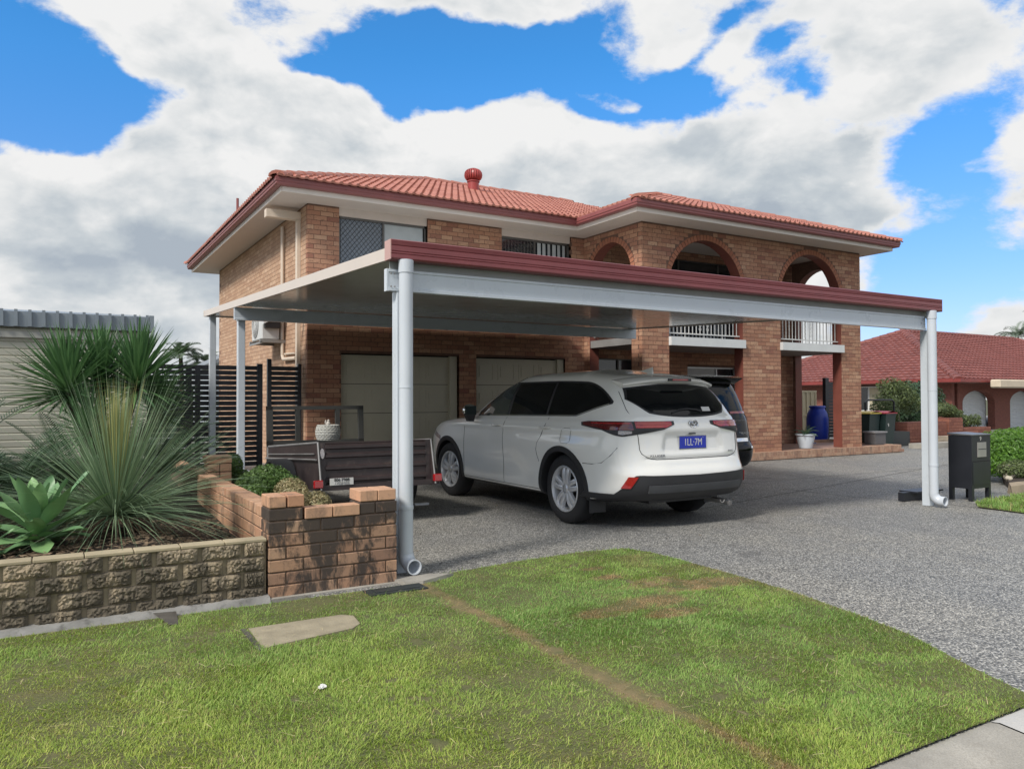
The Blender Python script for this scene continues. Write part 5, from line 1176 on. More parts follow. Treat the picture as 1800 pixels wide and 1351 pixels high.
# ------------------------------------------------------------------ car bodies from plan-view rings
def pchip(xk, yk, x):
    xk = np.asarray(xk, float); yk = np.asarray(yk, float); h = np.diff(xk); dl = np.diff(yk, axis=0) / h[:, None]
    m = np.zeros_like(yk); 
    for i in range(1, len(xk) - 1):
        a, b = dl[i - 1], dl[i]; w1, w2 = 2 * h[i] + h[i - 1], h[i] + 2 * h[i - 1]
        with np.errstate(divide='ignore', invalid='ignore'): mm = (w1 + w2) / (w1 / a + w2 / b)
        m[i] = np.where(a * b > 0, mm, 0)
    m[0], m[-1] = dl[0], dl[-1]
    i = np.clip(np.searchsorted(xk, x, side='right') - 1, 0, len(xk) - 2); t = ((x - xk[i]) / h[i])[:, None]; hh = h[i][:, None]
    return (2 * t ** 3 - 3 * t ** 2 + 1) * yk[i] + (t ** 3 - 2 * t ** 2 + t) * hh * m[i] + (-2 * t ** 3 + 3 * t ** 2) * yk[i + 1] + (t ** 3 - t ** 2) * hh * m[i + 1]
class Body:
    def __init__(s, rings, disp=None, nu=170, nv=64, rc=(.25, .55), smooth=2):
        net = []
        for (zr, zm, zf, W, yr, yf) in rings:
            y4, y10 = yr + rc[1], yf - .55; cr = rc[0]
            ys = [yr, yr + .012, yr + cr * .30, yr + cr, y4] + [y4 + (y10 - y4) * k / 6 for k in range(1, 6)] + [y10, yf - .24, yf - .08, yf - .015, yf]
            xs = [0, .40, .71, .905, .985, 1, 1, 1, 1, 1, .985, .93, .76, .42, 0]; zz = [zr, zr, zr, zr * .85 + zm * .15, zr * .3 + zm * .7, zm, zm, zm, zm, zm * .8 + zf * .2, zm * .35 + zf * .65, zf * .9 + zm * .1, zf, zf, zf]
            net.append([(-W * a, b, c) for a, b, c in zip(xs, ys, zz)])
        net = np.array(net); ds = np.linalg.norm(np.diff(net[2:6].mean(0), axis=0), axis=1); tu = np.concatenate([[0], np.cumsum(ds)]); 
        U = np.linspace(0, tu[-1], nu); A = np.array([pchip(tu, r, U) for r in net])
        dk = np.linalg.norm(np.diff(A[:, ::10], axis=0), axis=2).mean(1); tv = np.concatenate([[0], np.cumsum(dk)]); Vv = np.linspace(0, tv[-1], nv)
        P = np.stack([pchip(tv, A[:, j], Vv) for j in range(nu)], 1)   # (nv,nu,3)
        for _ in range(smooth):
            Q = P.copy(); Q[1:-1, 1:-1] = P[1:-1, 1:-1] * .5 + .125 * (P[:-2, 1:-1] + P[2:, 1:-1] + P[1:-1, :-2] + P[1:-1, 2:]); 
            Q[1:-1, 0, 1:] = P[1:-1, 0, 1:] * .5 + .25 * (P[1:-1, 1, 1:] + P[1:-1, 1, 1:]); P = Q
        P[:, 0, 0] = 0; P[:, -1, 0] = 0; P[-1, :, 0] = 0
        if disp is not None: P = disp(P)
        s.P = P; s.nu, s.nv = nu, nv; s.cache = {}
    def sec(s, z):
        k = round(z, 3)
        if k not in s.cache:
            P = s.P; Z = P[:, :, 2]; m = int(s.nv * .93); out_ = np.zeros((s.nu, 3))
            for j in range(s.nu):
                zc = Z[:m, j]; i = np.searchsorted(np.maximum.accumulate(zc), k); i = min(max(i, 1), m - 1); a, b = zc[i - 1], zc[i]; t = 0 if b == a else min(1, max(0, (k - a) / (b - a))); out_[j] = P[i - 1, j] * (1 - t) + P[i, j] * t; out_[j, 2] = k
            s.cache[k] = out_
        return s.cache[k]
    def side(s, y, z, sg=-1):
        c = s.sec(z); j0 = int(s.nu * .12); seg = c[j0:int(s.nu * .93)]; x = np.interp(y, seg[:, 1], seg[:, 0]); return np.array([x * -sg if sg == 1 else x, y, z])
    def rear(s, x, z):
        c = s.sec(z); seg = c[:int(s.nu * .30)]; xs = -seg[:, 0]; y = np.interp(abs(x), xs, seg[:, 1]); return np.array([x, y, z])
    def wrap(s, a, z):
        """a: distance from the rear centre along the plan, negative = left side"""
        c = s.sec(z); d = np.concatenate([[0], np.cumsum(np.linalg.norm(np.diff(c, axis=0), axis=1))]); q = [np.interp(abs(a), d, c[:, k]) for k in range(3)]
        return np.array([q[0] if a < 0 else -q[0], q[1], z])
    def mesh(s):
        P = s.P; nv, nu = s.nv, s.nu; L_ = P.reshape(-1, 3); R_ = L_ * np.array([-1, 1, 1]); V = np.concatenate([L_, R_]); n = nv * nu
        F = [(i * nu + j, (i + 1) * nu + j, (i + 1) * nu + j + 1, i * nu + j + 1) for i in range(nv - 1) for j in range(nu - 1)]
        F += [tuple(n + k for k in f[::-1]) for f in F]
        F += [(j, j + 1, n + j + 1, n + j) for j in range(nu - 1)]
        return V, F
def patch(mb, fn, nu, nv, off, skirt=.012, M_=None):
    """fn(a,b) in [0,1]^2 -> point on body; offset outwards and closed towards the body"""
    G = np.array([[fn(i / nu, j / nv) for j in range(nv + 1)] for i in range(nu + 1)]); N = np.zeros_like(G)
    du = np.gradient(G, axis=0); dv_ = np.gradient(G, axis=1); N = np.cross(du, dv_); N /= (np.linalg.norm(N, axis=2)[:, :, None] + 1e-9)
    c = np.array([0, 1.2, .9]); sgn = np.sign(((G - c) * N).sum(2).mean()); N *= sgn
    O = G + N * off; mb.grid(O)
    B = [O[i, 0] for i in range(nu + 1)] + [O[nu, j] for j in range(1, nv + 1)] + [O[i, nv] for i in range(nu - 1, -1, -1)] + [O[0, j] for j in range(nv - 1, 0, -1)]
    C = [G[i, 0] - N[i, 0] * skirt for i in range(nu + 1)] + [G[nu, j] - N[nu, j] * skirt for j in range(1, nv + 1)] + [G[i, nv] - N[i, nv] * skirt for i in range(nu - 1, -1, -1)] + [G[0, j] - N[0, j] * skirt for j in range(nv - 1, 0, -1)]
    n = len(B); mb.add(B + C, [(i, (i + 1) % n, n + (i + 1) % n, n + i) for i in range(n)])
def sstep(a, b, x): t = np.clip((x - a) / (b - a), 0, 1); return t * t * (3 - 2 * t)
def cut_body(body, name, mt, th, wheels, Rw, xin):
    V, F = body.mesh(); me = bpy.data.meshes.new(name); me.from_pydata(V.tolist(), [], F)
    bm = bmesh.new(); bm.from_mesh(me); bmesh.ops.remove_doubles(bm, verts=bm.verts, dist=2e-4); bmesh.ops.recalc_face_normals(bm, faces=bm.faces); bm.to_mesh(me); bm.free()
    o = bpy.data.objects.new(name, me); COL.objects.link(o); me.materials.append(mt); me.materials.append(PLBLK)
    cm_ = MB()
    for (y, z) in wheels:
        for sg in (-1, 1):
            n = 40; V2 = []; 
            for x in (xin * sg, 1.4 * sg):
                for k in range(n): V2.append((x, y + Rw * math.cos(2 * math.pi * k / n), z + Rw * math.sin(2 * math.pi * k / n)))
            cm_.add(V2, [tuple(range(n)), tuple(range(2 * n - 1, n - 1, -1))] + [(k, n + k, n + (k + 1) % n, (k + 1) % n) for k in range(n)])
    c = cm_.build('cutter', PLBLK)
    md = o.modifiers.new('b', 'BOOLEAN'); md.operation = 'DIFFERENCE'; md.object = c; md.solver = 'EXACT'
    dg = bpy.context.evaluated_depsgraph_get(); me2 = bpy.data.meshes.new_from_object(o.evaluated_get(dg)); o.modifiers.clear(); o.data = me2
    bpy.data.objects.remove(c); me2.materials.clear(); me2.materials.append(mt); me2.materials.append(PLBLK)
    mi = []
    for p in me2.polygons:
        q = p.center; k = 0
        for (y, z) in wheels:
            d = math.hypot(q.y - y, q.z - z)
            if abs(q.x) > xin - .01 and d < Rw + .004 and (abs(p.normal.x) < .5 or abs(abs(q.x) - xin) < .01): k = 1
        if q.z < .36 and p.normal.z < -.6: k = 1
        mi.append(k)
    me2.polygons.foreach_set('material_index', mi); sharp(me2, 38); o.parent = th.o; return o
def text(txt, size, mat, name='lettering', ext=.002):
    cu = bpy.data.curves.new(name, 'FONT'); cu.body = txt; cu.size = size; cu.extrude = ext; cu.align_x = 'CENTER'; cu.align_y = 'CENTER'
    o = bpy.data.objects.new(name, cu); COL.objects.link(o); dg = bpy.context.evaluated_depsgraph_get(); me = bpy.data.meshes.new_from_object(o.evaluated_get(dg)); bpy.data.objects.remove(o)
    me.materials.clear(); me.materials.append(mat); o = bpy.data.objects.new(name, me); COL.objects.link(o); return o
def on_rear(o, th, p, tilt=0., parent=None):
    o.parent = parent or th.o; o.location = tuple(p); o.rotation_euler = (math.pi / 2 - tilt, 0, 0)
def seam(mb, pts, w_=.0035, off=.0015):
    mb.tube([tuple(p) for p in pts], w_, 4, cap=False)
# ------------------------------------------------------------------ WHITE SUV
WB = 2.93; WR = .385
car = Th('white_suv', 'large white family wagon parked under the carport, seen from behind', 'car', (5.86, 7.10, -.05), rotz=rad(-.4), group='cars parked in front of the garage')
RG = [(.31, .26, .27, .80, -.90, 3.60), (.36, .30, .32, .925, -1.05, 3.74), (.46, .37, .46, .955, -1.12, 3.80), (.60, .51, .59, .962, -1.135, 3.83), (.72, .67, .73, .965, -1.09, 3.83), (.90, .84, .88, .960, -1.06, 3.80),
      (1.06, 1.0, .99, .950, -1.045, 3.68), (1.16, 1.11, 1.06, .925, -1.025, 3.50), (1.235, 1.175, 1.165, .885, -.985, 2.66), (1.37, 1.34, 1.36, .825, -.90, 2.26), (1.52, 1.54, 1.56, .735, -.765, 1.78), (1.59, 1.645, 1.66, .665, -.69, 1.50), (1.635, 1.70, 1.70, .53, -.61, 1.40), (1.66, 1.725, 1.715, .25, -.56, 1.36), (1.665, 1.73, 1.72, 0, -.55, 1.35)]
def dispw(P):
    P = P.copy(); x, y, z = P[..., 0], P[..., 1], P[..., 2]; sd = sstep(.5, .8, -x) * sstep(-1.0, -.75, y)
    h = .028 * np.exp(-((y + .02) / .62) ** 2 - ((z - .84) / .17) ** 2) + .018 * np.exp(-((y - WB) / .5) ** 2 - ((z - .82) / .16) ** 2) - .020 * np.exp(-((y - 1.45) / .80) ** 4 - ((z - .60) / .17) ** 2) + .014 * np.exp(-((z - 1.045) / .028) ** 2) * sstep(3.6, 3.0, y) * sstep(-.9, -.5, y) + .016 * sstep(-.12, .12, (.48 * (1.15 - y) + .75 * (z - .42)) / .89 - .30) * sstep(1.0, .86, z) * sstep(-.9, -.3, y) * sstep(1.6, .9, y)
    P[..., 0] -= h * sd
    # rear: number plate recess, shelf of the bumper, crease below lamps
    bk = sstep(-.75, -.95, y); ax = -x
    rec = sstep(.44, .385, ax + .28 * (z - .87)) * sstep(.815, .84, z) * sstep(1.025, 1.0, z); P[..., 1] += .034 * rec * bk
    P[..., 1] += -.014 * np.exp(-((z - 1.075) / .035) ** 2) * bk * sstep(.95, .6, ax)
    P[..., 1] += .016 * np.exp(-((z - .765) / .016) ** 2) * bk * sstep(.70, .62, ax)
    return P
bd = Body(RG, dispw, nu=230, nv=110, smooth=2)
body = cut_body(bd, 'body', CARW, car, [(0, WR), (WB, WR)], .425, .60)
for (y, st) in ((0, 0), (WB, rad(4))):
    for sg in (-1, 1): wheel(car, sg * .835, y, WR, WR, .235, sg, .255, steer=st)
# wheel arch cladding
for y0 in (0, WB):
    for sg in (-1, 1):
        mb = MB()
        def f(a, b, y0=y0, sg=sg):
            q = rad(-22 + 224 * a); r = .418 + .062 * b; y, z = y0 + r * math.cos(q), WR + r * math.sin(q); return bd.side(y, max(z, .262), sg)
        patch(mb, f, 36, 3, .010); mb.build('arch_cladding', PLBLK, car, smooth=True)
for sg in (-1, 1): MB().box((min(sg * .72, sg * .93), -.462, .17), (max(sg * .72, sg * .93), -.450, .46)).build('mud_flap', PLBLK, car)
# side windows
def sidewin(y0, y1, zb, zt, sg, mt, nu=22, off=.004, parent=None, name='side_window'):
    mb = MB(); patch(mb, lambda a, b: bd.side(y0 + (y1 - y0) * a, zb(y0 + (y1 - y0) * a) + (zt(y0 + (y1 - y0) * a) - zb(y0 + (y1 - y0) * a)) * b, sg), nu, 8, off); return mb.build(name, mt, car, parent, smooth=True)
def ztop(y):   # window line: drops at the rear quarter and along the screen pillar
    t = 1.575 - .03 * max(0, (.7 - y)) ** 2
    if y > 1.50: t = min(t, 1.575 - (y - 1.50) * .52 - .08 * (y - 1.50) ** 2)
    if y < -.05: t = min(t, 1.56 - (-.05 - y) ** 2 * .62)
    return t
def zbot(y): return 1.185 + .030 * (1.9 - y) / 2.4 + (.0 if y > -.15 else (-.15 - y) * .26)
for sg in (-1, 1):
    sur = sidewin(-.655, 2.16, lambda y: zbot(y) - .018, lambda y: max(zbot(y) - .01, ztop(y) + .022), sg, PLBLK, 50, .0035, name='window_surround')
    sidewin(-.615, .42, zbot, lambda y: max(zbot(y) + .004, ztop(y)), sg, GLASSC, off=.007); sidewin(.47, 1.30, zbot, ztop, sg, GLASSC, off=.007)
    sidewin(1.36, 2.10, zbot, lambda y: max(zbot(y) + .003, ztop(y)), sg, GLASSL, off=.007)
    mb = MB(); patch(mb, lambda a, b: bd.side(-.62 + 2.70 * a, zbot(-.62 + 2.70 * a) - .016 + .010 * b, sg), 40, 1, .010, .004); mb.build('belt_trim', CHR, car)
    mb = MB()
    seam(mb, [bd.side(1.33 + .03 * math.sin((z - .3) * 3), z, sg) for z in np.linspace(.345, 1.16, 16)]); seam(mb, [bd.side(2.44 - .02 * math.sin((z - .3) * 2), z, sg) for z in np.linspace(.345, 1.14, 14)])
    seam(mb, [bd.side(y, z, sg) for y, z in ((.38, 1.17), (.40, 1.06), (.45, .95), (.50, .88), (.52, .80), (.50, .74), (.46, .66))]); seam(mb, [bd.side(y, .338, sg) for y in np.linspace(.48, 2.44, 14)])
    seam(mb, [bd.side(y, z, sg) for y, z in ((-.40, .70), (-.55, .70), (-.68, .72), (-.78, .80), (-.84, .88))])
    mb.build('door_gap', SEAM, car)
    mb = MB()
    for yh in (.25, 1.40):
        p0 = bd.side(yh, 1.06, sg); p1 = bd.side(yh + .22, 1.055, sg); o_ = np.array([sg * .034, 0, 0]); pts = [p0, p0 + o_ * .8 + (0, .02, 0), p0 + o_ + (0, .06, 0), p1 + o_ + (0, -.06, 0), p1 + o_ * .8 + (0, -.02, 0), p1]
        mb.tube([tuple(p) for p in pts], .0125, 8)
    mb.build('door_handle', CARW, car, smooth=True)
    # mirror
    p = bd.side(2.02, 1.18, sg); mb = MB(); bmm = bmesh.new(); bmesh.ops.create_uvsphere(bmm, u_segments=20, v_segments=12, radius=1)
    V = [(v.co.x * .105, v.co.y * .075 * (1 if v.co.y > 0 else .35), v.co.z * .085) for v in bmm.verts]; F = [tuple(q.index for q in f.verts) for f in bmm.faces]; bmm.free(); c = (sg * (1.03), 2.12, 1.235)
    mb.add([(v[0] + c[0], v[1] + c[1], v[2] + c[2]) for v in V], F); mr = mb.build('mirror', CHR if sg == -1 else CARW, car, smooth=True)
    MB().box((c[0] - .085, c[1] - .031, c[2] - .062), (c[0] + .085, c[1] - .027, c[2] + .062)).build('mirror_glass', GLASSL, car, mr)
    MB().prism([(c[0] - .05, 1.09), (c[0] + .03, 1.09), (c[0] + .05, 1.18), (c[0] - .09, 1.18)], 'y', 2.05, 2.12).build('mirror_foot', PLBLK, car, mr)
# fuel flap (this side)
mb = MB(); seam(mb, [bd.side(y, z, -1) for y, z in ((-.16, 1.04), (-.16, .92), (-.12, .895), (0, .90), (.03, .94), (.02, 1.04), (-.02, 1.06), (-.13, 1.06), (-.16, 1.04))], .0022); mb.build('fuel_flap', SEAM, car)
# rear screen
def hw(t): return .50 + .16 * min(1, t / .5) ** .8 - .055 * max(0, (t - .5) / .5)
def zrb(x): return 1.205 + .06 * (abs(x) / .6) ** 2.4
def fscr(a, t, g=0): 
    x = (2 * a - 1) * (hw(t) + g); zb_ = zrb(x) - g; zt_ = 1.525 + g - .05 * (abs(x) / .65) ** 2; return bd.rear(x, zb_ + (zt_ - zb_) * t)
mb = MB(); patch(mb, lambda a, t: fscr(a, t, .018), 34, 12, .003); mb.build('rear_screen_seal', PLBLK, car, smooth=True)
mb = MB(); patch(mb, lambda a, t: fscr(a, t), 34, 12, .006); rs = mb.build('rear_screen', GLASSC, car, smooth=True)
# white sticker on the screen, lower corner
mb = MB(); patch(mb, lambda a, t: bd.rear(.20 + .12 * a, 1.245 + .045 * t) , 6, 2, .0085, .001); mb.build('sticker', PLW, car, rs)
# wiper
mb = MB(); P_ = [bd.rear(x, z) + (0, -.018, 0) for x, z in ((.17, 1.25), (.10, 1.265), (-.02, 1.275), (-.14, 1.265), (-.25, 1.235))]; mb.tube([tuple(p) for p in P_], .010, 6, r2=.006); mb.build('wiper', PLBLK, car, smooth=True)
# spoiler
G = []
for i in range(21):
    x = -.645 + 1.29 * i / 20; q = abs(x) / .645; yb_ = -.845 + .17 * q ** 2.2; zt_ = 1.625 - .055 * q ** 2.5
    G.append([(x * .93, -.50 + .1 * q ** 3, zt_ + .022), (x, yb_ + .18, zt_ + .014), (x, yb_ + .05, zt_ - .008), (x, yb_, zt_ - .028), (x, yb_ + .008, zt_ - .050), (x * .97, yb_ + .10, zt_ - .085), (x * .95, yb_ + .16, zt_ - .09)])
mb = MB(); mb.grid(G); mb.add(G[0], [tuple(range(7))]); mb.add(G[-1], [tuple(range(6, -1, -1))]); sp_ = mb.build('roof_spoiler', CARW, car, smooth=True, deg=50)
MB().box((-.16, -.853, 1.572), (.16, -.82, 1.600)).build('brake_light_housing', PLBLK, car, sp_); MB().box((-.11, -.858, 1.577), (.11, -.83, 1.595)).build('brake_light', REDL, car, sp_)
mb = MB(); mb.add([(-.016, -.40, 1.66), (.016, -.40, 1.66), (.016, -.20, 1.70), (-.016, -.20, 1.70), (0, -.41, 1.742)], [(0, 1, 4), (1, 2, 4), (2, 3, 4), (3, 0, 4)]); mb.build('aerial_fin', CARW, car)
# lamps: wrap from the tailgate round to the side
for sg in (-1, 1):
    def lamp(s0, s1, zt, zb_, mt, off, name='tail_light', par=None):
        mb = MB(); patch(mb, lambda a, b: bd.wrap(sg * (s0 + (s1 - s0) * a), zb_(s0 + (s1 - s0) * a) + (zt(s0 + (s1 - s0) * a) - zb_(s0 + (s1 - s0) * a)) * b), 40, 5, off); return mb.build(name, mt, car, par, smooth=True)
    T = lambda s_: 1.142 - .006 * max(0, s_ - .9) + (-.10 * max(0, s_ - 1.30)); Bm = lambda s_: np.interp(s_, [.26, .40, .86, .94, 1.10, 1.42], [1.118, 1.072, 1.000, 1.012, 1.065, 1.105])
    L0 = lamp(.26, 1.42, lambda s_: T(s_) + .006, lambda s_: Bm(s_) - .008, PLBLK, .008, 'tail_light')
    lamp(.30, .72, T, lambda s_: max(Bm(s_), 1.078), REDL, .014, 'lens', L0); lamp(.745, 1.38, T, lambda s_: max(Bm(s_) + .004, 1.058), REDD, .014, 'lens', L0)
    lamp(.33, .71, lambda s_: 1.128, lambda s_: 1.108, REDL, .018, 'lens', L0); lamp(.76, 1.24, lambda s_: 1.132, lambda s_: 1.120, REDL, .017, 'lens', L0)
    lamp(.76, .90, lambda s_: 1.052, lambda s_: Bm(s_) + .01, CLRL, .014, 'lens', L0)
    # reflectors in the black bumper
    mb = MB(); patch(mb, lambda a, b: bd.wrap(sg * (.80 + .10 * a - .07 * b + .02), .475 + .115 * b), 5, 5, .026); mb.build('reflector', REDL, car, smooth=True)
mb = MB()
def bt(s_): return np.interp(abs(s_), [0, .6, .72, .79, .88, .98, 1.5], [.590, .60, .605, .60, .50, .405, .40])
patch(mb, lambda a, b: bd.wrap(-1.40 + 2.80 * a, .345 + (bt(-1.40 + 2.80 * a) - .345) * b), 80, 6, .013); bp_ = mb.build('rear_bumper', PLBLK, car, smooth=True)
mb = MB(); patch(mb, lambda a, b: bd.wrap(-.64 + 1.28 * a, .43 + .07 * b), 40, 3, .030); mb.build('bumper_strip', M('bumper_grey', (.05, .053, .058), .4), car, bp_, smooth=True)
MB().box((-.45, -.85, .28), (.45, -.2, .40)).build('underbody', PLBLK, car)
mb = MB(); mb.tube([(.52, -.7, .26), (.52, -1.02, .255), (.52, -1.06, .24)], .03, 10); mb.tube([(.34 + .03 * math.cos(q), -1.12, .30 + .03 * math.sin(q)) for q in np.linspace(math.pi, 2 * math.pi, 8)], .005, 5); mb.build('exhaust_pipe', STEEL, car)
# tailgate gaps
mb = MB()
for sg in (-1, 1): seam(mb, [bd.rear(sg * x, z) + (0, -.001, 0) for x, z in ((.67, 1.46), (.70, 1.36), (.715, 1.27), (.70, 1.14), (.69, .99), (.685, .86), (.67, .82), (.62, .785), (.56, .765), (.5, .757))], .004)
seam(mb, [bd.rear(x, .757) + (0, -.001, 0) for x in np.linspace(-.5, .5, 12)], .0045); 
mb.build('tailgate_gap', SEAM, car)
# plate, badge, lettering
yp = bd.rear(0, .925)[1]; pl = MB().box((-.185, yp - .02, .860), (.185, yp - .004, .985)).build('number_plate', PLB, car)
MB().box((-.192, yp - .016, .853), (.192, yp - .003, .992)).build('plate_frame', CHR, car, pl)
t_ = text('1LL·7M', .105, PLW, ext=.001); t_.scale = (.82, 1, 1); on_rear(t_, car, (0, yp - .021, .921), 0, pl)
t_ = text('·', .05, PLW); on_rear(t_, car, (.14, yp - .021, .968), 0, pl)
yb2 = bd.rear(0, 1.115)[1]; mb = MB()
def oval(cx, cz, a, b_, r): mb.tube([(cx + a * math.cos(q), yb2 - .014, cz + b_ * math.sin(q)) for q in np.linspace(0, 2 * math.pi, 29)], r, 6, cap=False)
oval(0, 1.115, .060, .042, .0048); oval(0, 1.131, .032, .019, .0038); oval(0, 1.115, .015, .038, .0036); mb.build('badge', CHR, car, smooth=True)
MB().lathe([(0, -.010), (.058, -.010), (.062, 0)], (0, yb2, 1.115), 'y', 28, M4=Matrix.Translation((0, 0, 1.115)) @ Matrix.Diagonal((1, 1, .70, 1)) @ Matrix.Translation((0, 0, -1.115))).build('badge_field', M('badge_grey', (.30, .31, .32), .2, .7), car)
t_ = text('KLUGER', .034, CHR); t_.scale = (1.5, 1, 1); on_rear(t_, car, (-.50, bd.rear(-.50, .795)[1] - .006, .795)); t_.rotation_euler[2] = -.10
t_ = text('AWD', .026, CHR); t_.scale = (1.5, 1, 1); on_rear(t_, car, (.55, bd.rear(.55, .815)[1] - .006, .815)); t_.rotation_euler[2] = .10
MB().box((-.05, yp - .03, 1.008), (.03, yp + .02, 1.020)).build('tailgate_button', PLBLK, car)
# head lamp sliver and windscreen
for sg in (-1, 1):
    mb = MB(); patch(mb, lambda a, b: bd.side(3.18 + .42 * a, .80 + .10 * a + (.05 + .03 * a) * b, sg), 14, 4, .006); mb.build('headlight', CLRL, car, smooth=True)
def fws(a, b):
    P = bd.P; nv, nu = bd.nv, bd.nu; i0, i1 = None, None
    zc = P[:, -1, 2]; i0 = int(np.argmin(abs(P[:, -1, 1] - 2.55) + (zc < 1.1) * 9)); i1 = int(np.argmin(abs(P[:, -1, 1] - 1.52) + (zc < 1.4) * 9)); j0 = int(nu * .865)
    i = i0 + (i1 - i0) * b; s_ = abs(2 * a - 1); j = (nu - 1) - (nu - 1 - j0) * s_; i_, j_ = int(i), int(j); q = P[min(i_, nv - 1), min(j_, nu - 1)].copy(); q2 = P[min(i_ + 1, nv - 1), min(j_, nu - 1)]; q = q * (1 - (i - i_)) + q2 * (i - i_)
    if a > .5: q[0] = -q[0]
    return q
mb = MB(); patch(mb, fws, 30, 10, .005, .003); mb.build('windscreen', GLASSL, car, smooth=True)
# ------------------------------------------------------------------ BLACK PEOPLE CARRIER
van = Th('black_people_carrier', 'black people carrier parked nearer the arches, half hidden by the white car', 'car', (8.80, 9.52, -.04), rotz=rad(-1.0), group='cars parked in front of the garage')
RV = [(.26, .25, .26, .76, -.80, 3.45), (.32, .29, .31, .86, -.98, 3.60), (.44, .36, .45, .895, -1.05, 3.68), (.60, .50, .58, .905, -1.07, 3.70), (.70, .66, .70, .90, -1.02, 3.68), (.86, .82, .84, .895, -.99, 3.58), (1.0, .97, .95, .885, -.97, 3.40), (1.08, 1.05, 1.05, .865, -.95, 3.05),
      (1.16, 1.10, 1.12, .845, -.92, 2.75), (1.35, 1.32, 1.35, .80, -.86, 2.25), (1.55, 1.54, 1.55, .73, -.79, 1.80), (1.66, 1.66, 1.66, .66, -.73, 1.55), (1.71, 1.725, 1.71, .5, -.70, 1.45), (1.725, 1.75, 1.73, .25, -.68, 1.42), (1.73, 1.755, 1.735, 0, -.68, 1.42)]
vb = Body(RV, None, nu=150, nv=72, rc=(.17, .45), smooth=2)
cut_body(vb, 'body', CARK, van, [(0, .34), (2.95, .34)], .385, .60)
for y in (0, 2.95):
    for sg in (-1, 1): wheel(van, sg * .79, y, .34, .34, .215, sg, .215)
def vh(t): return .60 + .05 * (1 - t)
mb = MB(); patch(mb, lambda a, t: vb.rear((2 * a - 1) * (.70 - .04 * t), 1.20 + .38 * t), 24, 8, .005); mb.build('rear_screen', GLASSC, van, smooth=True)
for sg in (-1, 1):
    for (s0, s1, zb_, zt_, mt, nm, of) in ((1.02, 3.3, 1.18, 1.56, GLASSC, 'side_window', .005),):
        mb = MB(); patch(mb, lambda a, b: vb.side(-.55 + 2.6 * a, zb_ + (zt_ - zb_ - .30 * max(0, (a - .8) / .2) ** 1) * b, sg), 30, 5, of); mb.build(nm, mt, van, smooth=True)
    mb = MB(); patch(mb, lambda a, t: vb.wrap(sg * (.80 + .16 * a), 1.22 + .36 * t), 8, 8, .007); mb.build('quarter_glass', GLASSL, van, smooth=True)
    mb = MB(); patch(mb, lambda a, b: vb.wrap(sg * (.30 + .82 * a), 1.135 + .035 * b), 24, 3, .010); l0 = mb.build('tail_light', REDL, van, smooth=True)
    mb = MB(); patch(mb, lambda a, b: vb.wrap(sg * (.70 + .42 * a + .16 * (1 - b)), 1.0 + .135 * b), 14, 4, .009); mb.build('lens', M('pink_clear_lens', (.38, .22, .23), .15, var=.35, vs=50, coat=1.), van, l0, smooth=True)
    mb = MB(); patch(mb, lambda a, b: vb.wrap(sg * (.66 + .30 * a), .595 + .03 * b), 10, 2, .012); mb.build('bumper_trim', CHR, van, smooth=True)
    mb = MB(); patch(mb, lambda a, b: vb.wrap(sg * (.96 + .12 * a), .655 + .012 * b), 5, 2, .014); mb.build('reflector', PLW, van)
mb = MB(); patch(mb, lambda a, b: vb.rear(-.62 + 1.24 * a, .70 + .055 * b), 20, 2, .014); mb.build('tailgate_garnish', CHR, van, smooth=True)
mb = MB(); patch(mb, lambda a, b: vb.rear(-.62 + 1.24 * a, 1.02 + .012 * b), 20, 2, .014); mb.build('tailgate_strip', ALUD, van, smooth=True)
G = [[(x, -.60, 1.735), (x, -.80, 1.735 - .02 * abs(x) ** 2), (x, -.93 + .06 * x * x, 1.70 - .02 * abs(x) ** 2), (x, -.91 + .06 * x * x, 1.68), (x * .95, -.76, 1.61), (x * .95, -.66, 1.60)] for x in np.linspace(-.60, .60, 13)]
mb = MB(); mb.grid(G); mb.add(G[0], [tuple(range(6))]); mb.add(G[-1], [tuple(range(5, -1, -1))]); mb.build('roof_spoiler', CARK, van, smooth=True)
t_ = text('TARAGO', .045, PLW); t_.scale = (1.3, 1, 1); on_rear(t_, van, (.56, vb.rear(.56, .83)[1] - .004, .83)); t_.rotation_euler[2] = .08
mb = MB(); seam(mb, [vb.rear(.72, z) for z in np.linspace(.68, 1.15, 6)], .004); seam(mb, [vb.rear(-.72, z) for z in np.linspace(.68, 1.15, 6)], .004); mb.build('tailgate_gap', SEAM, van)
# ------------------------------------------------------------------ TRAILER
tr = Th('box_trailer', 'dark brown box trailer with a mesh cage frame parked beside the brick planter', 'trailer', (3.13, 9.30, -.03), rotz=1e-6)
tr.o.rotation_euler = (rad(-3.4), 0, 0); hw_ = .665; T0, T1, zf, zt = -1.15, 1.08, .43, .815
MB().box((-hw_ + .02, T0 + .02, zf - .05), (hw_ - .02, T1, zf)).build('floor', TRAIL, tr)
tg = MB().box((-hw_ + .07, T0 + .0, zf - .02), (hw_ - .07, T0 + .02, zt)).build('tailgate', TRAIL, tr)
mb = MB()
for z in (zf + .0, zf + .13, zf + .26, zt - .03): mb.prism([(T0 - .022, z - .016), (T0, z - .03), (T0, z + .03), (T0 - .022, z + .012)], 'x', -hw_ + .075, hw_ - .075)
mb.build('pressing', TRAIL, tr, tg); MB().tube([(-hw_ + .07, T0 + .01, zt + .008), (hw_ - .07, T0 + .01, zt + .008)], .014, 8).build('top_rail', TRAIL, tr, tg)
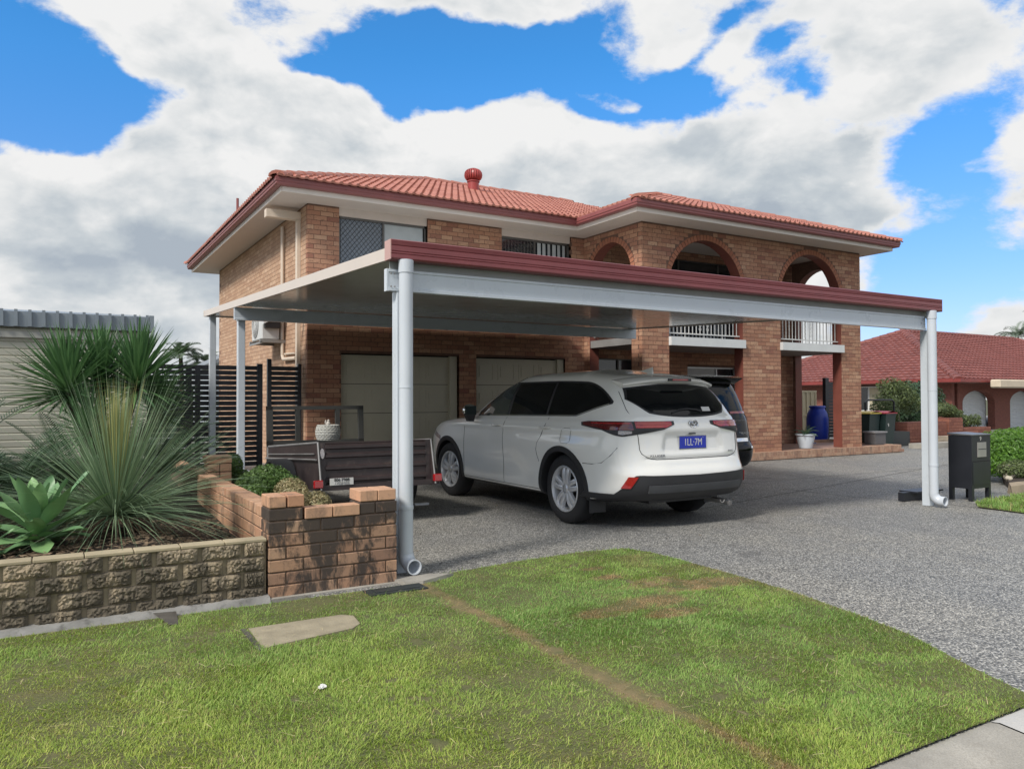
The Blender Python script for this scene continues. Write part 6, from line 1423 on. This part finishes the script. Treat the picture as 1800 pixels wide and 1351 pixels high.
for sg in (-1, 1):
    x = sg * hw_; sd_ = MB().prism([(T0 - .10, zf - .10), (T0 + .0, zf - .12), (T1, zf - .06), (T1, zt), (T0 + .0, zt + .02)], 'x', min(x, x - sg * .012), max(x, x - sg * .012)).build('side_panel', TRAIL, tr)
    mb = MB(); mb.tube([(x, T0, zt + .02), (x, T1, zt)], .013, 6); mb.tube([(x + sg * .03, T0 - .02, zt - .16), (x + sg * .03, T1, zt - .15)], .010, 6); mb.tube([(x, T0 - .10, zf - .10), (x, T0, zt + .02)], .012, 6); mb.tube([(x, T1, zt), (x, T1, zf - .06)], .013, 6); mb.tube([(x + sg * .015, T0 + .1, zt - .10), (x + sg * .015, T1 - .1, zt - .10)], .008, 5)
    mb.build('side_rail', STEEL, tr, sd_, smooth=True)
    MB().prism([(T0 - .015, zf - .1), (T0 - .005, zf - .1), (T0 + .005, zt + .02), (T0 - .005, zt + .02)], 'x', min(x, x - sg * .08), max(x, x - sg * .08)).build('corner_plate', TRAIL, tr)
    G = [[(xx, .33 * 1.12 * math.cos(q), .30 + .34 * 1.08 * math.sin(q)) for xx in (sg * (hw_ + .01), sg * (hw_ + .24))] for q in np.linspace(rad(5), rad(175), 14)]
    mb = MB(); mb.grid(G); G2 = [[(sg * (hw_ + .24), (.37 - d) * math.cos(q), .30 + (.367 - d) * math.sin(q)) for d in (0, .035)] for q in np.linspace(rad(5), rad(175), 14)]; mb.grid(G2); mb.build('mudguard', PLBLK, tr, smooth=True)
    wheel(tr, sg * (hw_ + .13), 0, .285, .285, .175, sg, .17, plain=True)
    V, F = bevel_unit(.10, .05, .085, .008); mb = MB(); mb.add([(v[0] * .10 + sg * (hw_ + .03), v[1] * .05 + T0 - .09, v[2] * .085 + zf - .035) for v in V], F); mb.build('tail_light', REDL, tr)
MB().box((-hw_ - .06, T0 - .07, zf - .11), (hw_ + .06, T0 - .02, zf - .05)).build('rear_bar', TRAIL, tr); MB().box((-.05, T1, .36), (.05, T1 + .95, .44)).build('drawbar', TRAIL, tr); MB().box((-hw_ + .1, -.03, .27), (hw_ - .1, .03, .32)).build('axle', TRAIL, tr)
pl = MB().box((-hw_ + .10, T0 - .082, zf - .055), (-hw_ + .36, T0 - .074, zf + .02)).build('number_plate', PLW, tr)
t_ = text('806·7988', .045, SEAM); on_rear(t_, tr, (-hw_ + .23, T0 - .084, zf + .0), 0, pl); t_ = text('1YDE·058', .04, M('faded_ink', (.3, .3, .3), .6)); on_rear(t_, tr, (-hw_ + .23, T0 - .084, zf - .036), 0, pl)
MB().lathe([(0, -.006), (.028, -.006), (.03, 0)], (0, 0, 0), 'y', 16, M4=Matrix.Translation((-hw_ + .04, T0 - .022, zt - .10)) @ Matrix.Diagonal((.8, 1, 1.9, 1))).build('side_marker', CLRL, tr)
mb = MB(); yc_ = T1 - .05; x0, x1, zc1 = -hw_ - .02, hw_ - .02, 1.345
mb.box((x0, yc_, zt + .01), (x1, yc_ + .05, zt + .07)).box((x0, yc_, zc1 - .05), (x1, yc_ + .05, zc1)).box((x0, yc_, zt), (x0 + .08, yc_ + .05, zc1)).box((x1 - .07, yc_, zt), (x1, yc_ + .05, zc1)).box((x0 + .38, yc_ + .001, zt), (x0 + .44, yc_ + .045, zc1)).box((x1 - .40, yc_ + .001, zt), (x1 - .34, yc_ + .045, zc1))
for i in range(9): mb.box((x0 + .05 + i * .03, yc_ + .012, zt + .045), (x0 + .053 + i * .03, yc_ + .016, zc1 - .035)) if False else None
mb.build('cage_frame', TRAILF, tr)
MB().box((-hw_ + .03, T0 + .55, zt - .03), (hw_ - .05, T1 - .08, zt - .005)).build('load_board', PLBLK, tr)
pt_ = Th('woven_planter', 'small grey woven pot with an ornament standing on the trailer load', 'pot', (3.00, 9.55, .83))
mb = MB()
for k in range(9): z = .83 + k * .021; r = .118 + .028 * math.sin(math.pi * (k + 1) / 10); mb.tube([(3.0 + (r + .003 * math.cos(q * 20)) * math.cos(q), 9.55 + r * math.sin(q), z + .010 + .003 * math.sin(q * 20 + k * 3.14)) for q in np.linspace(0, 2 * math.pi, 61)], .0115, 5, cap=False)
mb.build('weave', M('woven_grey', (.42, .42, .39), .8, var=.35, vs=60), pt_); MB().lathe([(0, .83), (.115, .83), (.135, .92), (.125, 1.015), (.10, 1.02), (.09, .95), (0, .95)], (3, 9.55, 0)).build('pot_body', M('woven_grey', (.42, .42, .39), .8), pt_)
og = Th('stone_ornament', 'tiny pale squirrel shaped ornament on the woven pot', 'ornament', (2.99, 9.5, 1.01)); mb = MB(); mb.lathe([(0, 1.01), (.028, 1.015), (.030, 1.04), (.018, 1.06), (0, 1.065)], (2.985, 9.5, 0), n=10); mb.lathe([(0, 1.055), (.014, 1.06), (.016, 1.075), (0, 1.092)], (2.99, 9.5, 0), n=10); mb.tube([(2.965, 9.5, 1.02), (2.95, 9.5, 1.05), (2.958, 9.5, 1.08)], .009, 6); mb.build('figure', M('ornament_stone', (.5, .47, .43), .8), og, smooth=True)
MB().box((3.93, 8.96, .002), (4.12, 9.03, .03)).build('wheel_chock', WHP, label='flat white plastic chock in front of the trailer tyre', cat='wheel chock')
# ------------------------------------------------------------------ MAILBOX
mbx = Th('letterbox', 'black metal parcel letterbox number nine on short legs by the white post', 'letterbox', (10.38, 5.63, 0))
x0, x1, y0, y1 = 10.155, 10.60, 5.50, 5.80
MB().box((x0, y0, .16), (x1, y1, .845)).build('cabinet', BLKF, mbx)
MB().add([(x0 - .008, y0 - .01, .846), (x1 + .008, y0 - .01, .846), (x1 + .008, y1 + .01, .852), (x0 - .008, y1 + .01, .852), (x0 - .008, y0 - .01, .858), (x1 + .008, y0 - .01, .858), (x1 + .008, y1 + .01, .875), (x0 - .008, y1 + .01, .875)], [(0, 3, 2, 1), (4, 5, 6, 7), (0, 1, 5, 4), (1, 2, 6, 5), (2, 3, 7, 6), (3, 0, 4, 7)]).build('lid', M('letterbox_top', (.16, .16, .165), .4, .3), mbx)
for a, b_ in ((x0, y0), (x1 - .05, y0), (x0, y1 - .05), (x1 - .05, y1 - .05)): MB().box((a, b_, 0), (a + .05, b_ + .05, .16)).build('leg', BLKF, mbx)
MB().box((x0 + .02, y0 - .006, .21), (x1 - .02, y0, .50)).build('parcel_door', BLKF, mbx)
MB().box((x0 + .02, y0 - .004, .505), (x1 - .02, y0, .515)).build('door_gap', SEAM, mbx)
fl = MB().box((x0 + .13, y0 - .010, .565), (x0 + .33, y0 - .001, .755)).build('mail_slot_plate', M('brushed_steel_plate', (.42, .41, .39), .35, .5), mbx)
MB().box((x0 + .14, y0 - .013, .664), (x0 + .32, y0 - .009, .671)).build('slot', SEAM, mbx, fl)
t_ = text('9', .075, M('grey_numeral', (.40, .40, .38), .4)); t_.parent = mbx.o; t_.location = (x0 + .21 - 10.38, y0 - .002 - 5.63, .80); t_.rotation_euler = (math.pi / 2, 0, 0)
MB().box((9.45, 5.98, .0), (10.25, 6.06, .11)).box((9.6, 5.9, .1), (10.2, 6.14, .12)).build('black_bench_board', BLKF, label='low black board behind the letterbox legs', cat='board')
# ------------------------------------------------------------------ PORCH THINGS
def lathe_th(nm, label, cat, loc, parts, group=None):
    th = Th(nm, label, cat, loc, group=group)
    for pn, prof, mt in parts: MB().lathe([(r, z + loc[2]) for r, z in prof], (loc[0], loc[1], 0), n=32).build(pn, mt, th, smooth=True, deg=40)
    return th
pot = lathe_th('flower_pot', 'pale blue plastic pot with a small cycad on the brick porch edge', 'plant pot', (15.22, 12.05, PZ), [('pot', [(0, 0), (.15, 0), (.155, .02), (.20, .22), (.205, .29), (.235, .30), (.235, .325), (.21, .325), (.195, .29), (0, .28)], M('pale_blue_pot', (.50, .56, .62), .4))])
MB().box((15.24, 11.835, PZ + .11), (15.32, 11.85, PZ + .135)).build('label', M('dark_label', (.05, .06, .12), .5), pot)
random.seed(5); mb = MB(); 
for i in range(16): frond(mb, (15.22, 12.05, PZ + .3), i * 2.4, random.uniform(.5, 1.2), .34, 1.3, 16, .07, .006)
pc = Th('potted_cycad', 'small green cycad growing in the pale blue pot', 'plant', (15.22, 12.05, PZ + .3)); mb.build('crown', CYC, pc, recalc=False)
lathe_th('plastic_drum', 'tall blue plastic drum standing beside the open black gate', 'drum', (18.05, 13.9, PZ), [('drum_body', [(0, 0), (.26, 0), (.27, .03), (.285, .3), (.285, .6), (.26, .75), (.20, .86), (.19, .90), (.215, .905), (.215, .94), (.20, .96), (0, .96)], BLUEP)])
# slatted side gates beyond the porch
def gate(nm, label, x, y0, y1, z1, pw, gap=.03):
    th = Th(nm, label, 'gate', (x, (y0 + y1) / 2, PZ)); z = PZ + .06
    while z < z1: MB().box((x - .012, y0, z), (x + .012, y1, z + .066)).build('slat', BLKF, th); z += .066 + gap
    MB().box((x - .03, y0 - pw, PZ), (x + .03, y0, z1 + .12)).build('post', BLKF, th)
g1 = Th('slat_gate', 'black slatted side gate beside the far brick pier of the porch', 'gate', (17.0, 13.9, PZ)); z = PZ + .08
while z < 1.76: MB().box((16.95, 13.95, z), (17.22, 13.97, z + .062)).build('slat', BLKF, g1); z += .088
MB().box((17.18, 13.9, PZ), (17.34, 14.0, 1.90)).build('post', BLKF, g1)
g2 = Th('slat_gate', 'black gate leaf folded back behind the end column of the porch', 'gate', (18.5, 13.9, PZ)); MB().box((18.36, 13.86, PZ), (18.50, 13.96, 1.90)).build('post', BLKF, g2)
z = PZ + .08
while z < 1.74: MB().box((18.50, 13.9, z), (18.8, 13.93, z + .078)).build('slat', BLKF, g2); z += .086
MB().box((16.82, 13.55, 0), (19.0, 14.3, PZ - .01)).build('side_landing', CONCL, kind='structure')
MB().box((16.85, 13.45, PZ - .02), (18.9, 13.55, PZ + .06)).build('landing_step', PORCHB, label='brick step below the side gates', cat='step')
mb = MB(); cf = Th('steel_fence', 'cream ribbed steel boundary fence seen through the side gate', 'fence', (19, 15.6, 0)); x = 17.4
while x < 20.0: MB().prism([(x, 15.6), (x + .12, 15.6), (x + .135, 15.565), (x + .185, 15.565), (x + .2, 15.6), (x + .2, 15.61), (x, 15.61)], 'z', 0, 1.52).build('panel', FENC, cf); x += .2
MB().box((17.4, 15.57, 1.52), (20.2, 15.63, 1.57)).box((17.4, 15.54, .80), (20.2, 15.56, .84)).build('rail', FENC, cf)
# bins
def bin_(label, x, y, rz, lid, h=1.0, w_=.56, d_=.66):
    th = Th('wheelie_bin', label, 'bin', (x, y, 0), rotz=rz, group='wheelie bins beside the porch'); a, b_ = w_ / 2, d_ / 2
    mb = MB(); s0 = .80; P0 = [(-a * s0, -b_ * s0, .06), (a * s0, -b_ * s0, .06), (a * s0, b_ * s0, .06), (-a * s0, b_ * s0, .06)]; P1 = [(-a, -b_, h - .07), (a, -b_, h - .07), (a, b_, h - .07), (-a, b_, h - .07)]
    mb.add(P0 + P1, [(0, 3, 2, 1), (4, 5, 6, 7), (0, 1, 5, 4), (1, 2, 6, 5), (2, 3, 7, 6), (3, 0, 4, 7)]); mb.box((-a - .015, -b_ - .015, h - .10), (a + .015, b_ + .015, h - .06)); mb.build('bin_body', BINB, th)
    G = [[(x_, y_, h - .055 + .05 * math.cos(x_ / a * 1.45) * (1 - .5 * ((y_ + b_) / d_ - .5) ** 2)) for x_ in np.linspace(-a - .02, a + .02, 9)] for y_ in np.linspace(-b_ - .03, b_ + .06, 7)]
    mb = MB(); mb.grid(G); mb.box((-a - .02, -b_ - .03, h - .075), (a + .02, b_ + .04, h - .05)); mb.build('lid', lid, th, smooth=True)
    MB().tube([(-a + .05, b_ + .08, h - .08), (a - .05, b_ + .08, h - .08)], .016, 8).build('handle', BINB, th)
    for sg in (-1, 1): MB().lathe([(0, -.03), (.10, -.03), (.10, .03), (0, .03)], (sg * (a - .06), b_ - .05, .10), 'x', 16).build('wheel', RUB, th)
    return th
b1 = bin_('dark wheelie bin with a yellow lid half behind the end column', 18.38, 12.75, rad(8), BINY)
b2 = bin_('dark green wheelie bin with a red lid beside the porch steps', 19.02, 12.72, rad(8), BINR)
t_ = text('9', .12, PLW); t_.parent = b2.o; t_.location = (-.12, -.315, .62); t_.rotation_euler = (math.pi / 2 - .12, 0, 0)
sb = Th('storage_box', 'small grey plastic box on the porch corner before the bins', 'box', (18.0, 12.1, PZ)); MB().box((17.72, 11.95, PZ), (18.15, 12.25, PZ + .29)).build('tub', M('grey_tub', (.10, .10, .105), .5), sb); MB().box((17.69, 11.92, PZ + .29), (18.18, 12.28, PZ + .325)).build('lid', M('grey_tub_lid', (.24, .24, .25), .5), sb)
# ------------------------------------------------------------------ NEIGHBOURING HOUSE
EX, EY, EZ = 30.3, 16.84, 2.08; NTP = math.tan(rad(22.8)); NW = 12.4
nb = Th('neighbour_house', 'low brick house next door with a long red tiled hip roof and arched garage', 'house', (EX, EY, 0))
zp = EZ + NTP * NW / 2; XR = EX + 10.5 + NW
und = M('underlay_dark', (.10, .035, .025), .9)
MB().add([(EX, EY, EZ - .03), (EX, EY + NW, EZ - .03), (EX + NW / 2, EY + NW / 2, zp - .03), (XR, EY, EZ - .03), (XR - NW / 2, EY + NW / 2, zp - .03), (XR, EY + NW, EZ - .03)], [(0, 2, 1), (0, 3, 4, 2), (1, 2, 4, 5), (3, 5, 4)]).build('roof_underlay', und, nb, recalc=False)
tm = []; TV2, TF2 = tile_mesh(.30, .345, 1, .030, 5, .035)
tile_slope((EX, EY + NW, EZ), (0, -1), (1, 0), NW, NW / 2, lambda x, y: x - EX < min(y - EY, EY + NW - y) + .12, tm, tp=NTP)
tile_slope((EX, EY, EZ), (1, 0), (0, 1), XR - EX, NW / 2, lambda x, y: y - EY < min(x - EX, XR - x) + .12, tm, tp=NTP)
emit(nb, TV2, TF2, tm, TILEN, 'roof_tile', 300, rest='roof_tiling')
cps = []
for a, b_ in (((EX, EY, EZ), (EX + NW / 2, EY + NW / 2, zp)), ((EX, EY + NW, EZ), (EX + NW / 2, EY + NW / 2, zp)), ((EX + NW / 2, EY + NW / 2, zp), (XR - NW / 2, EY + NW / 2, zp)), ((XR, EY, EZ), (XR - NW / 2, EY + NW / 2, zp))): cps += caps((a[0], a[1], a[2] + .0), (b_[0], b_[1], b_[2] + .0), nb, TILEN)
emit(nb, [(v[0] * 1.1, v[1] * 1.35, v[2] * 1.4) for v in CV_], CF_, cps, TILEN, 'ridge_cap', 120, smooth=True)
NG = M('neighbour_gutter', (.22, .04, .035), .45); NBW = M('neighbour_brick', (.20, .075, .055), .85, var=.25, vs=10, bump=.4, bs=30)
MB().box((EX - .12, EY - .12, EZ - .13), (XR, EY, EZ + .01)).box((EX - .12, EY + .002, EZ - .13), (EX - .002, EY + NW, EZ + .008)).build('gutter', NG, nb)
MB().box((EX, EY, EZ - .16), (XR, EY + NW, EZ - .13)).build('soffit', M('neigh_soffit', (.20, .10, .08), .7), nb)
wy = EY + .75
nf = Wall((31.5, wy), 0, 22, 0, EZ - .15, [('arch', 1.59, 1.22, 1.13, -1, .42), ('arch', 5.25, 1.22, 1.13, -1, .42), ('arch', 8.9, 1.22, 1.13, -1, .42)])
nf.backing('wall', NBW, nb, .3)
MB().box((EX + .7, EY + .7, 0), (EX + .9, EY + NW - .5, EZ - .15)).build('wall', NBW, nb)
for i in range(3):
    c = 31.5 + (1.59, 5.25, 8.9)[i]; z = 0
    rd = MB().box((c - 1.3, wy + .42, 0), (c + 1.3, wy + .44, EZ - .16)).build('roller_door', M('roller_door_white', (.62, .66, .68), .45, var=.04), nb); mb = MB()
    while z < 1.9: mb.prism([(wy + .42, z), (wy + .405, z + .02), (wy + .405, z + .06), (wy + .42, z + .08)], 'x', c - 1.3, c + 1.3); z += .085
    mb.build('curtain_slat', M('roller_door_white', (.62, .66, .68), .45), nb, rd, kind='stuff')
nbw = MB().box((EX + .62, EY + 3.0, .75), (EX + .69, EY + 5.0, 1.85)).build('window', M('neigh_window_frame', (.6, .6, .58), .4), nb)
for k, mt in ((0, GLASS), (1, BLIND)): MB().box((EX + .60, EY + 4.35 - k * 1.28, .82), (EX + .615, EY + 4.93 - k * .68, 1.79)).build('pane', mt if k == 0 else M('neigh_curtain', (.45, .40, .28), .8), nb, nbw)
aw = Th('awning', 'rolled beige awning under the gutter of the neighbouring garage', 'awning', (38, 16.5, 1.74)); V, F = bevel_unit(12, .45, .42, .06)
mb = MB(); mb.add([(v[0] * 12 + 38, v[1] * .4 + 16.4, v[2] * .33 + 1.89) for v in V], F); mb.build('awning_box', M('awning_beige', (.55, .47, .36), .7, var=.08, bump=.3), aw)
# raised brick planters, pergola shade and greenery before the neighbouring house
def brickbox(label, x0, x1, y0, y1, h, cap_=True):
    th = Th('brick_planter', label, 'planter', ((x0 + x1) / 2, y0, 0)); MB().box((x0 + .01, y0 + .01, 0), (x1 - .01, y1 - .01, h)).build('core', NBW, th)
    ms = Wall((x0, y0), 0, x1 - x0, 0, h).bricks(j=.012) + Wall((x0, y1), -math.pi / 2, y1 - y0, 0, h).bricks(j=.012); emit(th, *UB, ms, NBRK, 'brick', 150)
NBRK = brickmat('neighbour_planter_brick', [(0, (.22, .085, .06)), (.5, (.27, .11, .075)), (1, (.19, .07, .05))], .3, (.1, .04, .03))
brickbox('long red brick planter below the neighbouring garden', 20.75, 22.72, 13.0, 13.5, .64); brickbox('red brick pier at the end of the long planter', 22.74, 23.46, 12.95, 13.5, .74); brickbox('low red brick planter beside the neighbouring roller door', 23.5, 25.3, 13.1, 13.6, .43)
MB().box((19.6, 11.9, 0), (30, 12.25, .13)).build('garden_kerb', CONC, label='long concrete garden kerb beyond the driveway', cat='kerb')
MB().box((21.1, 12.3, .13), (22.9, 12.6, .19)).box((21.0, 12.4, .19), (22.75, 12.7, .25)).build('timber_sleeper', M('weathered_timber', (.38, .32, .24), .85, var=.3), label='two pale timber sleepers stacked on the garden kerb', cat='timber')
MB().box((19.75, 12.9, 0), (20.7, 13.3, .40)).build('planter_box', M('dark_box', (.05, .055, .055), .6), label='dark rectangular planter box behind the bins', cat='planter')
bush('loose leafy shrub with reddish tips in front of the neighbouring window', (22.4, 14.3, 0), [(22.4, 14.3, 1.45, .55, .5, .42), (22.0, 14.3, 1.72, .45, .4, .25), (22.9, 14.4, 1.2, .45, .5, .4), (21.6, 14.2, 1.25, .35, .4, .4)], 3000, .05, BUSH, 11, stems=8)
bush('dense shrub coloured dark for the shade under the neighbouring eave', (25.4, 15.6, 0), [(24.9, 15.6, 1.1, .9, .7, .85), (26.2, 15.8, 1.2, .9, .6, .75), (24.2, 15.2, .9, .5, .5, .6)], 7000, .06, CYC, 12, stems=6)  # dark cycad leaf colour stands in for the deep shade under the eave
bush('spreading green shrub over the brick pier', (23.4, 13.5, 0), [(23.1, 13.4, .98, .55, .4, .22), (23.7, 13.4, .85, .4, .3, .16)], 2600, .04, BUSH, 13)
bush('thin twiggy plant in the low brick planter', (24.6, 13.4, .4), [(24.3, 13.4, .62, .3, .2, .2), (24.9, 13.4, .62, .3, .2, .22)], 700, .05, BUSH, 14, stems=8)
bush('round white flowering shrub behind the bins', (20.8, 13.8, 0), [(20.9, 13.8, .9, .45, .4, .5)], 2200, .04, BUSH, 15)
bt_ = Th('cast_iron_arch', 'black tubular frame standing behind the wheelie bins', 'frame', (19.9, 13.2, 0)); MB().tube([(19.3, 13.3, 0), (19.3, 13.3, 1.22), (19.4, 13.3, 1.28), (20.5, 13.3, 1.28), (20.6, 13.3, 1.22), (20.6, 13.3, 0)], .03, 6).build('tube', BLKF, bt_)
# hedge on the verge
bush('bright green clipped hedge behind the letterbox', (14.2, 6.9, 0), [(13.75, 6.9, .45, .70, .55, .36), (14.6, 6.95, .48, .8, .6, .36), (15.8, 7.0, .48, 1.0, .7, .38), (13.35, 6.7, .25, .45, .45, .22), (17.4, 7.0, .5, 1.1, .8, .40), (14.2, 6.3, .24, .7, .35, .20)], 38000, .030, HEDG, 21, 'hedge', 'hedge', 10)
bush('small bushy plant with tiny white flowers at the foot of the hedge', (12.9, 6.35, .1), [(12.9, 6.3, .22, .35, .25, .15)], 1600, .03, BUSH, 22)
for i, (x, y, z, s_) in enumerate(((12.75, 6.32, .13, .10), (12.72, 6.36, .25, .07), (12.35, 6.15, .12, .05), (14.0, 6.1, .12, .07))):
    bm = bmesh.new(); bmesh.ops.create_icosphere(bm, subdivisions=3, radius=1); r = random.Random(i)
    for v in bm.verts: v.co *= 1 + .12 * math.sin(v.co.x * 5 + i) + .1 * math.sin(v.co.y * 7 + v.co.z * 4 + i); v.co = Vector((v.co.x * s_ * 1.2, v.co.y * s_, v.co.z * s_ * .75))
    me = bpy.data.meshes.new('garden_rock'); bm.to_mesh(me); bm.free(); me.materials.append(M('pale_rock', (.42, .38, .30), .85, var=.25, bump=.5)); me.shade_smooth(); o = bpy.data.objects.new('garden_rock', me); o.location = (x, y, z); COL.objects.link(o)
    prop(o, ('pale garden rock at the foot of the hedge behind the letterbox', 'small round rock resting on the larger garden rock', 'little rock beside the letterbox edging', 'rock half hidden under the hedge leaves')[i], 'rock', 'rocks edging the hedge bed')
MB().add([(11.25, 5.56, 0), (30, 5.56, 0), (30, 5.75, 0), (11.5, 5.75, 0), (11.3, 5.60, .12), (30, 5.60, .12), (30, 5.75, .14), (11.55, 5.75, .14)], [(0, 1, 5, 4), (4, 5, 6, 7), (0, 4, 7, 3), (1, 2, 6, 5)]).build('bed_edging', M('edging_stone', (.26, .21, .15), .9, var=.3, bump=.6), label='rough stone edging of the hedge bed', cat='edging')
HBP = [(11.6, 5.74), (30, 5.74), (30, 9.5), (18, 9.2), (13.0, 6.55)]; MB().add([(x, y, z) for z in (-.05, .10) for x, y in HBP], [(4, 3, 2, 1, 0), (5, 6, 7, 8, 9)] + [(i, (i + 1) % 5, 5 + (i + 1) % 5, 5 + i) for i in range(5)]).build('hedge_bed', SOIL, kind='structure')
# far vegetation closing the view between the houses
bush('dark tree mass beyond the neighbouring fence', (22, 40, 0), [(14, 46, 1.2, 6, 3, 1.4), (24, 44, 1.0, 5, 3, 1.6), (4, 50, .8, 6, 3, 1.5), (48, 60, 1.2, 9, 3, 1.6)], 9000, .35, BUSH, 31, 'tree_line', 'trees')
